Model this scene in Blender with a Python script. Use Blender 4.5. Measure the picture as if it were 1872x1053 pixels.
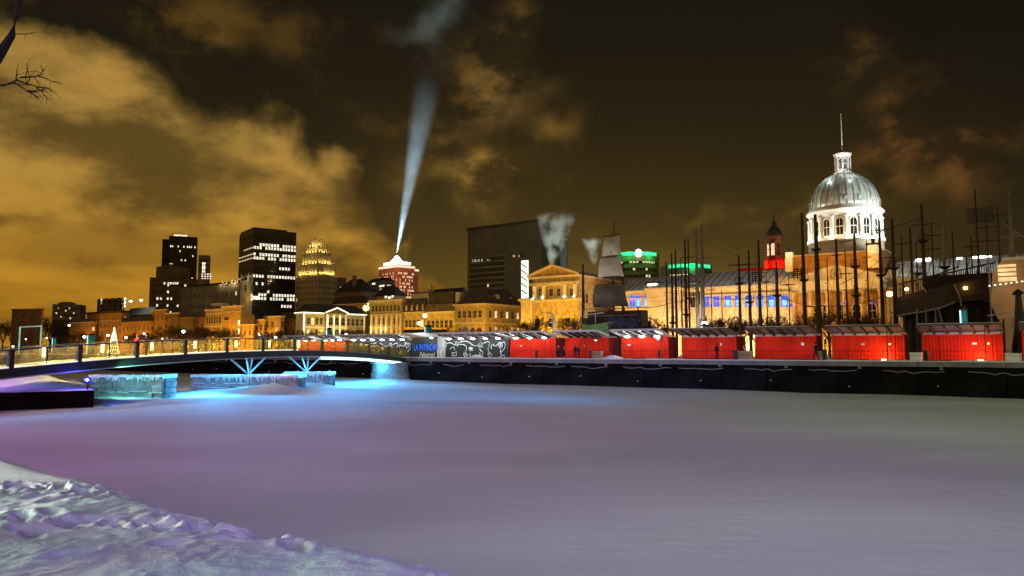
import bpy, math, random
import numpy as np
from mathutils import Vector, Matrix, noise
random.seed(11)
R = math.radians
sc = bpy.context.scene
COL = sc.collection
for o in list(bpy.data.objects):
    bpy.data.objects.remove(o)

def lin(r, g, b):
    f = lambda c: (c/255/12.92) if c/255 <= .04045 else ((c/255+.055)/1.055)**2.4
    return (f(r), f(g), f(b), 1.0)

# ------------------------------------------------------------------ camera
FPX = 1380.0
PITCH = math.atan(114.5/FPX)
CP, SP = math.cos(PITCH), math.sin(PITCH)
CAM = Vector((0, 0, 4.0))
cd = bpy.data.cameras.new('camera')
cam = bpy.data.objects.new('camera', cd)
COL.objects.link(cam)
cam.location = CAM
cam.rotation_euler = (R(90)+PITCH, 0, 0)
cd.sensor_width = 36
cd.lens = 36*FPX/1872
cd.clip_start = .1
cd.clip_end = 20000
sc.camera = cam

def ray(px, py):
    a = (px-936)/FPX
    b = (526.5-py)/FPX
    return Vector((a, CP-b*SP, SP+b*CP))

# ------------------------------------------------------------------ night sky
world = bpy.data.worlds.new('World')
sc.world = world
world.use_nodes = True
WN = world.node_tree.nodes
WL = world.node_tree.links
WN.clear()

def wlink(v, sock):
    if hasattr(v, 'is_output'):
        WL.new(v, sock)
    elif isinstance(v, tuple):
        sock.default_value = v[:len(sock.default_value)]
    else:
        sock.default_value = v

def wm(op, a, b=None, c=None):
    n = WN.new('ShaderNodeMath')
    n.operation = op
    for i, v in enumerate((a, b, c)):
        if v is not None:
            wlink(v, n.inputs[i])
    return n.outputs[0]

def wnoise(vec, scale, detail, rough, loc=(0, 0, 0), sc3=(1, 1, 1), rot=(0, 0, 0)):
    mp = WN.new('ShaderNodeMapping')
    WL.new(vec, mp.inputs[0])
    mp.inputs[1].default_value = loc
    mp.inputs[2].default_value = rot
    mp.inputs[3].default_value = sc3
    n = WN.new('ShaderNodeTexNoise')
    WL.new(mp.outputs[0], n.inputs['Vector'])
    n.inputs['Scale'].default_value = scale
    n.inputs['Detail'].default_value = detail
    n.inputs['Roughness'].default_value = rough
    return n

def wramp(v, a, b, lo=0.0, hi=1.0, smooth=True):
    n = WN.new('ShaderNodeMapRange')
    if smooth:
        n.interpolation_type = 'SMOOTHSTEP'
    wlink(v, n.inputs[0])
    n.inputs[1].default_value = a
    n.inputs[2].default_value = b
    n.inputs[3].default_value = lo
    n.inputs[4].default_value = hi
    return n.outputs[0]

def wcurve(v, pts):
    n = WN.new('ShaderNodeFloatCurve')
    wlink(v, n.inputs['Value'])
    c = n.mapping.curves[0]
    c.points[0].location = pts[0]
    c.points[1].location = pts[-1]
    for p in pts[1:-1]:
        c.points.new(*p)
    n.mapping.update()
    return n.outputs[0]

def wscale(col, f):
    n = WN.new('ShaderNodeVectorMath')
    n.operation = 'SCALE'
    wlink(col, n.inputs[0])
    wlink(f, n.inputs['Scale'])
    return n.outputs[0]

def wadd(a, b):
    n = WN.new('ShaderNodeVectorMath')
    n.operation = 'ADD'
    wlink(a, n.inputs[0])
    wlink(b, n.inputs[1])
    return n.outputs[0]

def wmix(f, a, b):
    n = WN.new('ShaderNodeMix')
    n.data_type = 'RGBA'
    wlink(f, n.inputs[0])
    wlink(a, n.inputs[6])
    wlink(b, n.inputs[7])
    return n.outputs[2]

def azel(px, py):
    d = ray(px, py).normalized()
    return math.atan2(d.x, d.y), math.asin(d.z)

tc = WN.new('ShaderNodeTexCoord').outputs['Generated']
sx = WN.new('ShaderNodeSeparateXYZ')
WL.new(tc, sx.inputs[0])
warp = wnoise(tc, 8.5, 6, .5)
warp2 = wnoise(tc, 8.5, 6, .5, loc=(7, 3, 1))
w1 = wm('SUBTRACT', warp.outputs[0], .5)
w2 = wm('SUBTRACT', warp2.outputs[0], .5)
az0 = wm('ARCTAN2', sx.outputs[0], sx.outputs[1])
el0 = wm('ARCSINE', sx.outputs[2])
az = wm('MULTIPLY_ADD', w1, .22, az0)
el = wm('MULTIPLY_ADD', w2, .20, el0)
azn = wm('MULTIPLY_ADD', az, 1/(2*math.pi), .5)
def cpt(px, py):
    a, e = azel(px, py)
    return (a/(2*math.pi)+.5, max(0, e)/(math.pi/2))
edge_pts = [(0, .30), (.2, .36), (.33, .34)] + [cpt(*p) for p in
            ((0, 60), (130, 105), (300, 160), (420, 205), (560, 270), (690, 335), (770, 440), (850, 560))] + [(.55, .01), (.66, .06), (.8, .22), (1, .30)]
edge = wm('MULTIPLY', wcurve(azn, edge_pts), math.pi/2)
mA = wramp(wm('SUBTRACT', edge, el), -.018, .038)
na = wnoise(tc, 5.2, 7, .52, loc=(2.3, .4, 5.1), sc3=(1.0, 1.0, 1.9), rot=(0, R(28), 0))
vA = wramp(na.outputs[0], .40, .60, .24, 1.0)
cA = wmix(wramp(el0, .0, .28), lin(150, 103, 14), lin(138, 106, 46))
nc_ = wnoise(tc, 3.0, 6, .55, loc=(1.3, 6.4, .1), sc3=(1, 1, 5.0), rot=(0, R(14), 0))
vC = wm('ADD', wramp(nc_.outputs[0], .36, .60, .60, 1.0), wramp(el0, .10, .26, 0.0, .4))
skyc = wscale(cA, wm('MULTIPLY', wm('MULTIPLY', wm('MULTIPLY', mA, vA), wm('MINIMUM', vC, 1.0)), 1.62))
glow = wcurve(azn, [(0, .25), (.3, .5), (.40, .5), (.5, 1.15), (.55, 1.0), (.58, .52), (.60, .36), (.7, .3), (1, .25)])
gl = wm('MULTIPLY', glow, wm('EXPONENT', wm('MULTIPLY', wm('MAXIMUM', el0, 0.0), -8.6)))
skyc = wadd(skyc, wscale(lin(122, 94, 34), wm('MULTIPLY', gl, wramp(mA, 0, 1, 1.0, .35))))
skyc = wadd(skyc, lin(18, 18, 14)[:3])
nb = wnoise(tc, 7.0, 6, .6, loc=(4.3, 1.4, 2.1), sc3=(1, 1, 1.5))
vB = wramp(nb.outputs[0], .42, .60, .08, 1.3)
BLOBS = [(905, 140, 62, 62, .62, (118, 88, 40)), (985, 195, 60, 45, .16, (110, 82, 38)), (725, 215, 55, 36, .5, (100, 70, 28)),
         (810, 222, 45, 24, .34, (112, 82, 34)), (885, 318, 80, 42, .85, (122, 92, 38)), (1022, 268, 42, 30, .5, (104, 76, 30)),
         (785, 12, 38, 50, .22, (106, 116, 114)), (330, 42, 240, 52, .42, (102, 72, 22)), (1570, 112, 62, 34, .55, (88, 60, 26)),
         (1710, 262, 95, 50, .75, (104, 64, 24)), (1330, 352, 75, 20, .60, (96, 74, 28)), (1420, 372, 75, 16, .34, (96, 72, 28)),
         (1830, 200, 95, 60, .45, (76, 48, 20)), (1640, 335, 85, 42, .34, (88, 62, 22)), (1120, 480, 200, 60, .16, (96, 82, 28))]
for px, py, rx, ry, s, c in BLOBS:
    a0, e0 = azel(px, py)
    q = wm('ADD', wm('POWER', wm('ABSOLUTE', wm('MULTIPLY', wm('SUBTRACT', az, a0), FPX/rx)), 2.0),
           wm('POWER', wm('ABSOLUTE', wm('MULTIPLY', wm('SUBTRACT', el, e0), FPX/ry)), 2.0))
    m = wm('MULTIPLY', wm('EXPONENT', wm('MULTIPLY', q, -1.0)), wm('MULTIPLY', vB, s*1.25))
    skyc = wadd(skyc, wscale(lin(*c), m))
bg = WN.new('ShaderNodeBackground')
WL.new(skyc, bg.inputs[0])
bg.inputs[1].default_value = 1.0
nish = WN.new('ShaderNodeTexSky')
nish.sky_type = 'NISHITA'
nish.sun_disc = False
nish.sun_elevation = R(-12)
nish.sun_rotation = R(200)
bg2 = WN.new('ShaderNodeBackground')
WL.new(nish.outputs[0], bg2.inputs[0])
bg2.inputs[1].default_value = .02
ash = WN.new('ShaderNodeAddShader')
WL.new(bg.outputs[0], ash.inputs[0])
WL.new(bg2.outputs[0], ash.inputs[1])
wo = WN.new('ShaderNodeOutputWorld')
WL.new(ash.outputs[0], wo.inputs[0])

# dim night light from the lit clouds behind the camera, very soft
sd = bpy.data.lights.new('night_sun', 'SUN')
sd.energy = .07
sd.angle = R(40)
sd.color = (.80, .84, 1.0)
so = bpy.data.objects.new('night_sun', sd)
COL.objects.link(so)
so.rotation_euler = (R(44), 0, R(-38))

vs = sc.view_settings
vs.view_transform = 'Standard'
vs.look = 'None'
vs.exposure = 0
vs.gamma = 1
vs.use_curve_mapping = False
sc.cycles.use_denoising = True
sc.cycles.max_bounces = 5
sc.cycles.volume_bounces = 0
sc.cycles.sample_clamp_indirect = 3.0
sc.cycles.transparent_max_bounces = 12
sc.cycles.volume_max_steps = 128

def _light(kind, name, loc, power, color, radius):
    d = bpy.data.lights.new(name, kind)
    d.energy = power
    d.color = color
    o = bpy.data.objects.new(name, d)
    COL.objects.link(o)
    o.location = loc
    if kind in ('POINT', 'SPOT'):
        d.shadow_soft_size = radius
    return o

def point(loc, power, color=(1, .5, .12), radius=.3, name='lamp_light'):
    return _light('POINT', name, loc, power, color, radius)

def spot(loc, target, power, color, angle, blend=.5, radius=.2, name='flood_light'):
    o = _light('SPOT', name, loc, power, color, radius)
    o.data.spot_size = R(angle)
    o.data.spot_blend = blend
    o.rotation_euler = (Vector(target)-Vector(loc)).to_track_quat('-Z', 'Y').to_euler()
    return o

# ------------------------------------------------------------------ frames: quay line, pixels to metres
OQ = Vector((-7.6, 98.6, 0))
EV = Vector((.81, -.5864, 0)).normalized()      # along the quay, towards the near end
NV = Vector((-EV.y, EV.x, 0))                    # away from the basin
TH = math.atan2(EV.y, EV.x)

def FR(s, n, z=0.0):
    return OQ + EV*s + NV*n + Vector((0, 0, z))

def W(px, py, Y):
    d = ray(px, py)
    return CAM + d*(Y/d.y)

def pt(px, py, n):
    d = ray(px, py)
    t = (n - (CAM-OQ).dot(NV))/d.dot(NV)
    return CAM + d*t

def S(px, n, z=8.0):
    a = (px-936)/FPX
    b = OQ + NV*n
    dz = z-4
    return (a*(b.y*CP+dz*SP)-b.x)/(EV.x-a*EV.y*CP)

def G(px, n, z=3.0):
    p = FR(S(px, n, z), n)
    return Vector((p.x, p.y, z))

def Zp(px, py, n):
    return pt(px, py, n).z

def zpy(py, Y):
    b = (526.5-py)/FPX
    return 4 + Y*(b*CP+SP)/(CP-b*SP)

def xpx(px, Y, z=4.0):
    return (px-936)/FPX*(Y*CP+(z-4)*SP)

# ------------------------------------------------------------------ materials
def nt(m):
    m.use_nodes = True
    return m.node_tree.nodes, m.node_tree.links

def mat(name, col, rough=.8, var=.25, scale=.6, bump=0.0, bscale=None, metal=0.0, spec=.3, sc3=None, alt=None):
    m = bpy.data.materials.new(name)
    N, L = nt(m)
    b = N['Principled BSDF']
    b.inputs['Roughness'].default_value = rough
    b.inputs['Metallic'].default_value = metal
    b.inputs['Specular IOR Level'].default_value = spec
    t = N.new('ShaderNodeTexCoord')
    vec = t.outputs['Object']
    if sc3:
        mp = N.new('ShaderNodeMapping')
        mp.inputs[3].default_value = sc3
        L.new(vec, mp.inputs[0])
        vec = mp.outputs[0]
    nz = N.new('ShaderNodeTexNoise')
    nz.inputs['Scale'].default_value = scale
    nz.inputs['Detail'].default_value = 6
    nz.inputs['Roughness'].default_value = .6
    L.new(vec, nz.inputs['Vector'])
    cr = N.new('ShaderNodeValToRGB')
    cr.color_ramp.elements[0].position = .32
    cr.color_ramp.elements[1].position = .68
    lo = tuple(c*(1-var) for c in col[:3])+(1,)
    hi = tuple(min(1, c*(1+var)) for c in col[:3])+(1,)
    if alt:
        lo = alt
    cr.color_ramp.elements[0].color = lo
    cr.color_ramp.elements[1].color = hi
    L.new(nz.outputs[0], cr.inputs[0])
    L.new(cr.outputs[0], b.inputs['Base Color'])
    if bump:
        n2 = N.new('ShaderNodeTexNoise')
        n2.inputs['Scale'].default_value = bscale or scale*6
        n2.inputs['Detail'].default_value = 5
        L.new(vec, n2.inputs['Vector'])
        bp = N.new('ShaderNodeBump')
        bp.inputs['Strength'].default_value = bump
        bp.inputs['Distance'].default_value = .1
        L.new(n2.outputs[0], bp.inputs['Height'])
        L.new(bp.outputs[0], b.inputs['Normal'])
    return m

def emat(name, col, strength, sampled=True, var=0.0):
    m = bpy.data.materials.new(name)
    N, L = nt(m)
    b = N['Principled BSDF']
    b.inputs['Base Color'].default_value = tuple(.5*c for c in col[:3])+(1,)
    b.inputs['Emission Color'].default_value = col
    b.inputs['Emission Strength'].default_value = strength
    if var:
        t = N.new('ShaderNodeTexCoord')
        oi = N.new('ShaderNodeObjectInfo')
        nz = N.new('ShaderNodeTexNoise')
        nz.inputs['Scale'].default_value = 1.3
        ad = N.new('ShaderNodeVectorMath')
        L.new(t.outputs['Object'], ad.inputs[0])
        L.new(oi.outputs['Location'], ad.inputs[1])
        L.new(ad.outputs[0], nz.inputs['Vector'])
        mr = N.new('ShaderNodeMapRange')
        mr.inputs[1].default_value = .3
        mr.inputs[2].default_value = .7
        mr.inputs[3].default_value = strength*(1-var)
        mr.inputs[4].default_value = strength*(1+var)
        L.new(nz.outputs[0], mr.inputs[0])
        L.new(mr.outputs[0], b.inputs['Emission Strength'])
    m.cycles.emission_sampling = 'AUTO' if sampled else 'NONE'
    return m

M = {}
M['snow'] = mat('snow', (.80, .81, .83, 1), .75, .05, .25, .5, 3.0, spec=.2)
M['bank_snow'] = mat('bank_snow', (.80, .81, .83, 1), .7, .05, 2.0, .16, 30.0, spec=.25)
M['ice_snow'] = mat('ice_snow', (.74, .75, .77, 1), .8, .17, .05, .30, 1.3, spec=.15, sc3=(.55, 1.5, 1))
M['roof_snow'] = mat('roof_snow', (.46, .46, .48, 1), .8, .3, .35)
M['land_snow'] = mat('land_snow', (.62, .62, .6, 1), .85, .25, .2)
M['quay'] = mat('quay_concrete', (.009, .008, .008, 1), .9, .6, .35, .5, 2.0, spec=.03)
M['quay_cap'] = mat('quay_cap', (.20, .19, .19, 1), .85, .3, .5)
M['stone_pier'] = mat('pier_stone', (.30, .30, .29, 1), .8, .4, 1.2, .7, 5.0)
M['ice_cap'] = mat('ice_crust', (.75, .78, .8, 1), .45, .1, 2.0, .5, 5.0, spec=.5)
M['timber'] = mat('dark_timber', (.035, .028, .022, 1), .8, .3, 1.0)
M['steel_dark'] = mat('dark_steel', (.025, .024, .023, 1), .5, .2, 1.0)
M['steel_pale'] = mat('pale_steel', (.55, .60, .60, 1), .45, .15, 1.0)
M['pole'] = mat('pole_wood', (.075, .05, .035, 1), .85, .4, 1.5)
M['pole_grey'] = mat('pole_grey', (.22, .20, .17, 1), .8, .3, 1.5)
M['red'] = mat('red_paint', (.60, .022, .005, 1), .6, .14, .5, spec=.12)
M['red_dark'] = mat('dark_red_paint', (.16, .012, .010, 1), .5, .2, .6)
M['board'] = mat('slate_board', (.013, .022, .022, 1), .6, .2, .5)
M['awning'] = mat('awning_metal', (.42, .42, .40, 1), .6, .25, .8)
M['awning_brown'] = mat('awning_brown', (.13, .10, .085, 1), .7, .35, .8)
M['awning_dark'] = mat('awning_wood', (.05, .04, .035, 1), .7, .3, .8)
M['white_paint'] = mat('white_paint', (.78, .78, .76, 1), .6, .06, 1.0)
M['stone_a'] = mat('tan_stone', (.46, .37, .20, 1), .85, .4, .9, .3)
M['stone_b'] = mat('ochre_stone', (.42, .29, .13, 1), .85, .4, .8, .3)
M['stone_y'] = mat('pale_yellow_stone', (.55, .50, .34, 1), .85, .22, .4, .2)
M['stone_c'] = mat('cream_stone', (.60, .53, .42, 1), .85, .2, .5, .2)
M['attic_stone'] = mat('attic_stone', (.40, .22, .075, 1), .85, .35, .7, .2)  # stone deepened to ochre, amber light put into the colour
M['brick'] = mat('orange_brick', (.38, .20, .10, 1), .85, .35, .5, .2)
M['brick_d'] = mat('brown_brick', (.17, .10, .06, 1), .85, .35, .5, .2)
M['trim'] = mat('pale_trim', (.66, .58, .46, 1), .8, .15, .8)
M['roof_d'] = mat('dark_slate_roof', (.040, .038, .040, 1), .7, .4, .6)
M['roof_b'] = mat('brown_roof', (.10, .08, .07, 1), .75, .4, .5)
M['tower_dark'] = mat('dark_tower', (.035, .030, .026, 1), .5, .3, .15)
M['tower_brown'] = mat('brown_tower', (.17, .125, .07, 1), .8, .3, .15)
M['tower_grey'] = mat('grey_tower', (.22, .18, .12, 1), .8, .3, .15)
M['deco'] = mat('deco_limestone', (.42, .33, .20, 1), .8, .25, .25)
M['deco_lit'] = mat('floodlit_limestone', (.5, .43, .28, 1), .8, .2, .3)  # lighter copy of the deco stone, floodlight put into the colour
M['pvm'] = mat('red_lit_metal', (.40, .24, .18, 1), .6, .2, .1)
M['courthouse'] = mat('black_metal_wall', (.085, .068, .042, 1), .5, .35, .05)
M['white_stone'] = mat('white_stone', (.72, .71, .68, 1), .7, .08, .8)
M['dome'] = mat('dome_tin', (.52, .55, .53, 1), .38, .30, .45, metal=.35, alt=(.17, .21, .18, 1), sc3=(1, 1, .35))
M['dome_rib'] = mat('dome_rib', (.16, .18, .17, 1), .5, .2, 1.0)
M['glass_dark'] = mat('window_glass', (.018, .015, .012, 1), .12, .3, .8, spec=.6)
M['frame_pale'] = mat('window_frame', (.40, .34, .25, 1), .7, .15, 1.0)
M['frame_dark'] = mat('dark_window_frame', (.03, .026, .02, 1), .7, .15, 1.0)
M['bark'] = mat('bark', (.085, .055, .034, 1), .9, .3, 3.0)
M['bark_dark'] = mat('shaded_bark', (.02, .016, .012, 1), .9, .3, 6.0)
M['fir'] = mat('fir_needles', (.035, .06, .03, 1), .9, .4, 3.0)
M['blue_kiosk'] = mat('blue_kiosk', (.03, .30, .46, 1), .5, .15, 1.0)
M['green_hull'] = mat('green_paint', (.17, .32, .13, 1), .6, .25, .8)
M['tarp'] = mat('blue_tarp', (.035, .05, .13, 1), .6, .4, .9, .6)
M['sail'] = mat('sailcloth', (.50, .48, .40, 1), .9, .2, .4, .3)
M['sail_dark'] = mat('dark_canvas', (.10, .085, .07, 1), .9, .25, .5)
M['canvas'] = mat('tan_canvas', (.36, .24, .15, 1), .9, .25, .5, .3)
M['hull'] = mat('ship_planking', (.05, .032, .024, 1), .75, .35, .7)
M['rope'] = mat('rope', (.10, .085, .07, 1), .9, .2, 3.0)
M['pale_rope'] = mat('snowy_rope', (.30, .26, .25, 1), .9, .2, 3.0)
M['coat_black'] = mat('black_coat', (.012, .012, .014, 1), .9, .3, 4.0)
M['coat_red'] = mat('red_coat', (.55, .02, .015, 1), .8, .15, 4.0)
M['trouser'] = mat('dark_trousers', (.02, .02, .026, 1), .9, .3, 4.0)
M['skin'] = mat('skin', (.45, .28, .2, 1), .6, .05, 4.0)
M['e_white'] = emat('lamp_white', (1, .97, .92, 1), 9)
M['e_led'] = emat('led_white', (.93, .97, 1, 1), 7)
M['e_warm'] = emat('lamp_warm', (1, .78, .42, 1), 7)
M['e_amber'] = emat('lamp_amber', (1, .58, .12, 1), 9)
M['e_line'] = emat('outline_lights', (1, .91, .70, 1), 1.5, False, .3)
M['e_base'] = emat('deck_snow_glow', (1, .90, .66, 1), .95, False, .35)  # glow put into the deck edge where lamp-lit snow lies
M['e_line2'] = emat('outline_lights_soft', (1, .72, .36, 1), .7, False, .35)
M['e_win'] = emat('lit_office_window', (1, .90, .70, 1), 1.15, False, .75)
M['e_win2'] = emat('lit_house_window', (1, .80, .45, 1), .9, False, .5)
M['e_blue'] = emat('blue_lit_window', (.03, .10, 1, 1), 1.0, False, .3)
M['e_cyan'] = emat('blue_lit_pane', (.12, .45, 1, 1), 1.6, False, .3)
M['e_strip'] = emat('cyan_strip', (.55, .90, 1, 1), 2.6)
M['e_green'] = emat('green_sign', (.0, .62, .22, 1), .9, False, .2)
M['e_green2'] = emat('green_letters', (.10, 1, .48, 1), 1.3, False, .2)
M['e_pink'] = emat('pink_parapet_lights', (1, .50, .36, 1), 1.8, False, .2)
M['e_bulb'] = emat('blue_lamp', (.30, .34, 1, 1), 9)
M['e_bluering'] = emat('blue_lens', (.012, .012, .95, 1), 1.3, False)
M['e_tree'] = emat('string_lights', (1, .86, .52, 1), 2.2, False, .4)
M['e_violet'] = emat('violet_lights', (.5, .45, 1, 1), 2.0, False, .4)
M['e_teal'] = emat('teal_tube', (.32, .70, .62, 1), .5, False, .4)
M['sign_blue'] = emat('blue_letters', (.02, .14, .85, 1), .75, False)

# glass parapet panel: part clear, part frosted yellowish
m = bpy.data.materials.new('frosted_panel')
N, L = nt(m)
N.clear()
out = N.new('ShaderNodeOutputMaterial')
mx = N.new('ShaderNodeMixShader')
tr = N.new('ShaderNodeBsdfTransparent')
tr.inputs[0].default_value = (.98, .90, .62, 1)
mx2 = N.new('ShaderNodeMixShader')
df = N.new('ShaderNodeBsdfDiffuse')
tl = N.new('ShaderNodeBsdfTranslucent')
for q in (df, tl):
    q.inputs[0].default_value = (.62, .55, .20, 1)
t = N.new('ShaderNodeTexCoord')
nz = N.new('ShaderNodeTexNoise')
nz.inputs['Scale'].default_value = 1.2
L.new(t.outputs['Object'], nz.inputs['Vector'])
mr = N.new('ShaderNodeMapRange')
mr.inputs[1].default_value = .35
mr.inputs[2].default_value = .65
mr.inputs[3].default_value = .08
mr.inputs[4].default_value = .30
L.new(nz.outputs[0], mr.inputs[0])
L.new(mr.outputs[0], mx.inputs[0])
mx2.inputs[0].default_value = .75
L.new(df.outputs[0], mx2.inputs[1])
L.new(tl.outputs[0], mx2.inputs[2])
L.new(tr.outputs[0], mx.inputs[1])
L.new(mx2.outputs[0], mx.inputs[2])
L.new(mx.outputs[0], out.inputs[0])
M['panel'] = m

# ------------------------------------------------------------------ mesh builder
class MB:
    def __init__(self):
        self.v, self.f, self.mi = [], [], []
        self.m = 0
    def face(self, pts, flip=False):
        i = len(self.v)
        self.v += [tuple(p) for p in pts]
        ids = list(range(i, i+len(pts)))
        self.f.append(ids[::-1] if flip else ids)
        self.mi.append(self.m)
    def hexa(self, c):
        i = len(self.v)
        self.v += [tuple(p) for p in c]
        for q in ((0, 3, 2, 1), (4, 5, 6, 7), (0, 1, 5, 4), (1, 2, 6, 5), (2, 3, 7, 6), (3, 0, 4, 7)):
            self.f.append([i+k for k in q])
            self.mi.append(self.m)
        return self
    def box(self, x0, y0, z0, x1, y1, z1):
        x0, x1 = min(x0, x1), max(x0, x1)
        y0, y1 = min(y0, y1), max(y0, y1)
        z0, z1 = min(z0, z1), max(z0, z1)
        self.hexa([(x0, y0, z0), (x1, y0, z0), (x1, y1, z0), (x0, y1, z0), (x0, y0, z1), (x1, y0, z1), (x1, y1, z1), (x0, y1, z1)])
        return self
    def bar(self, p, q, w, h):
        p, q = Vector(p), Vector(q)
        d = (q-p).normalized()
        up = Vector((0, 0, 1)) if abs(d.z) < .9 else Vector((0, 1, 0))
        s = d.cross(up).normalized()*w/2
        u = s.cross(d).normalized()*h/2
        self.hexa([p-s-u, p+s-u, q+s-u, q-s-u, p-s+u, p+s+u, q+s+u, q-s+u])
        return self
    def tube(self, pts, r, n=6, cap=True):
        pts = [Vector(p) for p in pts]
        rr = r if isinstance(r, (list, tuple)) else [r]*len(pts)
        base = len(self.v)
        for k, p in enumerate(pts):
            d = (pts[min(k+1, len(pts)-1)]-pts[max(k-1, 0)]).normalized()
            up = Vector((0, 0, 1)) if abs(d.z) < .95 else Vector((1, 0, 0))
            a = d.cross(up).normalized()
            b = d.cross(a)
            for j in range(n):
                t = 2*math.pi*j/n
                self.v.append(tuple(p+(a*math.cos(t)+b*math.sin(t))*rr[k]))
        for k in range(len(pts)-1):
            for j in range(n):
                i0 = base+k*n+j
                i1 = base+k*n+(j+1) % n
                self.f.append([i0, i1, i1+n, i0+n])
                self.mi.append(self.m)
        if cap:
            self.f.append([base+j for j in range(n)][::-1])
            self.mi.append(self.m)
            self.f.append([base+(len(pts)-1)*n+j for j in range(n)])
            self.mi.append(self.m)
        return self
    def lathe(self, prof, n=24, c=(0, 0), a0=0.0):
        base = len(self.v)
        for r, z in prof:
            for j in range(n):
                t = a0+2*math.pi*j/n
                self.v.append((c[0]+r*math.cos(t), c[1]+r*math.sin(t), z))
        for k in range(len(prof)-1):
            for j in range(n):
                i0 = base+k*n+j
                i1 = base+k*n+(j+1) % n
                self.f.append([i0, i1, i1+n, i0+n])
                self.mi.append(self.m)
        self.f.append([base+j for j in range(n)][::-1])
        self.mi.append(self.m)
        self.f.append([base+(len(prof)-1)*n+j for j in range(n)])
        self.mi.append(self.m)
        return self
    def prism(self, poly, y0, y1):
        """polygon in x,z (counter-clockwise seen from -y) pushed from y0 to y1"""
        n = len(poly)
        i = len(self.v)
        self.v += [(x, y0, z) for x, z in poly]+[(x, y1, z) for x, z in poly]
        self.f.append([i+k for k in range(n)])
        self.mi.append(self.m)
        self.f.append([i+n+k for k in range(n)][::-1])
        self.mi.append(self.m)
        for k in range(n):
            k2 = (k+1) % n
            self.f.append([i+k, i+n+k, i+n+k2, i+k2])
            self.mi.append(self.m)
        return self
    def poly_z(self, poly, z0, z1):
        """polygon in x,y (counter-clockwise from above) raised from z0 to z1"""
        n = len(poly)
        i = len(self.v)
        self.v += [(x, y, z0) for x, y in poly]+[(x, y, z1) for x, y in poly]
        self.f.append([i+k for k in range(n)][::-1])
        self.mi.append(self.m)
        self.f.append([i+n+k for k in range(n)])
        self.mi.append(self.m)
        for k in range(n):
            k2 = (k+1) % n
            self.f.append([i+k, i+k2, i+n+k2, i+n+k])
            self.mi.append(self.m)
        return self
    def mesh(self, name, mats, smooth=False):
        me = bpy.data.meshes.new(name)
        me.from_pydata(self.v, [], self.f)
        if not isinstance(mats, (list, tuple)):
            mats = [mats]
        for k in mats:
            me.materials.append(M[k] if isinstance(k, str) else k)
        me.polygons.foreach_set('material_index', self.mi)
        if smooth:
            me.polygons.foreach_set('use_smooth', [True]*len(self.f))
        me.update()
        return me
    def build(self, name, mats, parent=None, loc=None, rotz=0.0, smooth=False):
        return ob(name, self.mesh(name, mats, smooth), parent, loc, rotz)

def ob(name, me, parent=None, loc=None, rotz=0.0):
    o = bpy.data.objects.new(name, me)
    COL.objects.link(o)
    if loc is not None:
        o.location = loc
    o.rotation_euler = (0, 0, rotz)
    if parent:
        o.parent = parent
    return o

def tag(o, label=None, cat=None, group=None, kind=None):
    if label:
        o['label'] = label
    if cat:
        o['category'] = cat
        o['kind'] = 'thing'
    if group:
        o['group'] = group
    if kind:
        o['kind'] = kind
    return o

def thing(name, label, cat, loc, rotz=0.0, group=None):
    o = bpy.data.objects.new(name, None)
    o.empty_display_size = .5
    COL.objects.link(o)
    o.location = loc
    o.rotation_euler = (0, 0, rotz)
    return tag(o, label, cat, group)

def copy_tree(o, parent=None):
    c = o.copy()
    COL.objects.link(c)
    c.parent = parent
    for ch in list(o.children):
        copy_tree(ch, c)
    return c

def box(name, mats, parent, *a):
    return MB().box(*a).build(name, mats, parent)

# ================================================================== GROUND, ICE, BANK
def grid_mesh(name, xs, ys, zf, mats, smooth=True):
    nx, ny = len(xs), len(ys)
    X, Y = np.meshgrid(xs, ys)
    Z = zf(X, Y)
    me = bpy.data.meshes.new(name)
    v = np.stack([X, Y, Z], -1).reshape(-1, 3)
    i = (np.arange(ny-1)[:, None]*nx+np.arange(nx-1)[None, :]).reshape(-1)
    f = np.stack([i, i+1, i+1+nx, i+nx], -1)
    me.from_pydata(v.tolist(), [], f.tolist())
    me.materials.append(M[mats])
    me.polygons.foreach_set('use_smooth', [smooth]*len(f))
    me.update()
    return ob(name, me)

def vnoise(X, Y, seed, scale):
    rs = np.random.RandomState(seed)
    T = rs.rand(128, 128)
    x, y = X/scale, Y/scale
    xi, yi = np.floor(x).astype(int), np.floor(y).astype(int)
    fx, fy = x-xi, y-yi
    fx = fx*fx*(3-2*fx)
    fy = fy*fy*(3-2*fy)
    g = lambda a, b: T[a % 128, b % 128]
    return (g(xi, yi)*(1-fx)+g(xi+1, yi)*fx)*(1-fy)+(g(xi, yi+1)*(1-fx)+g(xi+1, yi+1)*fx)*fy

def sstep(x, a, b):
    t = np.clip((x-a)/(b-a), 0, 1)
    return t*t*(3-2*t)

DRIFTS = [(-22.5, 71.6, 3.2, 1.8, .75), (-30, 60.0, 4.0, 1.8, .30), (-21.0, 80.3, 2.2, 1.8, .60), (-18, 75, 4.5, 2.0, .30), (-27, 70, 3.5, 1.6, .3), (-33, 58.5, 4, 1.6, .25)]
def ice_z(X, Y):
    z = .16*(vnoise(X, Y*.6, 3, 7.0)-.5)+.30*(vnoise(X*.7, Y*.35, 5, 19.0)-.5)+.05*(vnoise(X, Y, 8, 2.2)-.5)
    z = z*sstep(Y, 8, 30)*.75
    for cx, cy, rx, ry, h in DRIFTS:
        z = z+h*np.exp(-((X-cx)/rx)**2-((Y-cy)/ry)**2)
    return z
ice = grid_mesh('frozen_water', np.linspace(-170, 120, 260), np.linspace(2, 200, 260), ice_z, 'ice_snow')
tag(ice, kind='structure')

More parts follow.
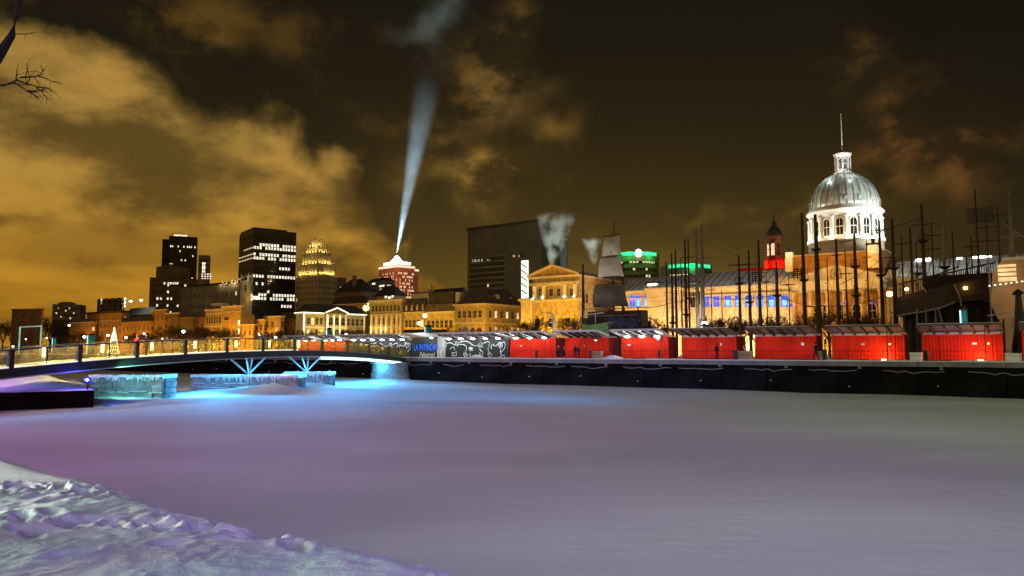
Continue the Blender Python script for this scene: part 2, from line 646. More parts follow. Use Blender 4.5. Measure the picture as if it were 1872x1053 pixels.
# snowy bank the camera stands on, with a trodden band of footprints
rs = np.random.RandomState(5)
PRINTS = []
def trail_y(x):      # trodden line following the edge of the bank
    return np.where(x < -4.0, 8.75+.05*np.sin(x*2), 8.75-(x+4.0)*.80)
for k in range(170):
    if k < 90:       # close steps on the trail
        cx = -7.2+7.2*rs.rand()
        cy = float(trail_y(cx))+rs.randn()*.16-.12
    elif k < 135:    # a second trail lower down
        cx = -6+6*rs.rand()
        cy = 6.75-.06*cx+rs.randn()*.16
    else:            # scattered single steps
        cx, cy = -6.5+6*rs.rand(), 5.6+2.6*rs.rand()
    PRINTS.append((cx, cy, 1.2+rs.randn()*.5, .06+.05*rs.rand(), .13+.10*rs.rand(), .03+.08*rs.rand()**1.5))
def bank_z(X, Y):
    d = (X+8.8)*-.633+(Y-12.9)*-.774          # metres inside the edge line
    d = d+.5*(vnoise(X, Y, 21, 2.6)-.5)*sstep(X, -7, -3)
    z = -.3+2.75*sstep(d, -2.8, .75)
    z = z+.10*(vnoise(X, Y, 22, 1.5)-.5)
    rough = sstep(9.15+.30*(vnoise(X, Y, 33, .7)-.5)-Y, -.12, .28)*sstep(d, .0, .40)
    tr = np.exp(-((Y-trail_y(X)+.10)/.34)**2)+.8*np.exp(-((Y-6.75+.06*X)/.26)**2)+.5*np.exp(-((Y-8.2)/.5)**2)*sstep(-X, 3.2, 4.4)
    tr = np.clip(tr*1.15, .30, 1.15)
    cl = np.abs(vnoise(X, Y, 24, .11)-.5)*2
    c2 = np.abs(vnoise(X, Y, 26, .06)-.5)*2
    z = z+rough*(.045*(vnoise(X, Y, 23, .55)-.5)+tr*(.050*(cl-.4)+.030*(c2-.4)+.05*(vnoise(X, Y, 27, .28)-.5)))
    D = np.zeros_like(X)
    for cx, cy, a, r1, r2, dep in PRINTS:
        ix = np.abs(X-cx) < .7
        if not ix.any():
            continue
        ca, sa = math.cos(a), math.sin(a)
        u = ((X-cx)*ca+(Y-cy)*sa)/r1
        w = (-(X-cx)*sa+(Y-cy)*ca)/r2
        q = u*u+w*w
        D = np.maximum(D, dep*np.exp(-q*q*.8))
        z = z+rough*.010*np.exp(-(q-2.0)**2)
    return z-rough*D
xs = np.concatenate([np.linspace(-60, -9.2, 30), np.linspace(-9, 1.5, 330), np.linspace(1.7, 40, 30)])
ys = np.concatenate([np.linspace(-30, 4.1, 25), np.linspace(4.2, 9.6, 210), np.linspace(9.68, 14.5, 55), np.linspace(15, 40, 12)])
bank = grid_mesh('snow_bank', xs, ys, bank_z, 'bank_snow')
tag(bank, kind='structure')

land = MB()
land.face([FR(-5000, .9, 2.97), FR(400, .9, 2.97), FR(400, 7000, 2.97), FR(-5000, 7000, 2.97)])
tag(land.build('ground', 'land_snow'), kind='structure')

# quay wall
q = thing('quay_wall', 'long black quay wall with snowy coping along the frozen basin', 'quay wall', FR(0, 0, 0), TH)
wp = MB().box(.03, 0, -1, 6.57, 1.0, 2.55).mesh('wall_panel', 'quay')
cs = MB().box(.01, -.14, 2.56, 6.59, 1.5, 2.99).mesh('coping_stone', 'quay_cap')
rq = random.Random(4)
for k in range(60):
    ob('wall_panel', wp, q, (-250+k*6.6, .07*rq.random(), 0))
    ob('coping_stone', cs, q, (-250+k*6.6, -.03*rq.random(), .03*rq.random()))
sn = MB()
N_ = 150
rs = np.random.RandomState(9)
for k in range(N_):
    x0 = -250+k*2.64
    h = 3.06+.07*rs.rand()
    sn.box(x0, .05+.2*rs.rand(), 3.0, x0+2.62, 3.0, h)
sn.build('snow_cover', 'snow', q)
for k in range(26):
    x0 = -62+k*6.6+rs.rand()*1.2
    ln = 3.5+2.6*rs.rand()
    pts = [(x0+ln*i/8, -.13-.02*math.sin(i), 2.18-.26*math.sin(math.pi*i/8)*rs.rand()+.04*rs.rand()) for i in range(9)]
    MB().tube(pts, .035, 5).build('snowy_chain', 'pale_rope', q)
for k in range(22):
    x0 = -60+k*7.2
    MB().tube([(x0, -.22, .7+.2*(k % 3)), (x0, .1, .7+.2*(k % 3))], .05, 6).build('mooring_ring', 'white_paint', q)
for k in range(30):      # projecting bearing blocks under the coping
    x0 = -70+k*6.6
    box('bracket', 'quay_cap', q, x0, -.22, 2.32, x0+.25, 0, 2.56)

# low dock in the near left with its snow and blue lamp
dk = thing('stone_dock', 'low black dock edge topped with violet lit snow under the footbridge', 'dock', (-45, 52, 0))
def dpt(x, y):
    return (x+45, y-52)
pl = [dpt(-60, 31), dpt(-29.1, 53), dpt(-42.5, 74), dpt(-85, 74)]
MB().poly_z(pl, -.6, 1.22).build('wall', 'quay', dk)
me = MB()
nn = 40
def dsnow(x, y):
    e = min(1, max(0, (x+80)/20))
    h = 1.24+.75*math.exp(-((x+38)/3.2)**2-((y-61)/5)**2)+.55*math.exp(-((x+36.5)/1.6)**2-((y-59)/2)**2)
    return h+.12*noise.noise(Vector((x*.8, y*.8, 0)))
base = len(me.v)
for j in range(nn+1):
    for i in range(nn+1):
        u, w_ = i/nn, j/nn
        p0 = Vector((-60, 31)).lerp(Vector((-29.1, 53)), u)
        p1 = Vector((-85, 74)).lerp(Vector((-42.5, 74)), u)
        p = p0.lerp(p1, w_)
        ed = min(1, min(u, 1-u)*12, w_*12+.3)
        z = 1.22+(dsnow(p.x, p.y)-1.22)*ed+.03
        me.v.append((p.x+45, p.y-52, z))
for j in range(nn):
    for i in range(nn):
        a = j*(nn+1)+i
        me.f.append([a, a+1, a+nn+2, a+nn+1])
        me.mi.append(0)
me.build('snow_cover', 'snow', dk, smooth=True)

p = W(160, 712, 54.2)
bl = thing('bollard_lamp', 'small round blue lamp on a short post at the dock corner', 'lamp', (p.x, p.y, 1.26))
MB().tube([(0, 0, -.05), (0, 0, .45)], .07, 8).build('post', 'steel_dark', bl)
MB().lathe([(.02, .42), (.17, .47), (.24, .60), (.24, .72), (.17, .85), (.02, .90)], 14).build('lens', 'e_bluering', bl, smooth=True)
MB().lathe([(.01, .56), (.09, .60), (.12, .67), (.09, .74), (.01, .78)], 10, c=(.06, -.19)).build('bulb', 'e_bulb', bl, smooth=True)
point((p.x-.5, p.y+.1, 2.0), 150, (.06, .07, 1), .1)

# ================================================================== OLD LOCK PIERS
def pier(label, x0, x1, y0, depth, zt, rows, cols, seed):
    r_ = random.Random(seed)
    ro = thing('stone_pier', label, 'pier', (x0, y0, 0))
    wd = x1-x0
    box('core', 'stone_pier', ro, .12, .12, -.5, wd-.12, depth, zt-.06)
    hh = zt/rows
    for k in range(rows):
        x = 0.0
        n = cols+(k % 2)
        ws = [r_.uniform(.75, 1.25) for _ in range(n)]
        sw = sum(ws)
        for a in ws:
            dx = a/sw*wd
            o = r_.uniform(-.06, .05)
            b_ = MB()
            z0, z1 = k*hh+.02, (k+1)*hh-.03
            ins = .03
            b_.hexa([(x+.02, o, z0), (x+dx-.02, o, z0), (x+dx-.02, .5, z0), (x+.02, .5, z0),
                     (x+.02+ins, o+r_.uniform(0, .06), z1), (x+dx-.02-ins, o+r_.uniform(0, .06), z1), (x+dx-.02, .5, z1), (x+.02, .5, z1)])
            b_.build('stone', 'stone_pier', ro)
            x += dx
        y = .52
        for a in range(3):       # end wall facing the basin opening
            dy = (depth-.5)/3
            o = r_.uniform(-.05, .05)
            MB().box(wd-.5, y, k*hh+.02, wd+o, y+dy-.03, (k+1)*hh-.03).build('stone', 'stone_pier', ro)
            y += dy
    # crust of ice and snow: top sheet with a ragged hanging edge
    cap = MB()
    n = 34
    top = []
    for i in range(n+1):
        x = wd*i/n
        top.append((x, -.12-.05*r_.random(), zt+.05+.12*r_.random(), zt-.08-.42*max(0, r_.random()-.25)*r_.random()))
    for i in range(n):
        a, b = top[i], top[i+1]
        cap.face([(a[0], a[1], a[2]), (b[0], b[1], b[2]), (b[0], depth, zt+.10), (a[0], depth, zt+.10)])
        cap.face([(a[0], a[1]-.02, a[3]), (b[0], b[1]-.02, b[3]), (b[0], b[1], b[2]), (a[0], a[1], a[2])])
    cap.face([(wd+.08, -.15, zt-.2), (wd+.08, depth, zt-.15), (wd+.02, depth, zt+.12), (wd+.02, -.15, zt+.12)])
    cap.build('snow_cover', 'ice_cap', ro, smooth=True)
    ic = MB()
    for i in range(int(wd*5)):
        x = r_.uniform(.1, wd-.1)
        l = r_.uniform(.15, .75)*(1 if r_.random() < .5 else .5)
        zz = zt-r_.uniform(0, .15)
        ic.tube([(x, -.13, zz), (x+r_.uniform(-.05, .05), -.10, zz-l*.6), (x+r_.uniform(-.1, .1), -.07, zz-l)], [.075, .06, .015], 5)
    for i in range(int(wd*2.2)):
        x = r_.uniform(0, wd-.6)
        zz = zt*r_.choice([.28, .31, .55, .35])
        ic.tube([(x, -.05, zz), (x+r_.uniform(.3, .9), -.07, zz+r_.uniform(-.06, .06))], [.06, .05], 5)
    tag(ic.build('icicles', 'ice_cap', ro, smooth=True), kind='stuff')
    return ro

pa = pier('isolated old stone lock pier hung with teal lit ice behind the dock corner', xpx(166, 62), xpx(299, 62), 62, 2.6, 1.92, 4, 7, 1)
# iced foot ledge of the first pier
lg = MB()
lg.poly_z([(.3, -.35), (1.8, -.6), (3.6, -.6), (5.3, -.35), (5.3, .2), (.3, .2)], -.3, .55)
lg.build('foot_ledge', 'stone_pier', pa)
pb = pier('long low stone pier with ice edge carrying the first set of bridge struts', xpx(351, 73.2), xpx(546, 73.2), 73.2, 3.0, 1.55, 3, 10, 2)
pc = pier('shorter stone pier of rough blocks behind the long one carrying the far struts', xpx(520, 82.3), xpx(601, 82.3), 82.3, 3.4, 1.55, 4, 5, 3)

# ================================================================== FOOTBRIDGE
BA = Vector((-33.0, 50.0, 0))
BD = Vector((.326, .9455, 0)).normalized()
BR = Vector((BD.y, -BD.x, 0))
def bz(t):
    k = .00108 if t < 33 else .00178
    return 4.03-k*(t-33)**2
def BP(t, off=0.0, dz=0.0):
    return BA+BD*t+BR*off+Vector((0, 0, bz(t)+dz))
def bt(px, off=0.0, z=4.0):
    a = (px-936)/FPX
    p = BA+BR*off
    dz = z-4
    return (a*(p.y*CP+dz*SP)-p.x)/(BD.x-a*BD.y*CP)
T0, T1 = -14.0, 57.5
br = thing('footbridge', 'dark arched footbridge with glowing frosted parapet panels over the frozen basin', 'footbridge', (BA.x, BA.y, 0), math.atan2(BD.y, BD.x))
def BL(t, off, dz):          # local x along, y to the far side
    return (t, -off, bz(t)+dz)
def sweep(name, mats, o0, o1, d0, d1, t0=T0, t1=T1, n=48):
    b = MB()
    for k in range(n):
        a, c_ = t0+(t1-t0)*k/n, t0+(t1-t0)*(k+1)/n
        b.hexa([BL(a, o0, d0), BL(c_, o0, d0), BL(c_, o1, d0), BL(a, o1, d0), BL(a, o0, d1), BL(c_, o0, d1), BL(c_, o1, d1), BL(a, o1, d1)])
    return b.build(name, mats, br)
WB = -3.5
sweep('girder', 'steel_dark', 0, -.28, -.62, -.02)
sweep('girder', 'steel_dark', WB+.28, WB, -.62, -.02)
sweep('deck', 'timber', -.29, WB+.29, -.26, -.10)
sweep('snow_cover', 'snow', -.12, WB+.12, -.095, .02)
sweep('lower_flange', 'steel_pale', .05, -.33, -.70, -.625)
sweep('handrail', 'steel_dark', .02, -.10, 1.17, 1.23)
sweep('handrail', 'steel_dark', WB+.10, WB-.02, 1.17, 1.23)
sweep('added_glow_strip', 'e_base', -.012, -.07, .005, .10, T0, 32, 40)  # added glowing strip, stands in for the brightly lit snow kerb
sweep('rail_snow', 'snow', .005, -.085, 1.232, 1.262, T0, 30, 40)
for t in np.arange(-10.4, 57, 5.2):
    MB().box(t-.16, -.06, bz(t)-.05, t+.16, .22, bz(t)+1.18).build('post', 'steel_dark', br)
    MB().box(t-.07, -WB-.12, bz(t)-.05, t+.07, -WB+.02, bz(t)+1.18).build('post', 'steel_dark', br)
    for k in range(2):
        a, c_ = t+.2+2.5*k, t+.2+2.5*k+2.4
        if c_ > T1:
            continue
        b = MB()
        b.hexa([BL(a, -.03, .12), BL(c_, -.03, .12), BL(c_, -.05, .12), BL(a, -.05, .12), BL(a, -.03, 1.12), BL(c_, -.03, 1.12), BL(c_, -.05, 1.12), BL(a, -.05, 1.12)])
        b.build('panel', 'panel', br)
    MB().box(t+2.6-.03, .02, bz(t+2.6), t+2.6+.03, .08, bz(t+2.6)+1.18).build('baluster', 'steel_dark', br)
    for dz in (.3, .62, .94):
        MB().tube([BL(t, WB, dz), BL(t+2.6, WB, dz), BL(t+5.2, WB, dz)], .015, 4).build('cable', 'steel_dark', br)
LB = []
for px in (80, 187, 277, 356, 431, 492, 546):
    t = bt(px, WB+.25)
    LB.append(t)
    lp = MB().tube([BL(t, WB+.25, 0), BL(t, WB+.25, .35)], .09, 8).build('light_column', 'steel_dark', br)
    MB().tube([BL(t, WB+.25, .36), BL(t, WB+.25, 1.02)], .10, 8).build('tube', 'e_warm', lp)
    point(BP(t, WB+.55, .75), 220, (1, .74, .26), .12)
for t in (-6, 1.5, 6.5, 11, 16, 20.5, 25.5, 31, 36, 41, 47):
    point(BP(t, -1.3, 2.3), 330, (1, .78, .30), .15)
# light strip tucked under the near flange
a, c_ = bt(588), bt(736)
b = MB()
for k in range(12):
    u0, u1 = a+(c_-a)*k/12, a+(c_-a)*(k+1)/12
    b.hexa([BL(u0, .10, -.98), BL(u1, .10, -.98), BL(u1, -.10, -.98), BL(u0, -.10, -.98), BL(u0, .10, -.71), BL(u1, .10, -.71), BL(u1, -.10, -.71), BL(u0, -.10, -.71)])
b.build('light_strip', 'e_strip', br)
def struts(base, tops, zb):
    tb = bt(base[0], -1.4, zb)
    B0 = (tb, 1.4, zb)
    sh = MB()
    sh.lathe([(.42, zb-.05), (.42, zb+.06), (.25, zb+.16), (.22, zb+.3)], 10, c=(tb, 1.4))
    sh.build('strut_shoe', 'steel_pale', br)
    for px, off in tops:
        t = bt(px, off, 3.4)
        MB().tube([(tb+(t-tb)*.04, 1.4, zb+.12), BL(t, off, -.45)], .085, 8).build('strut', 'steel_pale', br, smooth=True)
struts((455, 688), ((417, -.3), (449, -2.6), (462, -2.9), (489, -.3)), 1.58)
struts((560, 682), ((525, -.3), (551, -2.6), (564, -2.9), (590, -.3)), 1.58)
# abutment block where the bridge lands
ab = thing('bridge_abutment', 'round blue lit concrete abutment where the footbridge meets the quay', 'abutment', BP(55.5, -1.7).xy.to_3d(), TH)
MB().lathe([(2.6, -.5), (2.6, 1.0), (2.45, 1.05), (2.45, 2.2), (2.75, 2.25), (2.75, 2.42)], 28).build('drum', 'stone_pier', ab, smooth=False)
MB().lathe([(2.8, .0), (2.8, .16), (2.6, .2)], 28).build('snow_ring', 'ice_cap', ab, smooth=True)

CY = (.07, .50, 1.0)
for t, off, pw in ((19, -1.7, 420), (24, -1.7, 700), (29, -1.7, 620), (34, -1.7, 800), (40, -1.7, 800), (46, -1.7, 800), (52, -1.7, 700)):
    p_ = BP(t, off, -.95)
    point(p_, pw, CY, .35)
for t, tg, pw in ((20, (-21, 50, 0), 9000), (30, (-14, 56, 0), 9000), (40, (-10, 60, 0), 15000), (48, (-6, 64, 0), 16000), (55, (-1, 78, 0), 12000)):
    spot(BP(t, -.18, -1.12), tg, pw*.75, (.02, .36, .92), 118, 1, .3, 'bridge_flood')
for x_, y_, pw in ((-28.5, 70.3, 170), (-25.0, 70.2, 170), (-22.3, 78.6, 170)):
    spot((x_, y_, 1.05), (x_, y_+4, 1.0), pw, (.06, .52, 1.0), 130, .8, .1, 'pier_flood')
spot((-7, 88, 1.0), (-9.5, 99.5, 1.6), 900, (.03, .28, 1.0), 110, 1, .2, 'quay_flood')
spot(BP(8.0, 1.2, -.95), (-30.5, 62.5, .9), 1000, (.22, .88, .74), 110, .9, .2)
spot(BP(17, .8, -.95), (-27.5, 66, .2), 1500, (.12, .62, .95), 120, .9, .2)
point((-39, 51.5, 2.3), 1300, (.50, .07, .85), .3)
point((-44, 60, 2.6), 3200, (.50, .07, .85), .3)

# coloured floods added out of view to light the ice, without any masts
def ice_flood(loc, tgt, pw, col, ang=48):
    spot(loc, tgt, pw, col, ang, 1.0, 1.5, 'unseen_ice_flood')
ice_flood((-50, -26, 26), (-20, 42, 0), 88000, (.80, .34, 1.0), 40)
ice_flood((-62, 8, 20), (-31, 47, 0), 26000, (.34, .26, 1.0), 42)
ice_flood((-72, 20, 18), (-19, 57.5, 0), 125000, (.012, .34, .95), 27)  # unseen cyan pair added to spread the bridge's blue glow over the ice
ice_flood((30, 30, 16), (-9, 74, 0), 64000, (.012, .34, .95), 24)
ice_flood((10, -34, 28), (4, 46, 0), 54000, (.76, .66, .90), 40)
ice_flood((62, -22, 26), (36, 48, 0), 86000, (.66, .92, .54), 48)
ice_flood((4, -22, 22), (4, 17, 0), 9500, (.50, .58, 1.0), 50)
ice_flood((34, -20, 22), (22, 20, 0), 12500, (.70, .76, .80), 50)
ice_flood((-30, -16, 20), (-14, 24, 0), 14000, (.80, .42, .98), 50)
spot((-16, 9.5, 3.9), (-4, 8.6, 2), 12500, (.88, 1.0, .86), 80, .8, 1.6)
point((4.5, 1.0, 5.2), 900, (.30, .10, 1.0), .2)
spot((-9.5, 2.0, 4.6), (-5.6, 8.1, 2.2), 500, (.16, 1.0, .42), 13, 1, .1)
spot((-9.5, 2.0, 4.6), (-3.6, 8.25, 2.2), 500, (.16, 1.0, .42), 9, 1, .1)
spot((-9.5, 2.0, 4.6), (-.7, 5.9, 2.2), 900, (.16, 1.0, .42), 9, 1, .1)
spot((-9.5, 2.0, 4.6), (-3.6, 6.1, 2.2), 400, (.16, 1.0, .42), 10, 1, .1)

# ================================================================== BUILDINGS
PHI = math.degrees(math.atan2(NV.y, NV.x))
_wm = {}
def win_mesh(w, h, fr, pane, arch=False):
    key = (round(w, 1), round(h, 1), fr, pane, arch)
    if key in _wm:
        return _wm[key]
    b = MB()
    t = max(.07, .09*w)
    a = w/2
    b.m = 1
    if arch:
        poly = [(-a, 0), (a, 0), (a, h-a)]+[(a*math.cos(x), h-a+a*math.sin(x)) for x in (R(36), R(72), R(108), R(144))]+[(-a, h-a)]
        b.prism(poly, -.03, .05)
        b.m = 0
        out_ = [(x*1.22 if z > 0 else x*1.22, z+(.1*h if z > h-a else 0)) for x, z in poly]
        for i in range(len(poly)-1):
            j = i+1
            if i == 0:
                continue
            b.prism([poly[i], out_[i], out_[j], poly[j]], -.12, .05)
        b.prism([poly[-1], out_[-1], out_[0], poly[0]], -.12, .05)
    else:
        b.box(-a, -.03, 0, a, .05, h)
        b.m = 0
        b.box(-a-t, -.12, 0, -a, .05, h)
        b.box(a, -.12, 0, a+t, .05, h)
        b.box(-a-t, -.12, h, a+t, .05, h+t)
    b.m = 0
    b.box(-a-t*1.6, -.18, -t, a+t*1.6, .05, 0)
    b.box(-.03, -.06, 0, .03, .0, h*.98)
    b.box(-a, -.06, h*.48, a, .0, h*.52)
    _wm[key] = b.mesh('window', [fr, pane])
    return _wm[key]

class Bld:
    def __init__(s, name, label, cat, xl, xc, xr, yt, n=None, Y=None, phi=None, wall='stone_a', base=3.0, side=9.0, group=None, body=True):
        phi = PHI if phi is None else phi
        if Y is None:
            Y = pt(xc, yt, n).y
        s.phi = R(phi)
        s.r = Vector((math.cos(s.phi), math.sin(s.phi)))
        s.l = Vector((-math.sin(s.phi), math.cos(s.phi)))
        top = W(xc, yt, Y)
        s.C = Vector((top.x, top.y))
        s.base = base
        s.h = top.z-base
        s.zt = top.z
        s.wr = s.solve(xr, 'R') if xr and xr > xc+2 else side
        s.wl = s.solve(xl, 'L') if xl is not None and xl < xc-2 else side
        s.root = thing(name, label, cat, (top.x, top.y, base), s.phi, group)
        if body:
            box('wall', wall, s.root, 0, 0, 0, s.wr, s.wl, s.h)
    def solve(s, px, face, z=None, inset=0.0):
        d = s.r if face == 'R' else s.l
        o = s.C+(s.l if face == 'R' else s.r)*inset
        dz = (z if z is not None else s.zt)-4
        a = (px-936)/FPX
        return (a*(o.y*CP+dz*SP)-o.x)/(d.x-a*d.y*CP)
    def wpos(s, face, u):
        return s.C+(s.r if face == 'R' else s.l)*u
    def z(s, px, py, face):
        """local height of pixel row py on a face at column px"""
        u = s.solve(px, face, 12)
        return zpy(py, s.wpos(face, u).y)-s.base
    def put(s, face, u, z, me, name='window'):
        if face == 'R':
            return ob(name, me, s.root, (u, -.02, z))
        return ob(name, me, s.root, (-.02, u, z), R(-90))
    def win(s, face, px, py0, py1, wpx, pane='glass_dark', fr='frame_pale', arch=False):
        u = s.solve(px, face, 14)
        w = abs(s.solve(px+wpx/2, face, 14)-s.solve(px-wpx/2, face, 14))
        z0, z1 = s.z(px, py1, face), s.z(px, py0, face)
        return s.put(face, u, z0, win_mesh(max(w, .3), max(z1-z0, .4), fr, pane, arch))
    def grid(s, face, u0, u1, nc, z0, z1, nr, w, h, pane='glass_dark', fr='frame_pale', lit=0.0, litmat='e_win2', arch=False, seed=0):
        r_ = random.Random(seed+len(s.root.children))
        for j in range(nr):
            for i in range(nc):
                u = u0+(u1-u0)*(i+.5)/nc
                z = z0+(z1-z0)*(j+.5)/nr-h/2
                p_ = litmat if r_.random() < lit else pane
                s.put(face, u, z, win_mesh(w, h, fr, p_, arch))
    def auto(s, rows=4, pitch=3.2, lit=.08, w=1.1, h=1.7, faces='LR', top=.93, bot=.10, pane='glass_dark', fr='frame_pale', litmat='e_win2', seed=3, arch=False):
        for fc in faces:
            L_ = s.wl if fc == 'L' else s.wr
            s.grid(fc, .6, L_-.6, max(1, int((L_-1)/pitch)), s.h*bot, s.h*top, rows, w, h, pane, fr, lit, litmat, arch, seed)
    def cornice(s, z=None, ov=.35, th=.45, m_='trim', name='cornice'):
        z = s.h if z is None else z
        box(name, m_, s.root, -ov, -ov, z-.02, s.wr+ov, s.wl+ov, z+th)
    def band(s, z, ov=.14, th=.3, m_='trim'):
        b = MB()
        b.box(-ov, -ov, z, 0, s.wl, z+th)
        b.box(0, -ov, z, s.wr, 0, z+th)
        b.build('string_course', m_, s.root)
    def hip(s, rise, m_='roof_d', ov=.4, z=None, flat=.0):
        z = (s.h if z is None else z)+.02
        x0, y0, x1, y1 = -ov, -ov, s.wr+ov, s.wl+ov
        b = MB()
        ins = min(x1-x0, y1-y0)*(.5-flat)
        a = [(x0, y0, z), (x1, y0, z), (x1, y1, z), (x0, y1, z)]
        c_ = [(x0+ins, y0+ins, z+rise), (x1-ins, y0+ins, z+rise), (x1-ins, y1-ins, z+rise), (x0+ins, y1-ins, z+rise)]
        b.hexa(a+c_)
        return b.build('roof', m_, s.root)
    def gable(s, rise, m_='roof_d', ov=.4, z=None, along='L'):
        z = (s.h if z is None else z)+.02
        b = MB()
        x0, y0, x1, y1 = -ov, -ov, s.wr+ov, s.wl+ov
        if along == 'L':
            xm = (x0+x1)/2
            b.prism([(x0, z), (x1, z), (xm, z+rise)], y0, y1)
        else:
            ym = (y0+y1)/2
            v = [(x0, y0, z), (x0, y1, z), (x0, ym, z+rise), (x1, y0, z), (x1, y1, z), (x1, ym, z+rise)]
            b.v = v
            b.f = [[0, 2, 1], [3, 4, 5], [0, 1, 4, 3], [0, 3, 5, 2], [1, 2, 5, 4]]
            b.mi = [0]*5
        return b.build('roof', m_, s.root)
    def chimney(s, u, y, h=2.2, w=.9, m_='brick_d', par=None):
        return box('chimney', m_, s.root, u-w/2, y-w/2, s.h-.5, u+w/2, y+w/2, s.h+h)
    def center(s, off=0):
        c_ = s.C+s.r*s.wr/2+s.l*s.wl/2
        return c_

AMB = (1, .46, .025)
AMB2 = (1, .48, .03)
def flood(px, n, pw, z=5.0, col=AMB, rad=.4):
    p_ = G(px, n, z)
    point((p_.x, p_.y, z), pw, col, rad)

# ------------------------------------------------------------------ far skyline
b = Bld('office_tower', 'tall dark office tower with a lit crown in the far skyline', 'tower', 308, 309, 361, 431, Y=700, phi=22, wall='tower_dark', side=25)
b.grid('R', 1, b.wr-1, 14, b.h*.34, b.h*.93, 15, 1.0, 1.7, 'glass_dark', 'frame_dark', .28, 'e_win', seed=4)
box('crown', 'e_win', b.root, 4, 2, b.h, b.wr-9, 8, b.h+1.8)
box('roof_slab', 'tower_dark', b.root, 2, 1.5, b.h-.01, b.wr-6, 12, b.h+.4)
b = Bld('office_tower', 'narrow unlit tower slab close beside the tower with the lit crown', 'tower', 296, 297, 309, 437, Y=720, phi=22, wall='tower_dark', side=20)
b.grid('R', .5, b.wr-.5, 3, b.h*.4, b.h*.95, 8, .9, 1.6, 'glass_dark', 'frame_dark')
b = Bld('stepped_block', 'stepped brown office block with low pyramid roof in front of the dark towers', 'office block', 272, 274, 360, 507, Y=520, phi=20, wall='tower_brown', side=22)
b.grid('R', 2, b.wr-2, 12, b.h*.30, b.h*.95, 7, 1.1, 1.6, 'glass_dark', 'frame_dark', .12, 'e_win', seed=8)
for k in range(6):
    b.win('R', 297+k*4.2+(3 if k > 0 else 0), 516, 520, 3.2, 'e_win', 'frame_dark')
z1 = zpy(489, 525)-3
box('upper_wall', 'tower_brown', b.root, 3.5, 2.5, b.h, b.wr-6, 18, z1)
x0, x1, y0, y1 = 3.2, b.wr-5.7, 2.2, 18.3
zz = zpy(481, 527)-3
MB().hexa([(x0, y0, z1), (x1, y0, z1), (x1, y1, z1), (x0, y1, z1), (x0+9, y0+7, zz), (x1-14, y0+7, zz), (x1-14, y1-7, zz), (x0+9, y1-7, zz)]).build('roof', 'tower_grey', b.root)
b = Bld('office_tower', 'slender tower with a bright vertical panel between the two dark office towers', 'tower', 362, 363, 383, 466, Y=640, phi=18, wall='tower_grey', side=14)
b.win('R', 368, 480, 498, 6, 'e_line', 'frame_dark')
for py in (500, 504, 508):
    for px in (366, 371, 376, 381):
        b.win('R', px, py, py+2.2, 3, 'e_win', 'frame_dark')
b.grid('R', .5, b.wr-.5, 5, b.h*.82, b.h*.97, 3, 1, 1.8, 'glass_dark', 'frame_dark')
b = Bld('stone_hall', 'long dark stone hall with blind arcades below the black glass tower', 'hall', 330, 438, 456, 519, Y=420, wall='tower_brown')
b.cornice(m_='tower_brown')
b.auto(3, 4.2, .02, 1.4, 2.2, 'L', .95, .45, fr='tower_grey')
b.hip(2.2, 'roof_d')
for px in (404, 411, 421, 427, 431):
    u = b.solve(px, 'L')
    MB().lathe([(.55, b.h), (.5, b.h+2), (.05, b.h+4.5)], 6, c=(1.2, u)).build('pinnacle', 'deco_lit', b.root)
    w_ = b.C+b.l*u-b.r*1.2
    point((w_.x, w_.y, b.zt+.6), 330, (1, .86, .5), .2)
b = Bld('church_tower', 'short floodlit gothic tower with corner pinnacles at the foot of the black tower', 'church tower', 440, 454, 462, 512, Y=405, wall='deco_lit', side=6)
for i, (x, y) in enumerate(((.3, .3), (b.wr-.3, .3), (.3, b.wl-.3), (b.wr-.3, b.wl-.3))):
    MB().lathe([(.8, b.h-1), (.7, b.h+2.0), (.05, b.h+4.4)], 6, c=(x, y)).build('pinnacle', 'deco_lit', b.root)
b.hip(2.0, 'roof_d', .1)
b.win('R', 458, 522, 531, 3.6, 'glass_dark', 'deco_lit', True)
b.win('R', 458, 537, 550, 3.6, 'e_win2', 'deco_lit', True)
b.win('L', 447, 520, 532, 4.4, 'glass_dark', 'deco_lit', True)
point((b.C.x+1.5, b.C.y-5, 32), 900, (1, .62, .2), .4)
point((b.C.x-1, b.C.y-4, 43), 350, (.95, 1, .7), .3)

b = Bld('black_tower', 'black glass office tower with bright bands of lit windows', 'tower', 438, 464, 542, 418, Y=450, phi=36, wall='tower_dark')
box('roof_slab', 'tower_dark', b.root, .5, 2, b.h, b.wr*.80, b.wl-1, b.h+1.2)
H_ = b.h
rr = random.Random(4)
def tz(py):
    return zpy(py, 450)-3
rows = [(446, 2, 15), (452, 0, 15), (464, 0, 15), (471, 0, 15), (488, 9, 13), (504, 0, 15), (518, 2, 4), (538, 1, 15), (545, 0, 15), (558, 9, 14)]
lit_rows = dict((r[0], r) for r in rows)
allpy = [428, 434, 440, 446, 452, 458, 464, 471, 478, 488, 496, 504, 511, 518, 525, 532, 538, 545, 551, 558]
wW, wH = b.wr/15*.68, 1.65
for py in allpy:
    z_ = tz(py)
    for i in range(15):
        lr = lit_rows.get(py)
        on = lr and lr[1] <= i < lr[2] and rr.random() < (.9 if lr[2]-lr[1] > 8 else .8)
        if not on and rr.random() < .02 and py > 480:
            on = True
        b.put('R', b.wr*(i+.5)/15, z_-wH/2, win_mesh(wW, wH, 'frame_dark', 'e_win' if on else 'glass_dark'))
    for i in range(9):
        on = py in (452, 464, 471, 504) and (py != 452 or i < 6)
        if py in lit_rows or py % 2 == 0:
            b.put('L', b.wl*(i+.5)/9, z_-.5, win_mesh(b.wl/9*.72, .9, 'frame_dark', 'e_win2' if on else 'glass_dark'))
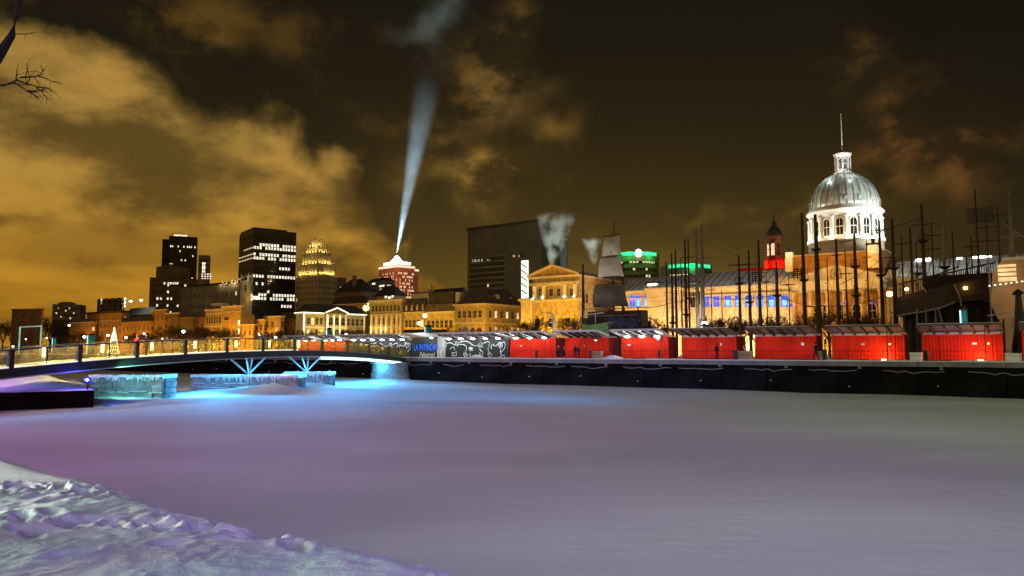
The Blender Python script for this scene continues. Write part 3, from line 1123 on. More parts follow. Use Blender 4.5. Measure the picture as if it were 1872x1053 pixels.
box('lobby_light', 'e_line', b.root, -.1, -.25, tz(547), 4.2, -.05, tz(541))

b = Bld('deco_tower', 'stepped art deco stone tower with golden floodlit upper tiers', 'tower', 541, 581, 615, 503, Y=430, phi=52, wall='deco')
W_, L_ = b.wr, b.wl
def ribs(x0, y0, x1, y1, z0, z1, m_, n):
    for i in range(n+1):
        u = x0+(x1-x0)*i/n
        box('pilaster', m_, b.root, u-.28, y0-.32, z0, u+.28, y0, z1)
        u = y0+(y1-y0)*i/n
        box('pilaster', m_, b.root, x0-.32, u-.28, z0, x0, u+.28, z1)
ribs(.3, 0, W_-.3, 0, .0, b.h+.3, 'deco', 8)
for i in range(9):
    u = .3+(L_-.6)*i/8
    box('pilaster', 'deco', b.root, -.32, u-.28, 0, 0, u+.28, b.h+.3)
b.grid('R', .3, W_-.3, 8, b.h*.35, b.h*.96, 8, .8, 1.7, 'glass_dark', 'deco', .01)
b.grid('L', .3, L_-.3, 8, b.h*.35, b.h*.96, 8, .8, 1.7, 'glass_dark', 'deco', .02)
tiers = [(.86, 503, 484), (.66, 484, 463), (.47, 463, 451), (.24, 451, 440)]
cx, cy = W_/2, L_/2
for k, (f_, pa_, pb_) in enumerate(tiers):
    z0, z1 = zpy(pa_, 440)-3, zpy(pb_, 440)-3
    hx, hy = W_*f_/2, L_*f_/2
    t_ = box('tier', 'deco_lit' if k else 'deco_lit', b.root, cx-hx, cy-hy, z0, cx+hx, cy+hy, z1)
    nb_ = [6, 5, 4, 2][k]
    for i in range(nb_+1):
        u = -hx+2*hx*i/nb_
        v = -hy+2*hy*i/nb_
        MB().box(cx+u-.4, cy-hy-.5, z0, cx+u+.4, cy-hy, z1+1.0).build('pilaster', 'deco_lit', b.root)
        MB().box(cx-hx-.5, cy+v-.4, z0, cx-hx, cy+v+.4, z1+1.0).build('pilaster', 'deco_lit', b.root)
    for i in range(nb_):
        u = -hx+2*hx*(i+.5)/nb_
        v = -hy+2*hy*(i+.5)/nb_
        for lx, ly in ((cx+u, cy-hy-.9), (cx-hx-.9, cy+v)):
            w_ = b.C+b.r*lx+b.l*ly
            point((w_.x, w_.y, 3+z0+.5), [240, 200, 170, 240][k], (1, .72, .22), .25)
MB().lathe([(1.6, zpy(440, 440)-3), (1.4, zpy(437, 440)-3), (.1, zpy(434, 440)-3)], 6, c=(cx-.6, cy)).build('finial', 'deco_lit', b.root)
w_ = b.C+b.r*(cx-6)+b.l*(cy-6)
point((w_.x, w_.y, zpy(445, 430)), 900, (1, .8, .35), .3)
# front corner turret of the deco tower (unlit block standing forward)
zc = zpy(488, 430)-3
box('corner_block', 'deco', b.root, .6, .6, b.h, W_*.30, L_*.42, zc)

b = Bld('red_tower', 'distant cross shaped tower washed red with glowing parapets and a rooftop beacon', 'tower', 693, 727, 758, 488, Y=620, phi=45, wall='pvm')
for fc, L_ in (('R', b.wr), ('L', b.wl)):
    b.grid(fc, .5, L_-.5, 12, b.h-26, b.h-3.5, 8, 1.0, 1.5, 'glass_dark', 'pvm', .55, 'e_win2', seed=6)
bb = MB()
bb.box(-.5, -.5, b.h, .1, b.wl, b.h+1.6)
bb.box(-.5, -.5, b.h, b.wr, .1, b.h+1.6)
bb.build('parapet_lights', 'e_pink', b.root)
box('wing', 'pvm', b.root, b.wr, 2, 0, b.wr+5.5, 12, b.h-1.8)
box('parapet_lights', 'e_pink', b.root, b.wr, 1.6, b.h-1.8, b.wr+5.8, 2.4, b.h-.3)
zz = b.h
MB().box(4, 4, zz-.5, b.wr-2, b.wl-2, zz+3.4).build('penthouse', 'pvm', b.root)
MB().box(3.5, 3.5, zz+3.4, b.wr-1.5, b.wl-1.5, zz+5.2).build('penthouse_lights', 'e_white', b.root)
MB().lathe([(6.5, zz+5.2), (3.0, zz+8.5), (1.2, zz+11)], 10, c=(b.wr/2, b.wl/2)).build('beacon', 'e_led', b.root)
cc = b.center()
BEAC = Vector((cc.x, cc.y, 3+zz+14))
pw_ = 26000
for dx in (-22, 0, 22):
    point((b.C.x+dx, b.C.y-26-abs(dx)*.1, 62), 17000, (1, .30, .20), 1.5)

# the searchlight shaft: thin lit mist inside a widening cone
top = W(793, 95, 650)
ax = (top-BEAC)
bm = MB()
bm.tube([BEAC+ax*.0, BEAC+ax*.25, BEAC+ax*.6, BEAC+ax*1.0], [1.4, 5.4, 11.5, 18.0], 28)
lb = bm.build('light_beam', [], smooth=True)
m = bpy.data.materials.new('beam_mist')
N, L = nt(m)
N.clear()
o_ = N.new('ShaderNodeOutputMaterial')
vsn = N.new('ShaderNodeVolumeScatter')
vsn.inputs['Color'].default_value = (1, 1, 1, 1)
gt_ = N.new('ShaderNodeTexCoord')
sz_ = N.new('ShaderNodeSeparateXYZ')
L.new(gt_.outputs['Object'], sz_.inputs[0])
mz_ = N.new('ShaderNodeMapRange')
mz_.interpolation_type = 'SMOOTHSTEP'
L.new(sz_.outputs[2], mz_.inputs[0])
mz_.inputs[1].default_value = BEAC.z+ax.z*.50
mz_.inputs[2].default_value = BEAC.z+ax.z*.92
mz_.inputs[3].default_value = .0048
mz_.inputs[4].default_value = 0.0
nb_ = N.new('ShaderNodeTexNoise')
nb_.inputs['Scale'].default_value = .05
L.new(gt_.outputs['Object'], nb_.inputs['Vector'])
mn_ = N.new('ShaderNodeMapRange')
mn_.inputs[1].default_value = .3
mn_.inputs[2].default_value = .7
mn_.inputs[3].default_value = .6
mn_.inputs[4].default_value = 1.4
L.new(nb_.outputs[0], mn_.inputs[0])
mu_ = N.new('ShaderNodeMath')
mu_.operation = 'MULTIPLY'
L.new(mz_.outputs[0], mu_.inputs[0])
L.new(mn_.outputs[0], mu_.inputs[1])
L.new(mu_.outputs[0], vsn.inputs['Density'])
L.new(vsn.outputs[0], o_.inputs['Volume'])
lb.data.materials.append(m)
tag(lb, 'pale blue searchlight beam rising from the red tower into the clouds', 'light beam')
so_ = spot(BEAC-ax.normalized()*3, top, 9.5e6, (.50, .80, 1.0), 11.5, 1.0, .4, 'searchlight')

b = Bld('office_block', 'low rounded grey office block with lit strip windows just left of the red tower', 'office block', 671, 700, 722, 512, Y=480, phi=40, wall='tower_grey')
for px, py, w_ in ((682, 517, 6), (697, 521, 10), (710, 521, 8), (700, 528, 14), (716, 524, 6)):
    b.win('L' if px < 700 else 'R', px, py, py+3.5, w_, 'e_win', 'frame_dark')
b.grid('R', .5, b.wr-.5, 6, 3, b.h-8, 3, 1.4, 1.6, 'glass_dark', 'frame_dark', .25, 'e_win2')
b.hip(2.0, 'roof_d', .1, flat=.2)
b = Bld('mansard_house', 'dark building with steep roof and chimney behind the bright pedimented house', 'house', 612, 660, 690, 532, Y=330, wall='brick_d')
b.hip(6.0, 'roof_d', .3)
b.chimney(2.5, 7, 7.5, 1.4)
b.auto(3, 4, .05, 1, 1.6)
b = Bld('grey_block', 'small grey block with white lit windows right of the art deco tower', 'office block', 613, 618, 633, 507, Y=520, phi=40, wall='tower_grey', side=10)
for px in (621, 625, 630):
    b.win('R', px, 524, 529, 2.6, 'e_win', 'frame_dark')
b.grid('R', .3, b.wr-.3, 4, b.h*.5, b.h*.95, 3, .9, 1.5, 'glass_dark', 'frame_dark')
box('roof_light', 'e_white', b.root, 0, -.6, b.h*.62, 4, -.2, b.h*.64)
b = Bld('brick_house', 'ochre house top with arched attic windows behind the pedimented house', 'house', 604, 668, 682, 556, Y=290, wall='stone_b')
b.auto(2, 4, 0, 1, 1.6, 'L', .95, .6, arch=True)
b.cornice()
b.hip(3.5, 'roof_d')
b = Bld('rear_house', 'ochre rear house with a bright rooftop terrace behind the columned tan building', 'house', 684, 722, 742, 540, Y=300, wall='stone_b')
b.auto(3, 3.4, .1, 1, 1.5)
for px, py, w_ in ((705, 541, 5), (712, 542, 6), (717, 540, 5)):
    b.win('L', px, py, py+4, w_, 'e_line', 'frame_dark')
b.hip(4.5, 'roof_d')
b = Bld('rear_house', 'pale flat topped house with dark bays peeking over the mansard roofs', 'house', 752, 786, 800, 535, Y=290, wall='stone_c')
b.auto(2, 3.4, 0, 1.0, 1.7)
b.cornice(m_='roof_b')
b = Bld('rear_house', 'black unlit gabled house left of the dark courthouse slab', 'house', 786, 838, 858, 548, Y=262, wall='roof_d')
b.gable(4.5, 'roof_d')
b.win('R', 846, 540+8, 556, 4, 'e_win', 'frame_dark')
b.chimney(3, 3, 3.5, 1.0)

b = Bld('courthouse', 'huge black slab courthouse with one lit window row and a lit stairwell strip', 'courthouse', 855, 990, 1037, 405, Y=360, wall='courthouse')
zb = b.z(925, 478, 'L')
for k in range(24):     # floor bands low on the slab
    pass
for py in (470, 480, 490, 500, 510, 520, 530):
    z_ = zpy(py, 380)-3
    box('spandrel', 'tower_brown', b.root, -.35, b.solve(925, 'L'), z_, 0, b.wl-1, z_+.7)
for k in range(16):
    px = 861+k*2.45
    if rr.random() < .8:
        b.win('L', px, 473+rr.random()*2, 479, 2.2, 'e_win', 'frame_dark')
for k in range(9):
    b.win('L', 936+k*2.6, 466, 470, 1.8, 'e_line2' if rr.random() < .25 else 'glass_dark', 'frame_dark')
for py in range(484, 540, 9):
    for k in range(18):
        b.put('L', b.solve(862+k*3.4, 'L'), zpy(py, 395)-3, win_mesh(1.1, 1.6, 'frame_dark', 'e_win2' if rr.random() < .015 else 'glass_dark'))
u0, u1 = b.solve(966, 'L'), b.solve(954, 'L')
st = box('stairwell', 'e_line', b.root, -.55, u0, zpy(545, 365)-3, -.05, u1, zpy(476, 365)-3)
for k in range(5):
    zs = zpy(538-k*12, 365)-3
    MB().bar((-.7, u0+.3, zs), (-.7, u1-.3, zs+2.2), .3, .5).build('stair_flight', 'timber', b.root)
cn = box('roof_edge', 'tower_dark', b.root, -.4, -.4, b.h, b.wr+.4, b.wl+.4, b.h+1.2)
box('side_column', 'tower_brown', b.root, 6, -.6, 0, 9, 0, b.h)
CH = b
ck = thing('smoke_stack', 'square dark chimney stack in the steam beside the black courthouse', 'chimney', W(1031, 640, 330).xy.to_3d()+Vector((0, 0, 3)))
zt_ = zpy(440, 330)-3
MB().box(-1.4, -1.4, 0, 1.4, 1.4, zt_).build('stack', 'roof_d', ck)
MB().box(-1.7, -1.7, zt_, 1.7, 1.7, zt_+.8).build('cap', 'brick_d', ck)

# steam plumes
def plume(label, pts, rad, dens, lights, col=(.84, 1.0, .86), alb=1.0):
    b_ = MB()
    P_ = [W(x, y, Y_) for x, y, Y_ in pts]
    pp, rr_ = [], []
    n = len(P_)
    for i in range(n-1):
        for k in range(4):
            t_ = k/4
            pp.append(P_[i].lerp(P_[i+1], t_))
            rr_.append(rad[i]*(1-t_)+rad[i+1]*t_)
    pp.append(P_[-1])
    rr_.append(rad[-1])
    b_.tube(pp, rr_, 20)
    for i, v in enumerate(b_.v):
        q_ = Vector(v)
        d_ = noise.noise(q_*.16)*2.6+noise.noise(q_*.4)*1.0
        k = i//20
        c0 = pp[min(k, len(pp)-1)]
        r0 = rr_[min(k, len(rr_)-1)]
        dv = q_-c0
        if dv.length > 1e-4:
            q_ = c0+dv*(1.25+d_*.10)
        b_.v[i] = tuple(q_)
    m_ = bpy.data.materials.new('steam')
    N, L = nt(m_)
    N.clear()
    o2 = N.new('ShaderNodeOutputMaterial')
    v2 = N.new('ShaderNodeVolumePrincipled')
    v2.inputs['Color'].default_value = (alb, alb, alb, 1)
    t2 = N.new('ShaderNodeTexCoord')
    n2 = N.new('ShaderNodeTexNoise')
    n2.inputs['Scale'].default_value = .22
    n2.inputs['Detail'].default_value = 5
    L.new(t2.outputs['Object'], n2.inputs['Vector'])
    m2 = N.new('ShaderNodeMapRange')
    m2.inputs[1].default_value = .40
    m2.inputs[2].default_value = .66
    m2.inputs[3].default_value = 0
    m2.inputs[4].default_value = dens
    L.new(n2.outputs[0], m2.inputs[0])
    # thins out towards the edge of the plume
    A0, A1 = P_[0], P_[-1]
    ra, rb = rad[0]*1.0, rad[-1]*1.0
    sx2 = N.new('ShaderNodeSeparateXYZ')
    L.new(t2.outputs['Object'], sx2.inputs[0])
    def mth(op, a, b3=None):
        q = N.new('ShaderNodeMath')
        q.operation = op
        for ii, vv in enumerate((a, b3)):
            if vv is None:
                continue
            if hasattr(vv, 'is_output'):
                L.new(vv, q.inputs[ii])
            else:
                q.inputs[ii].default_value = vv
        return q.outputs[0]
    tt = mth('DIVIDE', mth('SUBTRACT', sx2.outputs[2], A0.z), A1.z-A0.z)
    ddx = mth('SUBTRACT', sx2.outputs[0], mth('ADD', mth('MULTIPLY', tt, A1.x-A0.x), A0.x))
    ddy = mth('SUBTRACT', sx2.outputs[1], mth('ADD', mth('MULTIPLY', tt, A1.y-A0.y), A0.y))
    rr3 = mth('SQRT', mth('ADD', mth('MULTIPLY', ddx, ddx), mth('MULTIPLY', ddy, ddy)))
    rad3 = mth('MAXIMUM', mth('ADD', mth('MULTIPLY', mth('POWER', mth('MAXIMUM', tt, 0.0), .75), rb-ra), ra), .2)
    fall = mth('SUBTRACT', 1.0, mth('DIVIDE', rr3, rad3))
    topf = mth('MULTIPLY', mth('SUBTRACT', 1.0, tt), 3.0)
    fall = mth('MAXIMUM', mth('MINIMUM', fall, topf), 0.0)
    fall = mth('MINIMUM', mth('MULTIPLY', fall, 1.6), 1.0)
    L.new(mth('MULTIPLY', m2.outputs[0], fall), v2.inputs['Density'])
    L.new(v2.outputs[0], o2.inputs['Volume'])
    o3 = b_.build('steam', [], smooth=True)
    o3.data.materials.append(m_)
    tag(o3, label, 'steam')
    for (x, y, Y_, pw2) in lights:
        point(W(x, y, Y_), pw2, col, 1.0)
    return o3
plume('pale greenish steam billowing up the courthouse side wall', [(1009, 484, 318), (1009, 464, 318), (1010, 444, 320), (1012, 420, 322), (1018, 392, 324)], [.7, 4.5, 7.0, 9.0, 9.5], .34,
      [(996, 470, 304, 8000), (1006, 446, 298, 16000), (1014, 420, 298, 14000)])
plume('thin wisp of steam left of the ship with pale sails', [(1086, 484, 300), (1082, 468, 300), (1078, 452, 302), (1082, 436, 303)], [.6, 3.6, 4.4, 4.6], .22,
      [(1080, 470, 288, 6000)])

# green banded buildings
def green_bldg(label, x0, x1, py, Y, letters, hb):
    xm = (x0+x1)/2
    p_ = W(xm, py, Y)
    rad = (x1-x0)/FPX*Y*.62
    ro = thing('green_lit_building', label, 'office block', (p_.x, p_.y+rad*.55, 3))
    h = p_.z-3
    n = 18
    def arc(r0, r1, z0, z1, a0=-2.50, a1=-.64, k=n):
        b_ = MB()
        for i in range(k):
            t0, t1 = a0+(a1-a0)*i/k, a0+(a1-a0)*(i+1)/k
            c_ = [(r0*math.cos(t0), r0*math.sin(t0)), (r1*math.cos(t0), r1*math.sin(t0)), (r1*math.cos(t1), r1*math.sin(t1)), (r0*math.cos(t1), r0*math.sin(t1))]
            b_.poly_z(c_, z0, z1)
        return b_
    MB().lathe([(rad, 0), (rad, h+1.0)], 40).build('wall', 'tower_grey', ro, smooth=False)
    arc(rad+.02, rad+.4, h-1.2, h+1.2).build('sign_band', 'e_green', ro)
    rr2 = random.Random(int(x0))
    for i in range(letters):
        t_ = -2.42+1.70*(i+.5)/letters
        if abs(t_+1.57) < .16:
            continue
        wl_ = .60/letters
        q = MB()
        z0, z1 = h-.75, h+.75
        ra, rb = rad+.42, rad+.62
        f = lambda t2, r2: (r2*math.cos(t2), r2*math.sin(t2))
        def seg(a, b2, za, zb_):
            q.poly_z([f(a, ra), f(a, rb), f(b2, rb), f(b2, ra)], za, zb_)
        seg(t_-wl_, t_-wl_*.4, z0, z1)
        seg(t_+wl_*.4, t_+wl_, z0, z1)
        seg(t_-wl_, t_+wl_, z1-.35, z1)
        if i % 2:
            seg(t_-wl_, t_+wl_, z0, z0+.35)
        q.build('glowing_letter', 'e_green2', ro)
    for i in range(14):
        t_ = -2.45+1.80*(i+.5)/14
        me_ = win_mesh(1.4, 1.2, 'frame_dark', 'e_win2' if rr2.random() < .75 else 'glass_dark')
        o_ = ob('window', me_, ro, ((rad+.02)*math.cos(t_), (rad+.02)*math.sin(t_), h-6.2), t_+R(90))
        for k in range(3):
            me2 = win_mesh(1.4, 1.5, 'frame_dark', 'e_win2' if rr2.random() < .06 else 'glass_dark')
            ob('window', me2, ro, ((rad+.02)*math.cos(t_), (rad+.02)*math.sin(t_), h-11-k*4.5), t_+R(90))
    return ro, p_, rad, h
g1, gp, grad, gh = green_bldg('dark rounded building with a glowing green sign band and white globe', 1127, 1200, 466, 500, 13, 0)
MB().lathe([(.05, gh-2.2), (1.5, gh-1.5), (2.2, gh+.3), (1.5, gh+2.1), (.05, gh+2.8)], 16, c=(.0, -grad-.9)).build('globe', 'e_white', g1, smooth=True)
point((gp.x-8, gp.y-10, gp.z), 3000, (.05, 1, .2), .5)
point((gp.x+9, gp.y-9, gp.z), 3000, (.05, 1, .2), .5)
g2, gp2, grad2, gh2 = green_bldg('rounded building with green letter band seen between the mast poles', 1221, 1298, 488, 460, 12, 0)
point((gp2.x, gp2.y-10, gp2.z), 2200, (.02, 1, .25), .5)

# ------------------------------------------------------------------ street front, far left to right
NS = 100
b = Bld('apartment_block', 'tall brown apartment block with a rounded top and few lit windows far left', 'apartment block', 95, 96, 147, 556, Y=520, phi=15, wall='tower_grey', side=14)
for px, py in ((104, 562), (118, 566), (125, 562), (110, 577), (127, 580), (133, 571), (101, 571)):
    b.win('R', px, py, py+3.2, 3, 'e_win2', 'frame_dark')
b.grid('R', 1, b.wr-1, 8, 6, b.h-1, 6, 1.3, 1.6, 'glass_dark', 'tower_brown')
MB().lathe([(5.5, b.h), (5.5, b.h+1.3), (2.5, b.h+2)], 14, c=(b.wr*.42, 6)).build('roof_drum', 'tower_grey', b.root)
b = Bld('dark_hall', 'dark flat roofed hall among trees at the far left end', 'hall', 22, 76, 80, 566, Y=350, wall='brick_d', phi=80)
b.auto(3, 4, .04, 1.2, 1.6)
b.cornice(m_='brick_d')
b = Bld('brick_house', 'low orange brick house with a bright snowy cornice beyond the light tree', 'house', 128, 166, 176, 590, n=NS-2, wall='brick')
b.auto(3, 3.0, .06, 1, 1.7)
b.cornice(th=.5)
b.band(b.h*.42)
b.hip(2.0, 'roof_b', flat=.15)
b = Bld('brick_house', 'taller orange brick house with dark overhanging eaves behind the light tree', 'house', 159, 222, 236, 571, n=NS+2, wall='brick')
b.auto(5, 2.6, .03, 1, 1.6)
b.cornice(m_='roof_d', th=.9, ov=.7)
b.band(b.h*.8)
b = Bld('glass_penthouse', 'dark glass rooftop block with a white lit corner above the brick houses', 'office block', 178, 224, 228, 545, Y=420, phi=62, wall='tower_dark')
b.auto(3, 5, 0, 3, 2.2, 'L', 1, .80, fr='frame_dark')
b.win('L', 183, 545, 556, 3.2, 'e_line', 'frame_dark')
for py in (545, 552, 558):
    b.win('R', 226, py, py+3, 2.4, 'e_white', 'frame_dark')
b = Bld('slate_building', 'long dark slate building roof behind the low orange houses with two roof floodlights', 'building', 226, 282, 300, 574, n=NS+45, wall='roof_d')
b.hip(4.2, 'roof_d')
for px, py in ((239, 551), (258, 549)):
    q_ = W(px, py, b.C.y+6)
    fl = thing('roof_floodlight', 'white floodlight on a thin mast %s above the dark slate roof' % ('nearer the glass rooftop block' if px == 239 else 'nearer the stepped brown block'), 'floodlight', (q_.x, q_.y, q_.z-4.5), 0, 'roof floodlights')
    MB().tube([(0, 0, -2), (0, 0, 4.4)], .1, 6).build('mast', 'steel_dark', fl)
    MB().lathe([(.1, 4.1), (.75, 4.3), (.85, 4.7), (.1, 5.1)], 10).build('lamp_head', 'e_led', fl)
    point((q_.x, q_.y-1.5, q_.z), 2200, (.85, 1, .8), .5)
b = Bld('brick_house', 'low plain orange house row with snowy eaves right of the light tree', 'house', 222, 277, 281, 588, n=NS-1, wall='brick')
b.auto(3, 3.2, .05, 1, 1.6)
b.cornice(th=.3)
b.hip(2.5, 'roof_d')
b = Bld('brick_house', 'narrow orange brick house standing taller than the low row beside it', 'house', 277, 303, 306, 567, n=NS, wall='brick')
b.auto(4, 2.9, .05, 1, 1.7)
b.cornice()
b = Bld('brick_house', 'dark brown house with a thin white lit roof edge', 'house', 304, 326, 329, 573, n=NS, wall='brick_d')
b.auto(4, 2.8, .04, 1, 1.7)
box('roof_snow', 'snow', b.root, -.4, -.4, b.h, b.wr*.7, b.wl, b.h+.35)
b = Bld('brick_house', 'wide dark brown house behind bare trees left of the big orange block', 'house', 327, 352, 356, 581, n=NS, wall='brick_d')
b.auto(3, 3, .05, 1, 1.7)
b.cornice(th=.3, m_='brick')
b = Bld('brick_house', 'plain orange gable fronted house touching the big orange block', 'house', 346, 377, 380, 579, n=NS+3, wall='brick')
b.auto(3, 3.4, .04, 1, 1.7)
b.hip(2.2, 'roof_b')
b = Bld('warehouse', 'big orange stone warehouse half with rows of dark arched windows', 'warehouse', 376, 407, 412, 567, n=NS, wall='stone_b')
b.grid('L', .6, b.wl-.6, 6, b.h*.66, b.h*.90, 1, 1.25, 2.9, arch=True)
b.grid('L', .6, b.wl-.6, 6, b.h*.32, b.h*.60, 1, 1.2, 2.5, arch=True)
b.grid('L', .6, b.wl-.6, 6, b.h*.04, b.h*.28, 1, 1.3, 2.8, arch=True, lit=.1)
b.cornice(th=.6)
b.band(b.h*.62)
b.band(b.h*.92)
box('roof_tank', 'stone_c', b.root, 1, 2, b.h+2.0, 4, b.wl-2, b.h+3.0)
for y in (3, b.wl-3):
    box('tank_leg', 'stone_b', b.root, 2, y, b.h+.55, 2.4, y+.4, b.h+2.0)
b = Bld('warehouse', 'big orange stone warehouse half with blank wall and white vertical signs', 'warehouse', 407, 441, 447, 561, n=NS-.5, wall='stone_b')
b.win('L', 414, 580, 585, 8, fr='stone_b')
b.grid('L', .8, b.wl*.9, 4, b.h*.10, b.h*.55, 2, 1.1, 2.3)
b.cornice(th=.7)
b.band(b.h*.90)
for py in (585, 601):
    b.win('L', 437, py, py+10, 3, 'e_line', 'trim')
b.chimney(3, 4, 1.6, .7, 'stone_c')
b.chimney(3, 9, 1.6, .7, 'stone_c')
b = Bld('stone_house', 'low orange house with grey mansard right of the big warehouse', 'house', 442, 464, 467, 594, n=NS-2, wall='stone_b')
b.auto(2, 2.3, .05, 1.0, 1.8)
b.cornice(th=.35)
b.hip(4.0, 'roof_b', .1, flat=.25)
b = Bld('stone_house', 'narrow bright orange house with dark tall windows and snowy cornice', 'house', 463, 484, 487, 586, n=NS, wall='stone_b')
b.auto(3, 2.3, .03, 1.1, 2.2)
b.cornice(th=.6)
b = Bld('stone_house', 'orange brown house with a lit shop corner beside the pedimented house', 'house', 484, 513, 520, 579, n=NS+1, wall='stone_b')
b.auto(3, 2.7, .06, 1.0, 2.2)
b.cornice(th=.4)
b.win('L', 506, 587, 606, 3, 'e_line2', 'trim')
b = Bld('stone_house', 'dark unlit house in the gap left of the pedimented house', 'house', 511, 536, 541, 582, n=NS+6, wall='brick_d')
b.auto(3, 2.8, .05, 1.0, 1.9)
b.hip(2.5, 'roof_d')

# pedimented house outlined in white lights
b = Bld('pedimented_house', 'pale yellow classical house with pediment and edges outlined in white lights', 'house', 541, 554, 667, 573, Y=255, phi=44, wall='stone_y')
z_ = b.h
box('cornice', 'trim', b.root, -.5, -.5, z_-.02, b.wr+.5, b.wl+.5, z_+.5)
u0, u1 = b.solve(594, 'R'), b.solve(630, 'R')
um = (u0+u1)/2
box('portico_wall', 'stone_y', b.root, u0, -1.2, 0, u1, 0, z_)
zp_ = zpy(564, 262)-3
MB().prism([(u0-.6, z_+.5), (u1+.6, z_+.5), (um, zp_+.2)], -1.5, 4).build('pediment', 'roof_b', b.root)
eb = MB()
eb.bar((u0-.6, -1.6, z_+.55), (um, -1.6, zp_+.25), .22, .42)
eb.bar((um, -1.6, zp_+.25), (u1+.6, -1.6, z_+.55), .22, .42)
eb.bar((-.4, -.6, z_+.3), (u0-.6, -.6, z_+.3), .22, .40)
eb.bar((u1+.6, -.6, z_+.3), (b.wr+.5, -.6, z_+.3), .22, .40)
eb.bar((-.6, -.4, z_+.3), (-.6, b.wl, z_+.3), .22, .32)
eb.build('eave_lights', 'e_line', b.root)
for u, y, wd, mm in ((.3, -.15, .5, 'e_line'), (u0+.2, -1.35, .55, 'e_line'), (b.wr-.3, -.15, .45, 'e_line2'), (u0+(u1-u0)*.36, -1.35, .25, 'e_line'), (u0+(u1-u0)*.66, -1.35, .25, 'e_line'), (u1-.2, -1.35, .35, 'e_line2')):
    MB().box(u-wd/2, y-.12, .5, u+wd/2, y, z_-.05).build('corner_lights', mm, b.root)
for zz_ in (z_*.66, z_*.38):
    MB().box(.8, -.32, zz_, u0-.1, -.01, zz_+.28).build('balcony_edge', 'e_line2', b.root)
    MB().box(u0+.5, -1.5, zz_, u1, -1.21, zz_+.28).build('balcony_edge', 'e_line2', b.root)
for k in range(3):
    for j, (za, zb_) in enumerate(((.72, .93), (.43, .62), (.06, .33))):
        o_ = b.put('R', u0+(u1-u0)*(.2+.31*k), z_*za, win_mesh(1.5, z_*(zb_-za), 'trim', 'glass_dark', True))
        o_.location.y = -1.22
for k in range(4):
    for j, (za, zb_) in enumerate(((.73, .90), (.43, .60))):
        b.put('R', 1.2+(u0-1.8)*(k+.5)/4, z_*za, win_mesh(1.0, z_*(zb_-za), 'trim', 'e_win2' if (k+j) % 3 == 1 else 'glass_dark'))
        b.put('R', u1+.6+(b.wr-u1-1)*(k+.5)/4, z_*za, win_mesh(1.0, z_*(zb_-za), 'trim', 'glass_dark'))
b.hip(3.0, 'roof_d', z=z_+.5)
b.chimney(2, 5, 3.2, 1)

# tan columned building
b = Bld('columned_house', 'tan stone commercial house with bright uplit pilasters', 'house', 677, 735, 745, 550, n=NS+2, wall='stone_a')
b.grid('L', .6, b.wl-.6, 8, b.h*.78, b.h*.97, 1, 1.1, 2.0, arch=True)
b.grid('L', .6, b.wl-.6, 8, b.h*.53, b.h*.72, 1, 1.1, 2.2, arch=True)
b.grid('L', .6, b.wl-.6, 8, b.h*.28, b.h*.47, 1, 1.1, 2.2)
b.grid('L', .6, b.wl-.6, 8, b.h*.03, b.h*.22, 1, 1.3, 2.2, lit=.15)
b.cornice(th=.7, ov=.5)
b.band(b.h*.50, .3)
b.band(b.h*.75, .2)
for px, lt in ((681, 1), (699, 1), (708, 1), (690, 0), (718, 0), (727, 0), (734, 0)):
    u = b.solve(px, 'L')
    box('pilaster', 'trim', b.root, -.55, u-.4, 0, 0, u+.4, b.h*.76)
    if lt:
        w_ = b.C+b.l*u-b.r*1.7
        point((w_.x, w_.y, 5.2), 420, (1, .72, .34), .15)
        point((w_.x, w_.y, 11), 130, (1, .72, .34), .15)
b = Bld('mansard_house', 'tan terrace house with black mansard roof and a row of snowy dormers', 'house', 738, 778, 784, 571, n=NS+1, wall='stone_a')
b.grid('L', .5, b.wl-.5, 5, b.h*.55, b.h*.92, 1, 1.15, 2.2, lit=.25)
b.grid('L', .5, b.wl-.5, 5, b.h*.10, b.h*.45, 1, 1.15, 2.4)
b.cornice(th=.3)
b.hip(4.6, 'roof_d', .2, flat=.16)
for k in range(4):
    y = b.wl*(k+.5)/4
    d_ = MB().hexa([(-.1, y-.55, b.h+.4), (-.1, y+.55, b.h+.4), (2.2, y+.55, b.h+.4), (2.2, y-.55, b.h+.4), (-.1, y-.1, b.h+2.6), (-.1, y+.1, b.h+2.6), (2.6, y+.1, b.h+2.6), (2.6, y-.1, b.h+2.6)])
    mm = MB()
    mm.hexa([(-.1, y-.55, b.h+.4), (2.2, y-.55, b.h+.4), (2.2, y+.55, b.h+.4), (-.1, y+.55, b.h+.4), (-.1, y-.1, b.h+2.6), (2.6, y-.1, b.h+2.6), (2.6, y+.1, b.h+2.6), (-.1, y+.1, b.h+2.6)])
    mm.build('dormer', 'roof_snow', b.root)
b = Bld('mansard_house', 'tan terrace house with plain black roof and white snow ridge at its eaves', 'house', 778, 831, 836, 572, n=NS, wall='stone_a')
b.grid('L', .5, b.wl-.5, 6, b.h*.55, b.h*.92, 1, 1.2, 2.2, lit=.1)
b.grid('L', .5, b.wl-.5, 6, b.h*.10, b.h*.45, 1, 1.2, 2.6)
b.cornice(th=.3)
b.hip(3.0, 'roof_b', .2, flat=.3)
b.hip(6.5, 'roof_d', -1.0, flat=.2, z=b.h+.2)
box('roof_snow', 'snow', b.root, -.3, -.2, b.h+.3, .5, b.wl, b.h+.6)
b = Bld('hipped_house', 'golden stone corner building with brown hipped roof and tall lit windows', 'house', 832, 887, 963, 557, n=NS-8, wall='stone_a')
b.grid('L', .8, b.wl-.8, 5, b.h*.70, b.h*.93, 1, 1.1, 1.9, lit=.12)
b.grid('L', .8, b.wl-.8, 4, b.h*.30, b.h*.58, 1, 1.5, 2.9, arch=True, lit=.2)
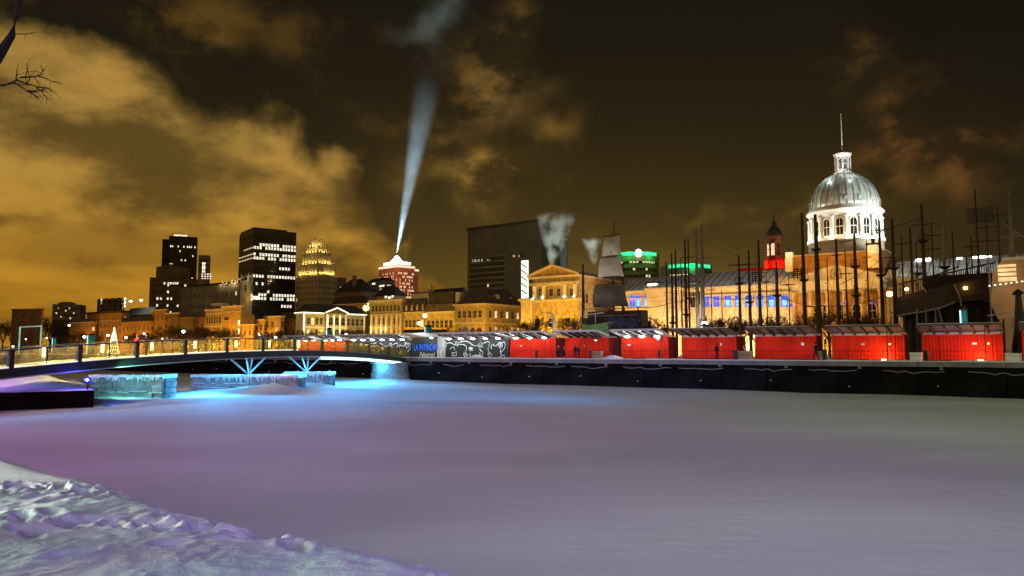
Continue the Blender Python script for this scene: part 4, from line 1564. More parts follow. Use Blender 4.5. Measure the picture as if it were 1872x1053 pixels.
b.grid('L', .8, b.wl-.8, 5, b.h*.04, b.h*.22, 1, 1.3, 2.0, lit=.1)
b.grid('R', .8, b.wr-.8, 7, b.h*.70, b.h*.93, 1, 1.1, 1.9, lit=.2)
b.grid('R', .8, b.wr-.8, 7, b.h*.30, b.h*.58, 1, 1.2, 3.2, lit=.45, litmat='e_line2')
b.grid('R', .8, b.wr-.8, 7, b.h*.04, b.h*.22, 1, 1.2, 2.0, lit=.1)
b.cornice(th=.45, ov=.5)
b.band(b.h*.63)
b.hip(5.2, 'roof_b', .5, flat=.1)
b.chimney(8, 2, 3.4, 1.2, 'stone_c')
b.chimney(15, 2.5, 3.0, 1.2, 'stone_c')
b.chimney(3, 12, 4.2, 1.6, 'stone_c')

HIPB = b
# classical customs house
b = Bld('customs_house', 'golden classical building with pediment and uplit columns beside the black slab', 'civic building', 974, 1058, 1141, 505, n=NS-12, wall='stone_a')
z_ = b.h
u0 = 0.0
zL = b.z(1010, 552, 'L')
box('base_storey', 'stone_a', b.root, -1.2, -.6, 0, 0, b.solve(961, 'L'), zL)
box('base_cornice', 'trim', b.root, -1.7, -.9, zL, 0, b.solve(960, 'L')+.3, zL+.6)
box('corner_pier', 'stone_c', b.root, -2.2, b.solve(978, 'L', 10), 0, -.8, b.solve(961, 'L', 10), zL+.4)
box('corner_pier_cap', 'trim', b.root, -2.6, b.solve(980, 'L', 10), zL+.4, -.6, b.solve(958, 'L', 10), zL+1.0)
wl = b.wl
box('entablature', 'trim', b.root, -1.25, -.2, z_-1.9, 0, wl+.2, z_-1.2)
box('cornice', 'trim', b.root, -1.6, -.5, z_-.02, b.wr+.3, wl+.5, z_+.45)
zpk = zpy(487, pt(1014, 490, NS-12).y)-3
pm = MB()
pm.v = [(-1.3, -.5, z_+.45), (-1.3, wl+.5, z_+.45), (-1.3, wl/2, zpk), (6, -.5, z_+.45), (6, wl+.5, z_+.45), (6, wl/2, zpk)]
pm.f = [[0, 2, 1], [3, 4, 5], [0, 1, 4, 3], [0, 3, 5, 2], [1, 2, 5, 4]]
pm.mi = [0]*5
pm.build('pediment', 'stone_b', b.root)
rk = MB()
rk.bar((-1.5, -.7, z_+.6), (-1.5, wl/2, zpk+.2), .6, .55)
rk.bar((-1.5, wl/2, zpk+.2), (-1.5, wl+.7, z_+.6), .6, .55)
rk.build('raking_cornice', 'trim', b.root)
rg = MB()
zr_ = z_+2.6
rg.v = [(6, -.3, z_+.4), (b.wr+.3, -.3, z_+.4), (6, wl/2, zr_), (b.wr+.3, wl/2, zr_), (6, wl, z_+.4), (b.wr+.3, wl, z_+.4)]
rg.f = [[0, 1, 3, 2], [2, 3, 5, 4], [0, 2, 4], [1, 5, 3]]
rg.mi = [0]*4
rg.build('roof', 'roof_b', b.root)
for px in (980, 997, 1036, 1054):
    u = b.solve(px, 'L')
    MB().lathe([(.75, zL+.6), (.75, zL+1.0), (.55, zL+1.2), (.50, z_-2.4), (.75, z_-2.1), (.75, z_-1.9)], 12, c=(-.75, u)).build('column', 'stone_c', b.root, smooth=True)
    w_ = b.C+b.l*u-b.r*1.65
    point((w_.x, w_.y, 3+zL+1.1), 120, (1, .78, .42), .1)
for px in (988, 1008, 1022, 1046):
    b.win('L', px, 528, 541, 6)
for px in (988, 1013, 1043):
    u = b.solve(px, 'L', 8)
    o_ = b.put('L', u, zL*.52, win_mesh(1.5, 2.2, 'trim', 'glass_dark'))
    o_.location.x = -1.25
    o_ = b.put('L', u, zL*.06, win_mesh(1.7, 3.4, 'trim', 'e_win2' if px == 988 else 'glass_dark', True))
    o_.location.x = -1.25
b.grid('R', 2, b.wr-1, 6, z_*.55, z_*.9, 1, 1.2, 2.2)
b.band(zL*.45, 1.25, .3)
CUS = b
# floods along the street
for px, pw in ((140, 2600), (182, 3000), (228, 2200), (270, 2200), (318, 1000), (362, 1700)):
    flood(px, NS-9, pw*1.9, 5.5)
for px, pw in ((384, 2300), (402, 2300), (424, 2600), (444, 2000), (466, 1800), (494, 1500)):
    flood(px, NS-9, pw*1.5, 6.5, (1, .44, .03))
for px, pw in ((572, 2600), (600, 1900), (632, 1900), (656, 1500)):
    flood(px, NS-3, pw*1.1, 6, (1, .70, .10))
for px, pw in ((690, 1500), (714, 1500), (744, 2200), (766, 2400), (790, 2600), (818, 2600)):
    flood(px, NS-8, pw*.95, 6, AMB2)
for px, pw in ((846, 3000), (872, 3200), (905, 3200), (932, 3000)):
    flood(px, NS-18, pw*.8, 6, AMB2)
for px, pw in ((966, 2600), (990, 3600), (1020, 3600), (1048, 3000)):
    flood(px, NS-22, pw*.85, 6, AMB2)
for px, pw in ((1000, 1500), (1035, 1500)):
    flood(px, NS-22, pw*.6, 17, AMB2)

def uplights(n_, pxs, pw, z, col=(1, .52, .06), dn=1.3):
    for px in pxs:
        p_ = G(px, n_-dn, z)
        point((p_.x, p_.y, z), pw, col, .12)
uplights(NS, (381, 392, 402, 414, 424, 434), 170, 9.2)
uplights(NS, (742, 752, 762, 772, 785, 797, 809, 821), 190, 6.2)
uplights(NS-8, (838, 850, 862, 876), 230, 6.5)
for k in range(6):
    w_ = HIPB.C+HIPB.r*(2+k*HIPB.wr/6.5)-HIPB.l*1.3
    point((w_.x, w_.y, 6.5), 230, (1, .52, .06), .12)
uplights(NS-12, (984, 1003, 1017, 1032, 1050), 260, 5.2, (1, .55, .08), 2.6)
# ------------------------------------------------------------------ market hall with the silver dome
NM = 94.0
s_mid = S(1547, NM+17, 25)
mk = thing('market_hall', 'long cream stone market hall with pillared portico and floodlit silver dome', 'market hall', FR(s_mid, NM, 3), TH)
def mx(px, n=NM, z=10):
    return S(px, n, z)-s_mid
def mz(px, py, n=NM):
    return Zp(px, py, n)-3
xa, xb, xc_, xd = mx(1120), mx(1452), mx(1622), mx(1960)
hz = mz(1300, 529)
box('wing_wall', 'stone_c', mk, xa, 0, 0, xb, 16, hz)
box('wing_wall', 'stone_c', mk, xc_, 0, 0, xd, 16, hz)
for x0, x1 in ((xa, xb), (xc_, xd)):
    box('cornice', 'trim', mk, x0, -.7, hz, x1, 16.5, hz+.55)
    box('string_course', 'trim', mk, x0, -.25, hz*.46, x1, 0, hz*.46+.35)
    box('architrave', 'trim', mk, x0, -.3, hz-1.6, x1, 0, hz-1.25)
    rb_ = MB()
    zr = mz(1345, 497, NM+8)
    rb_.v = [(x0, -.6, hz+.56), (x1, -.6, hz+.56), (x0, 8, zr), (x1, 8, zr), (x0, 16.6, hz+.56), (x1, 16.6, hz+.56)]
    rb_.f = [[0, 1, 3, 2], [2, 3, 5, 4], [0, 2, 4], [1, 5, 3]]
    rb_.mi = [0]*4
    rb_.build('roof', 'roof_snow', mk)
    nrib = int((x1-x0)/1.6)
    for i in range(nrib):
        x = x0+(x1-x0)*(i+.5)/nrib
        MB().bar((x, -.55, hz+.62), (x, 8, zr+.06), .1, .12).build('roof_seam', 'roof_b', mk)
for k in range(int(hz/.62)):      # rusticated courses
    z = .35+k*.62
    if z > hz-1.8:
        break
    box('rusticated_course', 'stone_c', mk, xa, -.09, z, xb, .02, z+.55)
BLUE = (1157, 1168, 1183, 1292, 1311, 1332, 1351, 1370.5, 1391, 1412, 1436)
for px in BLUE:
    x = mx(px)
    z0 = mz(px, 561)
    h = mz(px, 540)-z0
    dim = px in (1157, 1292, 1311)
    o_ = ob('blue_window', win_mesh(1.5 if px != 1183 else 1.0, h, 'trim', 'e_blue'), mk, (x, -.10, z0))
    if not dim:
        MB().box(x-.5, -.17, z0+.25, x+.5, -.14, z0+h*.62).build('lit_pane', 'e_cyan', o_).location = (-x, .10, -z0)
for px in (1200, 1214, 1245, 1268):
    o_ = ob('window', win_mesh(1.1, 2.6, 'trim', 'glass_dark'), mk, (mx(px), -.10, mz(px, 562)))
for k in range(14):
    px = 1150+k*21.5
    ob('window', win_mesh(1.2, 2.4, 'trim', 'glass_dark' if k % 5 else 'e_win2', True), mk, (mx(px), -.10, .8))
for k in range(9):
    px = 1640+k*26
    ob('window', win_mesh(1.2, 2.6, 'trim', 'glass_dark' if k % 3 else 'e_win2'), mk, (mx(px), -.04, hz*.55))
for px in (1278, 1302, 1321.5, 1341, 1361, 1381, 1401, 1424, 1446):
    box('pilaster', 'stone_c', mk, mx(px)-.3, -.30, 0, mx(px)+.3, -.08, hz-1.7)
# end pavilion with bright roof lantern
xp0, xp1 = mx(1186), mx(1248)
box('pavilion', 'stone_c', mk, xp0, -1.0, 0, xp1, 0, hz+.3)
box('pavilion_cornice', 'trim', mk, xp0-.4, -1.5, hz+.3, xp1+.4, .4, hz+.9)
for px, py, w_, mm in ((1195, 526, 1.9, 'e_line'), (1271, 522, 1.5, 'e_line2'), (1452, 465, 1.1, 'e_line2'), (1604, 457, 1.5, 'e_line2')):
    n_ = NM+3 if px < 1300 else NM+6
    x = mx(px, n_, 18)
    z = mz(px, py+10, n_)
    r_ = box('chimney', 'stone_c', mk, x-w_*.72, 3-w_*.72, z-3, x+w_*.72, 3+w_*.72, z)
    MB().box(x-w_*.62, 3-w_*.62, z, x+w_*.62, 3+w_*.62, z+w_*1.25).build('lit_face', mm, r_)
    MB().box(x-w_*.85, 3-w_*.85, z+w_*1.25, x+w_*.85, 3+w_*.85, z+w_*1.25+.35).build('cap', 'roof_d', r_)
    if px > 1400:
        MB().box(x-.3, 2.7, z+w_*1.25+.35, x+.3, 3.3, z+w_*1.25+1.4).build('pot', 'roof_d', r_)
# portico
pf = -5.0
xq0, xq1 = mx(1443, NM-5, 18), mx(1616, NM-5, 18)
zq = mz(1530, 518, NM-5)
box('portico_wall', 'attic_stone', mk, xb-1, 0, 0, xc_+1, 3, zq)
box('entablature', 'trim', mk, xq0, pf, zq, xq1, 0, zq+.8)
box('frieze', 'stone_c', mk, xq0+.3, pf+.3, zq-1.3, xq1-.3, 0, zq)
for k in range(6):
    x = xq0+.8+(xq1-xq0-1.6)*k/5
    MB().lathe([(.75, 0), (.75, .4), (.62, .6), (.50, zq-2.0), (.78, zq-1.6), (.78, zq-1.3)], 14, c=(x, pf+.9)).build('column', 'stone_b', mk, smooth=True)
xm = mx(1526, NM-5, 22)
zk = mz(1526, 487, NM-5)
MB().prism([(xq0-.3, zq+.8), (xq1+.3, zq+.8), (xm, zk)], pf+.4, 3).build('pediment', 'stone_c', mk)
rk = MB()
rk.bar((xq0-.5, pf+.2, zq+.95), (xm, pf+.2, zk+.1), .7, .5)
rk.bar((xm, pf+.2, zk+.1), (xq1+.5, pf+.2, zq+.95), .7, .5)
rk.build('raking_cornice', 'trim', mk)
em = MB()
ze = zq+.8+(zk-zq-.8)*.42
ring = [(xm+1.05*math.cos(t_), pf+.3, ze+1.25*math.sin(t_)) for t_ in np.linspace(0, 2*math.pi, 25)]
em.tube(ring, .22, 6)
em.prism([(xm+.45*math.cos(t_), ze+.6*math.sin(t_)) for t_ in np.linspace(0, 2*math.pi, 13)[:-1]], pf+.25, pf+.45)
em.build('emblem', 'stone_b', mk)
for k in range(5):
    x = xq0+1.8+(xq1-xq0-3.6)*(k+.5)/5
    ob('window', win_mesh(1.5, 3.0, 'trim', 'glass_dark', True), mk, (x, -.04, zq*.52))
    ob('window', win_mesh(1.6, 3.2, 'trim', 'glass_dark', True), mk, (x, -.04, .6))
for px in (1445, 1469, 1543, 1598):
    py = 558 if px < 1500 else 554
    x, z = mx(px, NM-6), mz(px, py, NM-6)
    MB().lathe([(.05, z-.3), (.28, z), (.05, z+.3)], 8, c=(x, pf-.4)).build('blue_lamp', 'e_bluering', mk)
# attic block under the drum
za0, za1 = mz(1530, 492, NM+6), mz(1530, 466, NM+6)
x0_, x1_ = mx(1450, NM+4, 24), mx(1616, NM+4, 24)
box('attic', 'attic_stone', mk, x0_, 4, hz-1, x1_, 30, za1)
box('attic_cornice', 'trim', mk, x0_-.3, 3.6, za1, x1_+.3, 30.3, za1+.3)
# drum and dome
YD = FR(s_mid, NM+17).y
rd = 61.5/FPX*YD
dy = 17.0
zd = lambda py: zpy(py, YD)-3
zb0, zb1, zb2, zb3 = zd(468), zd(441), zd(401), zd(385)
dr = MB().lathe([(rd*1.02, zb0-3), (rd*1.02, zb0), (rd*1.02, zb1-.6), (rd*1.08, zb1-.5), (rd*1.08, zb1), (rd*.93, zb1+.05), (rd*.93, zb2), (rd*.99, zb2+.05), (rd*1.02, zb2+.7), (rd*1.02, zb2+.9), (rd*1.08, zb2+1.1), (rd*1.08, zb2+1.4), (rd*1.02, zb3-.1), (rd*.99, zb3+.25)], 64, c=(0, dy)).build('drum', 'white_stone', mk)
MB().lathe([(rd*1.045, zb0-2.5), (rd*1.045, zb1-.75), (rd*1.02, zb1-.62)], 64, c=(0, dy)).build('drum_base', 'tower_grey', dr)
nc = 16
off = R(90)+math.atan2(FR(s_mid, NM+17).x, FR(s_mid, NM+17).y)*0
for k in range(nc):
    a = -math.pi/2+2*math.pi*(k+.5)/nc+.06
    for da in (0,):
        MB().lathe([(.50, zb1+.06), (.50, zb1+.4), (.36, zb1+.6), (.32, zb2-.6), (.52, zb2-.3), (.52, zb2)], 10, c=(rd*1.0*math.cos(a+da), dy+rd*1.0*math.sin(a+da))).build('column', 'white_stone', dr, smooth=True)
    a2 = -math.pi/2+2*math.pi*k/nc+.06
    o_ = ob('arched_window', win_mesh(1.45, (zb2-zb1)*.74, 'white_stone', 'glass_dark', True), dr, (rd*.945*math.cos(a2), dy+rd*.945*math.sin(a2), zb1+(zb2-zb1)*.12), a2+R(90))
R0 = 60.5/FPX*YD
ztop = zd(317)
zs = zb3+.25
prof = []
for i in range(15):
    t_ = i/14*math.pi/2*.93
    prof.append((R0*math.cos(t_), zs+(ztop-zs)*math.sin(t_)/math.sin(math.pi/2*.93)))
dm = MB().lathe(prof, 64, c=(0, dy)).build('dome', 'dome', mk, smooth=True)
for k in range(32):
    a = 2*math.pi*(k+.5)/32
    MB().tube([((r_+.05)*math.cos(a), dy+(r_+.05)*math.sin(a), z) for r_, z in prof], .075, 4).build('rib', 'dome_rib', dm)
for k in range(16):
    a = 2*math.pi*(k+.5)/16+.06
    r_ = prof[2][0]
    MB().box(-.30, -.10, 0, .30, .6, .8).build('dormer', 'dome', dm, ((r_+.15)*math.cos(a), dy+(r_+.15)*math.sin(a), prof[1][1]+.2), a+R(90))
zl0, zl1 = zd(319), zd(284)
rl = 13/FPX*YD
lt = MB().lathe([(rl*1.25, zl0-.8), (rl*1.3, zl0), (rl*1.3, zl0+.4), (rl*1.0, zl0+.6), (rl*.72, zl0+.65), (rl*.72, zl1-.6), (rl*1.0, zl1-.5), (rl*1.22, zl1), (rl*1.22, zl1+.25)], 24, c=(0, dy)).build('lantern', 'white_stone', mk)
MB().lathe([(rl*1.15, zl1+.25), (rl*.7, zl1+.7), (.1, zl1+1.1)], 20, c=(0, dy)).build('lantern_roof', 'roof_d', lt)
for k in range(8):
    a = 2*math.pi*k/8+.2
    MB().tube([(rl*.98*math.cos(a), dy+rl*.98*math.sin(a), zl0+.5), (rl*.98*math.cos(a), dy+rl*.98*math.sin(a), zl1-.4)], .16, 6).build('column', 'white_stone', lt)
    a += math.pi/8
    ob('arched_window', win_mesh(.55, (zl1-zl0)*.5, 'white_stone', 'glass_dark', True), lt, (rl*.73*math.cos(a), dy+rl*.73*math.sin(a), zl0+1.2), a+R(90))
MB().tube([(0, dy, zl1+1), (0, dy, zd(208))], [.16, .07], 8).build('flagpole', 'white_paint', mk)
MK = mk.location
def mloc(x, y, z):
    return Vector((MK.x, MK.y, 3))+EV*x+NV*y+Vector((0, 0, z))
for k in range(nc):
    a = -math.pi/2+2*math.pi*(k+.5)/nc+.06
    if math.sin(a) < .35:
        warm = (1, .80, .48) if math.cos(a) < .45 else (.97, 1, .98)
        point(mloc((rd*1.0+1.0)*math.cos(a), dy+(rd*1.0+1.0)*math.sin(a), zb1+.55), 260, warm, .12)
WHT = (.95, 1, .97)
spot(mloc(20, 6.5, za1+.9), mloc(2, dy, zb3-.5), 27000, WHT, 60, .5, .4)
spot(mloc(-18, 5.5, za1+.9), mloc(-3, dy, zb3-1), 4500, (1, .93, .8), 60, .5, .4)
spot(mloc(17, 4, zb1), mloc(1, dy, ztop-2), 16000, WHT, 60, .5, .3)
spot(mloc(-15, 6, zb1-2), mloc(-1, dy, zb3+1), 4500, WHT, 60, .5, .3)
for sgn in (-1, 1):
    point(mloc(sgn*3.3, dy-5.0, ztop-.2), 420, WHT, .2)
point(mloc(0, dy-2.6, zl0+1.3), 60, WHT, .2)
CRM = (1, .62, .26)
for px, pw in ((1145, 2600), (1172, 3000), (1205, 3600), (1240, 3200), (1275, 2600), (1305, 3000), (1335, 3000), (1365, 3000), (1395, 3000), (1425, 2800)):
    flood(px, NM-9, pw*.9, 5, CRM if px > 1280 else (1, .58, .20))
uplights(NM, (1302, 1321.5, 1341, 1361, 1381, 1401, 1424, 1200, 1225, 1150, 1176), 210, 6.2, (1, .62, .22))
uplights(NM-5, (1450, 1483, 1516, 1549, 1581, 1611), 150, 4.6, (1, .5, .05), 1.0)
for px in (1465, 1500, 1535, 1570, 1605):
    flood(px, NM-13, 330, 6, (1, .44, .03))
for px in (1470, 1530, 1590):
    flood(px, NM-11, 800, mz(1530, 515, NM-5)+2.4, (1, .54, .13))
for x in (-8, 0, 8):
    q_ = mloc(x, -1.0, za0+1.0)
    point(q_, 700, (1, .45, .04), .3)
for px, py in ((1680, 476), (1697, 475), (1755, 474), (1784, 472), (1796, 471), (1808, 471)):
    x = mx(px, NM+8, 22)
    z = mz(px, py, NM+8)
    r_ = MB().box(x-.5, 7.5, z-1.6, x+.5, 8.5, z-.45).build('roof_lamp_base', 'white_paint', mk)
    MB().box(x-.45, 7.3, z-.45, x+.45, 8.6, z+.3).build('roof_lamp', 'e_led', r_)
for px in (1660, 1700, 1740, 1780, 1820):
    x = mx(px, NM+2, 20)
    point(mloc(x, -1, hz+4.5), 200, (.82, 1, .92), .3)

for px in (1190, 1250, 1320, 1380, 1430):
    x = mx(px, NM+2, 20)
    point(mloc(x, -2, hz+6.5), 130, (.85, .9, 1), .3)  # unseen points added to brighten this wing's roof
# chapel with dome tower
YC = 235
p_ = W(1417, 492, YC)
cp = thing('chapel', 'small chapel tower with onion dome, needle spire and red lit roof', 'chapel', (p_.x, p_.y, 3), TH)
zc = lambda py: zpy(py, YC)-3
k_ = YC/FPX
MB().lathe([(15*k_, 0), (15*k_, zc(478)), (16*k_, zc(477)), (14*k_, zc(475)), (14*k_, zc(436)), (16*k_, zc(435)), (16*k_, zc(432)), (15*k_, zc(431))], 8, a0=R(22.5)).build('tower', 'brick_d', cp)
MB().lathe([(14.5*k_, zc(431)), (13.5*k_, zc(424)), (9*k_, zc(418)), (5*k_, zc(414)), (4.5*k_, zc(411)), (5.5*k_, zc(409)), (2*k_, zc(404)), (1.0*k_, zc(400)), (.3*k_, zc(388))], 12).build('spire', 'roof_d', cp, smooth=True)
for k in range(8):
    a = R(-90+45*k+6)
    ob('arched_window', win_mesh(7*k_, zc(446)-zc(468), 'brick_d', 'e_win2' if k == 7 or k == 0 else 'glass_dark', True), cp, (13.1*k_*math.cos(a), 13.1*k_*math.sin(a), zc(468)), a+R(90))
xl_, xr_ = (1345-1417)*k_/math.cos(TH)*.88, (1455-1417)*k_/math.cos(TH)*.9
MB().box(xl_, 1, 0, xr_, 9, zc(498)).build('nave_wall', 'brick_d', cp)
rf = MB()
rf.v = [(xl_, .5, zc(499)), (xr_, .5, zc(499)), (xl_, 5, zc(484)), (xr_, 5, zc(484)), (xl_, 9.5, zc(499)), (xr_, 9.5, zc(499))]
rf.f = [[0, 1, 3, 2], [2, 3, 5, 4], [0, 2, 4], [1, 5, 3]]
rf.mi = [0]*4
rf.build('roof', 'red', cp)
MB().lathe([(19*k_, zc(492)), (19*k_, zc(477)), (15*k_, zc(472))], 8, a0=R(22.5)).build('tower_apron', 'red', cp)
for dx in (-9, -4, 1.5, 5):
    q_ = Vector((p_.x, p_.y, 0))+EV*dx-NV*3.5
    point((q_.x, q_.y, zpy(489, YC)), 750, (1, .12, .05), .3)
point((p_.x+2, p_.y-5, zpy(450, YC)), 260, (1, .5, .3), .3)

# ================================================================== CONTAINER STALLS ON THE QUAY
NC = 6.2
def container(label, px0, px1, col='red', led=3, awn='awning', lit=None, seed=0, depth=2.44, door=True, name='container_stall', group='container stalls along the quay edge'):
    s0, s1 = S(px0, NC, 5), S(px1, NC, 5)
    Lc = s1-s0
    ro = thing(name, label, 'container stall', FR(s0, NC, 3.0), TH, group)
    H = 2.62
    r_ = random.Random(seed+int(px0))
    body = MB()
    body.box(.06, .10, .12, Lc-.06, depth, H-.04)
    body.build('shell', col if col != 'board' else 'steel_dark', ro)
    fm = MB()
    if col == 'board':
        fm.box(.05, 0, .12, Lc-.05, .10, H-.06)
        fm.build('front_board', 'board', ro)
    else:
        # corrugated front sheet
        step = .28
        n = int((Lc-.2)/step)
        x = .10
        st = (Lc-.2)/n
        for i in range(n):
            a, b2, c2, d2 = x, x+st*.42, x+st*.5, x+st*.92
            for (p0, y0, p1, y1) in ((a, .0, b2, .0), (b2, .0, c2, .045), (c2, .045, d2, .045), (d2, .045, x+st, .0)):
                fm.face([(p0, y0, .14), (p1, y1, .14), (p1, y1, H-.10), (p0, y0, H-.10)])
            x += st
        fm.build('corrugated_front', col, ro)
        # end wall ribs on the near end
        em_ = MB()
        for k in range(8):
            em_.box(Lc-.06, .15+k*.28, .14, Lc-.015, .29+k*.28, H-.1)
        em_.build('corrugated_end', 'red_dark', ro)
    for x in (0, Lc-.14):
        for y in (-.02, depth-.12):
            box('corner_post', col if col != 'board' else 'steel_dark', ro, x, y, 0, x+.14, y+.14, H)
    box('top_rail', 'awning' if awn == 'awning_dark' else (col if col != 'board' else 'steel_dark'), ro, .14, -.03, H-.12, Lc-.14, .1, H+.02)
    box('bottom_rail', 'red_dark' if col != 'board' else 'steel_dark', ro, .14, -.03, .0, Lc-.14, .1, .13)
    if col != 'board':
        for k in range(r_.choice((1, 2, 2, 3))):
            x = Lc*r_.uniform(.12, .9)
            MB().box(x, -.022, .14, x+.03, .0, H-.12).build('panel_seam', 'red_dark', ro)
        x = Lc*r_.uniform(.1, .8)
        MB().box(x, -.03, 1.55, x+r_.uniform(.16, .4), -.0, 1.55+r_.uniform(.14, .3)).build('placard', 'white_paint' if r_.random() < .5 else 'awning', ro)
    if door and col != 'board':
        x = Lc*(.66+.2*r_.random())
        d_ = box('door_seam', 'red_dark', ro, x, -.035, .14, x+.04, .0, H-.12)
        MB().tube([(Lc-.5, -.04, .2), (Lc-.5, -.04, H-.2)], .025, 5).build('lock_rod', col, ro)
        MB().tube([(Lc-.85, -.04, .2), (Lc-.85, -.04, H-.2)], .025, 5).build('lock_rod', col, ro)
    # raised awning: hinged at the wall top, front edge high
    yf, zf_ = -2.75, 3.36
    zh = H+.14
    a_ = MB()
    a_.hexa([(-.05, .25, zh), (Lc+.05, .25, zh), (Lc+.05, yf, zf_), (-.05, yf, zf_), (-.05, .25, zh+.06), (Lc+.05, .25, zh+.06), (Lc+.05, yf, zf_+.06), (-.05, yf, zf_+.06)])
    a_.v = a_.v
    a_.build('awning', 'awning_brown' if awn == 'awning_dark' else awn, ro)
    sn_ = MB()
    sn_.hexa([(0, .2, zh+.065), (Lc, .2, zh+.065), (Lc, yf+.05, zf_+.065), (0, yf+.05, zf_+.065), (0, .2, zh+.17), (Lc, .2, zh+.16), (Lc, yf+.05, zf_+.13), (0, yf+.05, zf_+.15)])
    sn_.build('awning_snow', 'snow', ro)
    box('roof_snow', 'snow', ro, .1, .3, H, Lc-.1, depth-.1, H+.12)
    box('fascia', 'steel_pale' if awn == 'awning' else 'awning_brown', ro, -.08, yf-.09, zf_-.10, Lc+.08, yf, zf_+.10)
    for x in (-.08, Lc+.02):
        MB().bar((x+.03, yf, zf_), (x+.03, .25, zh), .09, .20).build('side_beam', 'steel_pale' if awn == 'awning' else 'awning_brown', ro)
    nr = max(4, int(Lc/.95))
    for i in range(1, nr):
        x = Lc*i/nr
        MB().bar((x, yf+.05, zf_-.13), (x, .1, zh-.13), .16, .24).build('rafter', 'awning_dark', ro)
    for i in range(nr):
        if awn == 'awning_dark':
            x = Lc*(i+.5)/nr
            MB().box(x-Lc/nr*.36, -.14, H-.08, x+Lc/nr*.36, -.03, H+.12).build('snow_ledge', 'awning', ro)
    for i in range(led):
        x = Lc*(i+.6)/(led+.2)
        fl_ = MB().lathe([(.05, zh+.10), (.18, zh+.04), (.20, zh-.02)], 10, c=(x, -.62)).build('floodlight', 'steel_dark', ro)
        MB().lathe([(.03, zh-.26), (.30, zh-.20), (.36, zh-.06), (.05, zh-.01)], 12, c=(x, -.62)).build('lens', 'e_led', fl_, smooth=True)
    def wl_(x, y, z):
        p_ = FR(s0+x, NC+y, 3+z)
        return p_
    if led:
        k_ = max(2, led)
        for i in range(k_):
            point(wl_(Lc*(i+.5)/k_, -1.25, H-.05), 75 if col != 'board' else 85, (.95, .98, 1), .12)
    elif lit:
        for x, y, z, pw, c_ in lit:
            point(wl_(Lc*x, y, z), pw*.44, c_, .12)
    return ro, Lc, s0

WRM = (1, .74, .50)
container('far red container behind the bridge parapet, first of the row', 541, 588, led=3, seed=1)
container('far red container next to the slate boards, seen over the bridge parapet', 593, 634, led=3, seed=2)
dA, LA, sA = container('slate dark container with white winter doodles left of the blue lettering', 642, 752, 'board', led=6)
dB, LB2, sB = container('slate dark container with white doodles between blue lettering and red row', 813, 930, 'board', led=5)
container('bright red container under three white floodlights right of the doodled one', 933, 1016, led=3, seed=3)
container('red container without floodlights where the black clad people stand', 1033, 1112, led=0, seed=4, lit=[(.15, -1.5, 1.9, 120, (1, .85, .75)), (.8, -1.6, 2.0, 60, (1, .85, .75))])
container('brightest red container with three floodlights and a round grey sign', 1136, 1222, led=3, seed=5)
container('red container with a dark walker passing its front', 1247, 1346, led=0, awn='awning_dark', seed=6, lit=[(.2, -1.6, 1.7, 110, (1, .8, .65)), (.8, -1.7, 1.5, 110, (1, .8, .65))])
container('plain red container with thin poles at its near end', 1380, 1492, led=0, awn='awning_dark', seed=7, lit=[(.25, -1.6, 1.7, 95, (1, .72, .62)), (.85, -1.7, 1.3, 95, (1, .76, .62))])
container('red container with a warm ground light glowing on its near half', 1521, 1653, led=0, awn='awning_dark', seed=8, lit=[(.2, -1.6, 1.8, 70, (1, .7, .62)), (.5, -1.8, 1.9, 60, (1, .7, .62))])
container('crimson red container with a ground light, last whole one of the row', 1685, 1833, led=0, awn='awning_dark', seed=9, lit=[(.35, -1.8, 1.9, 85, (1, .45, .9)), (.65, -1.9, 1.9, 70, (1, .40, .9))])
container('red container cut off by the right border', 1868, 2020, led=0, awn='awning_dark', seed=10, lit=[(.3, -1.6, 1.6, 80, (1, .7, .62))])

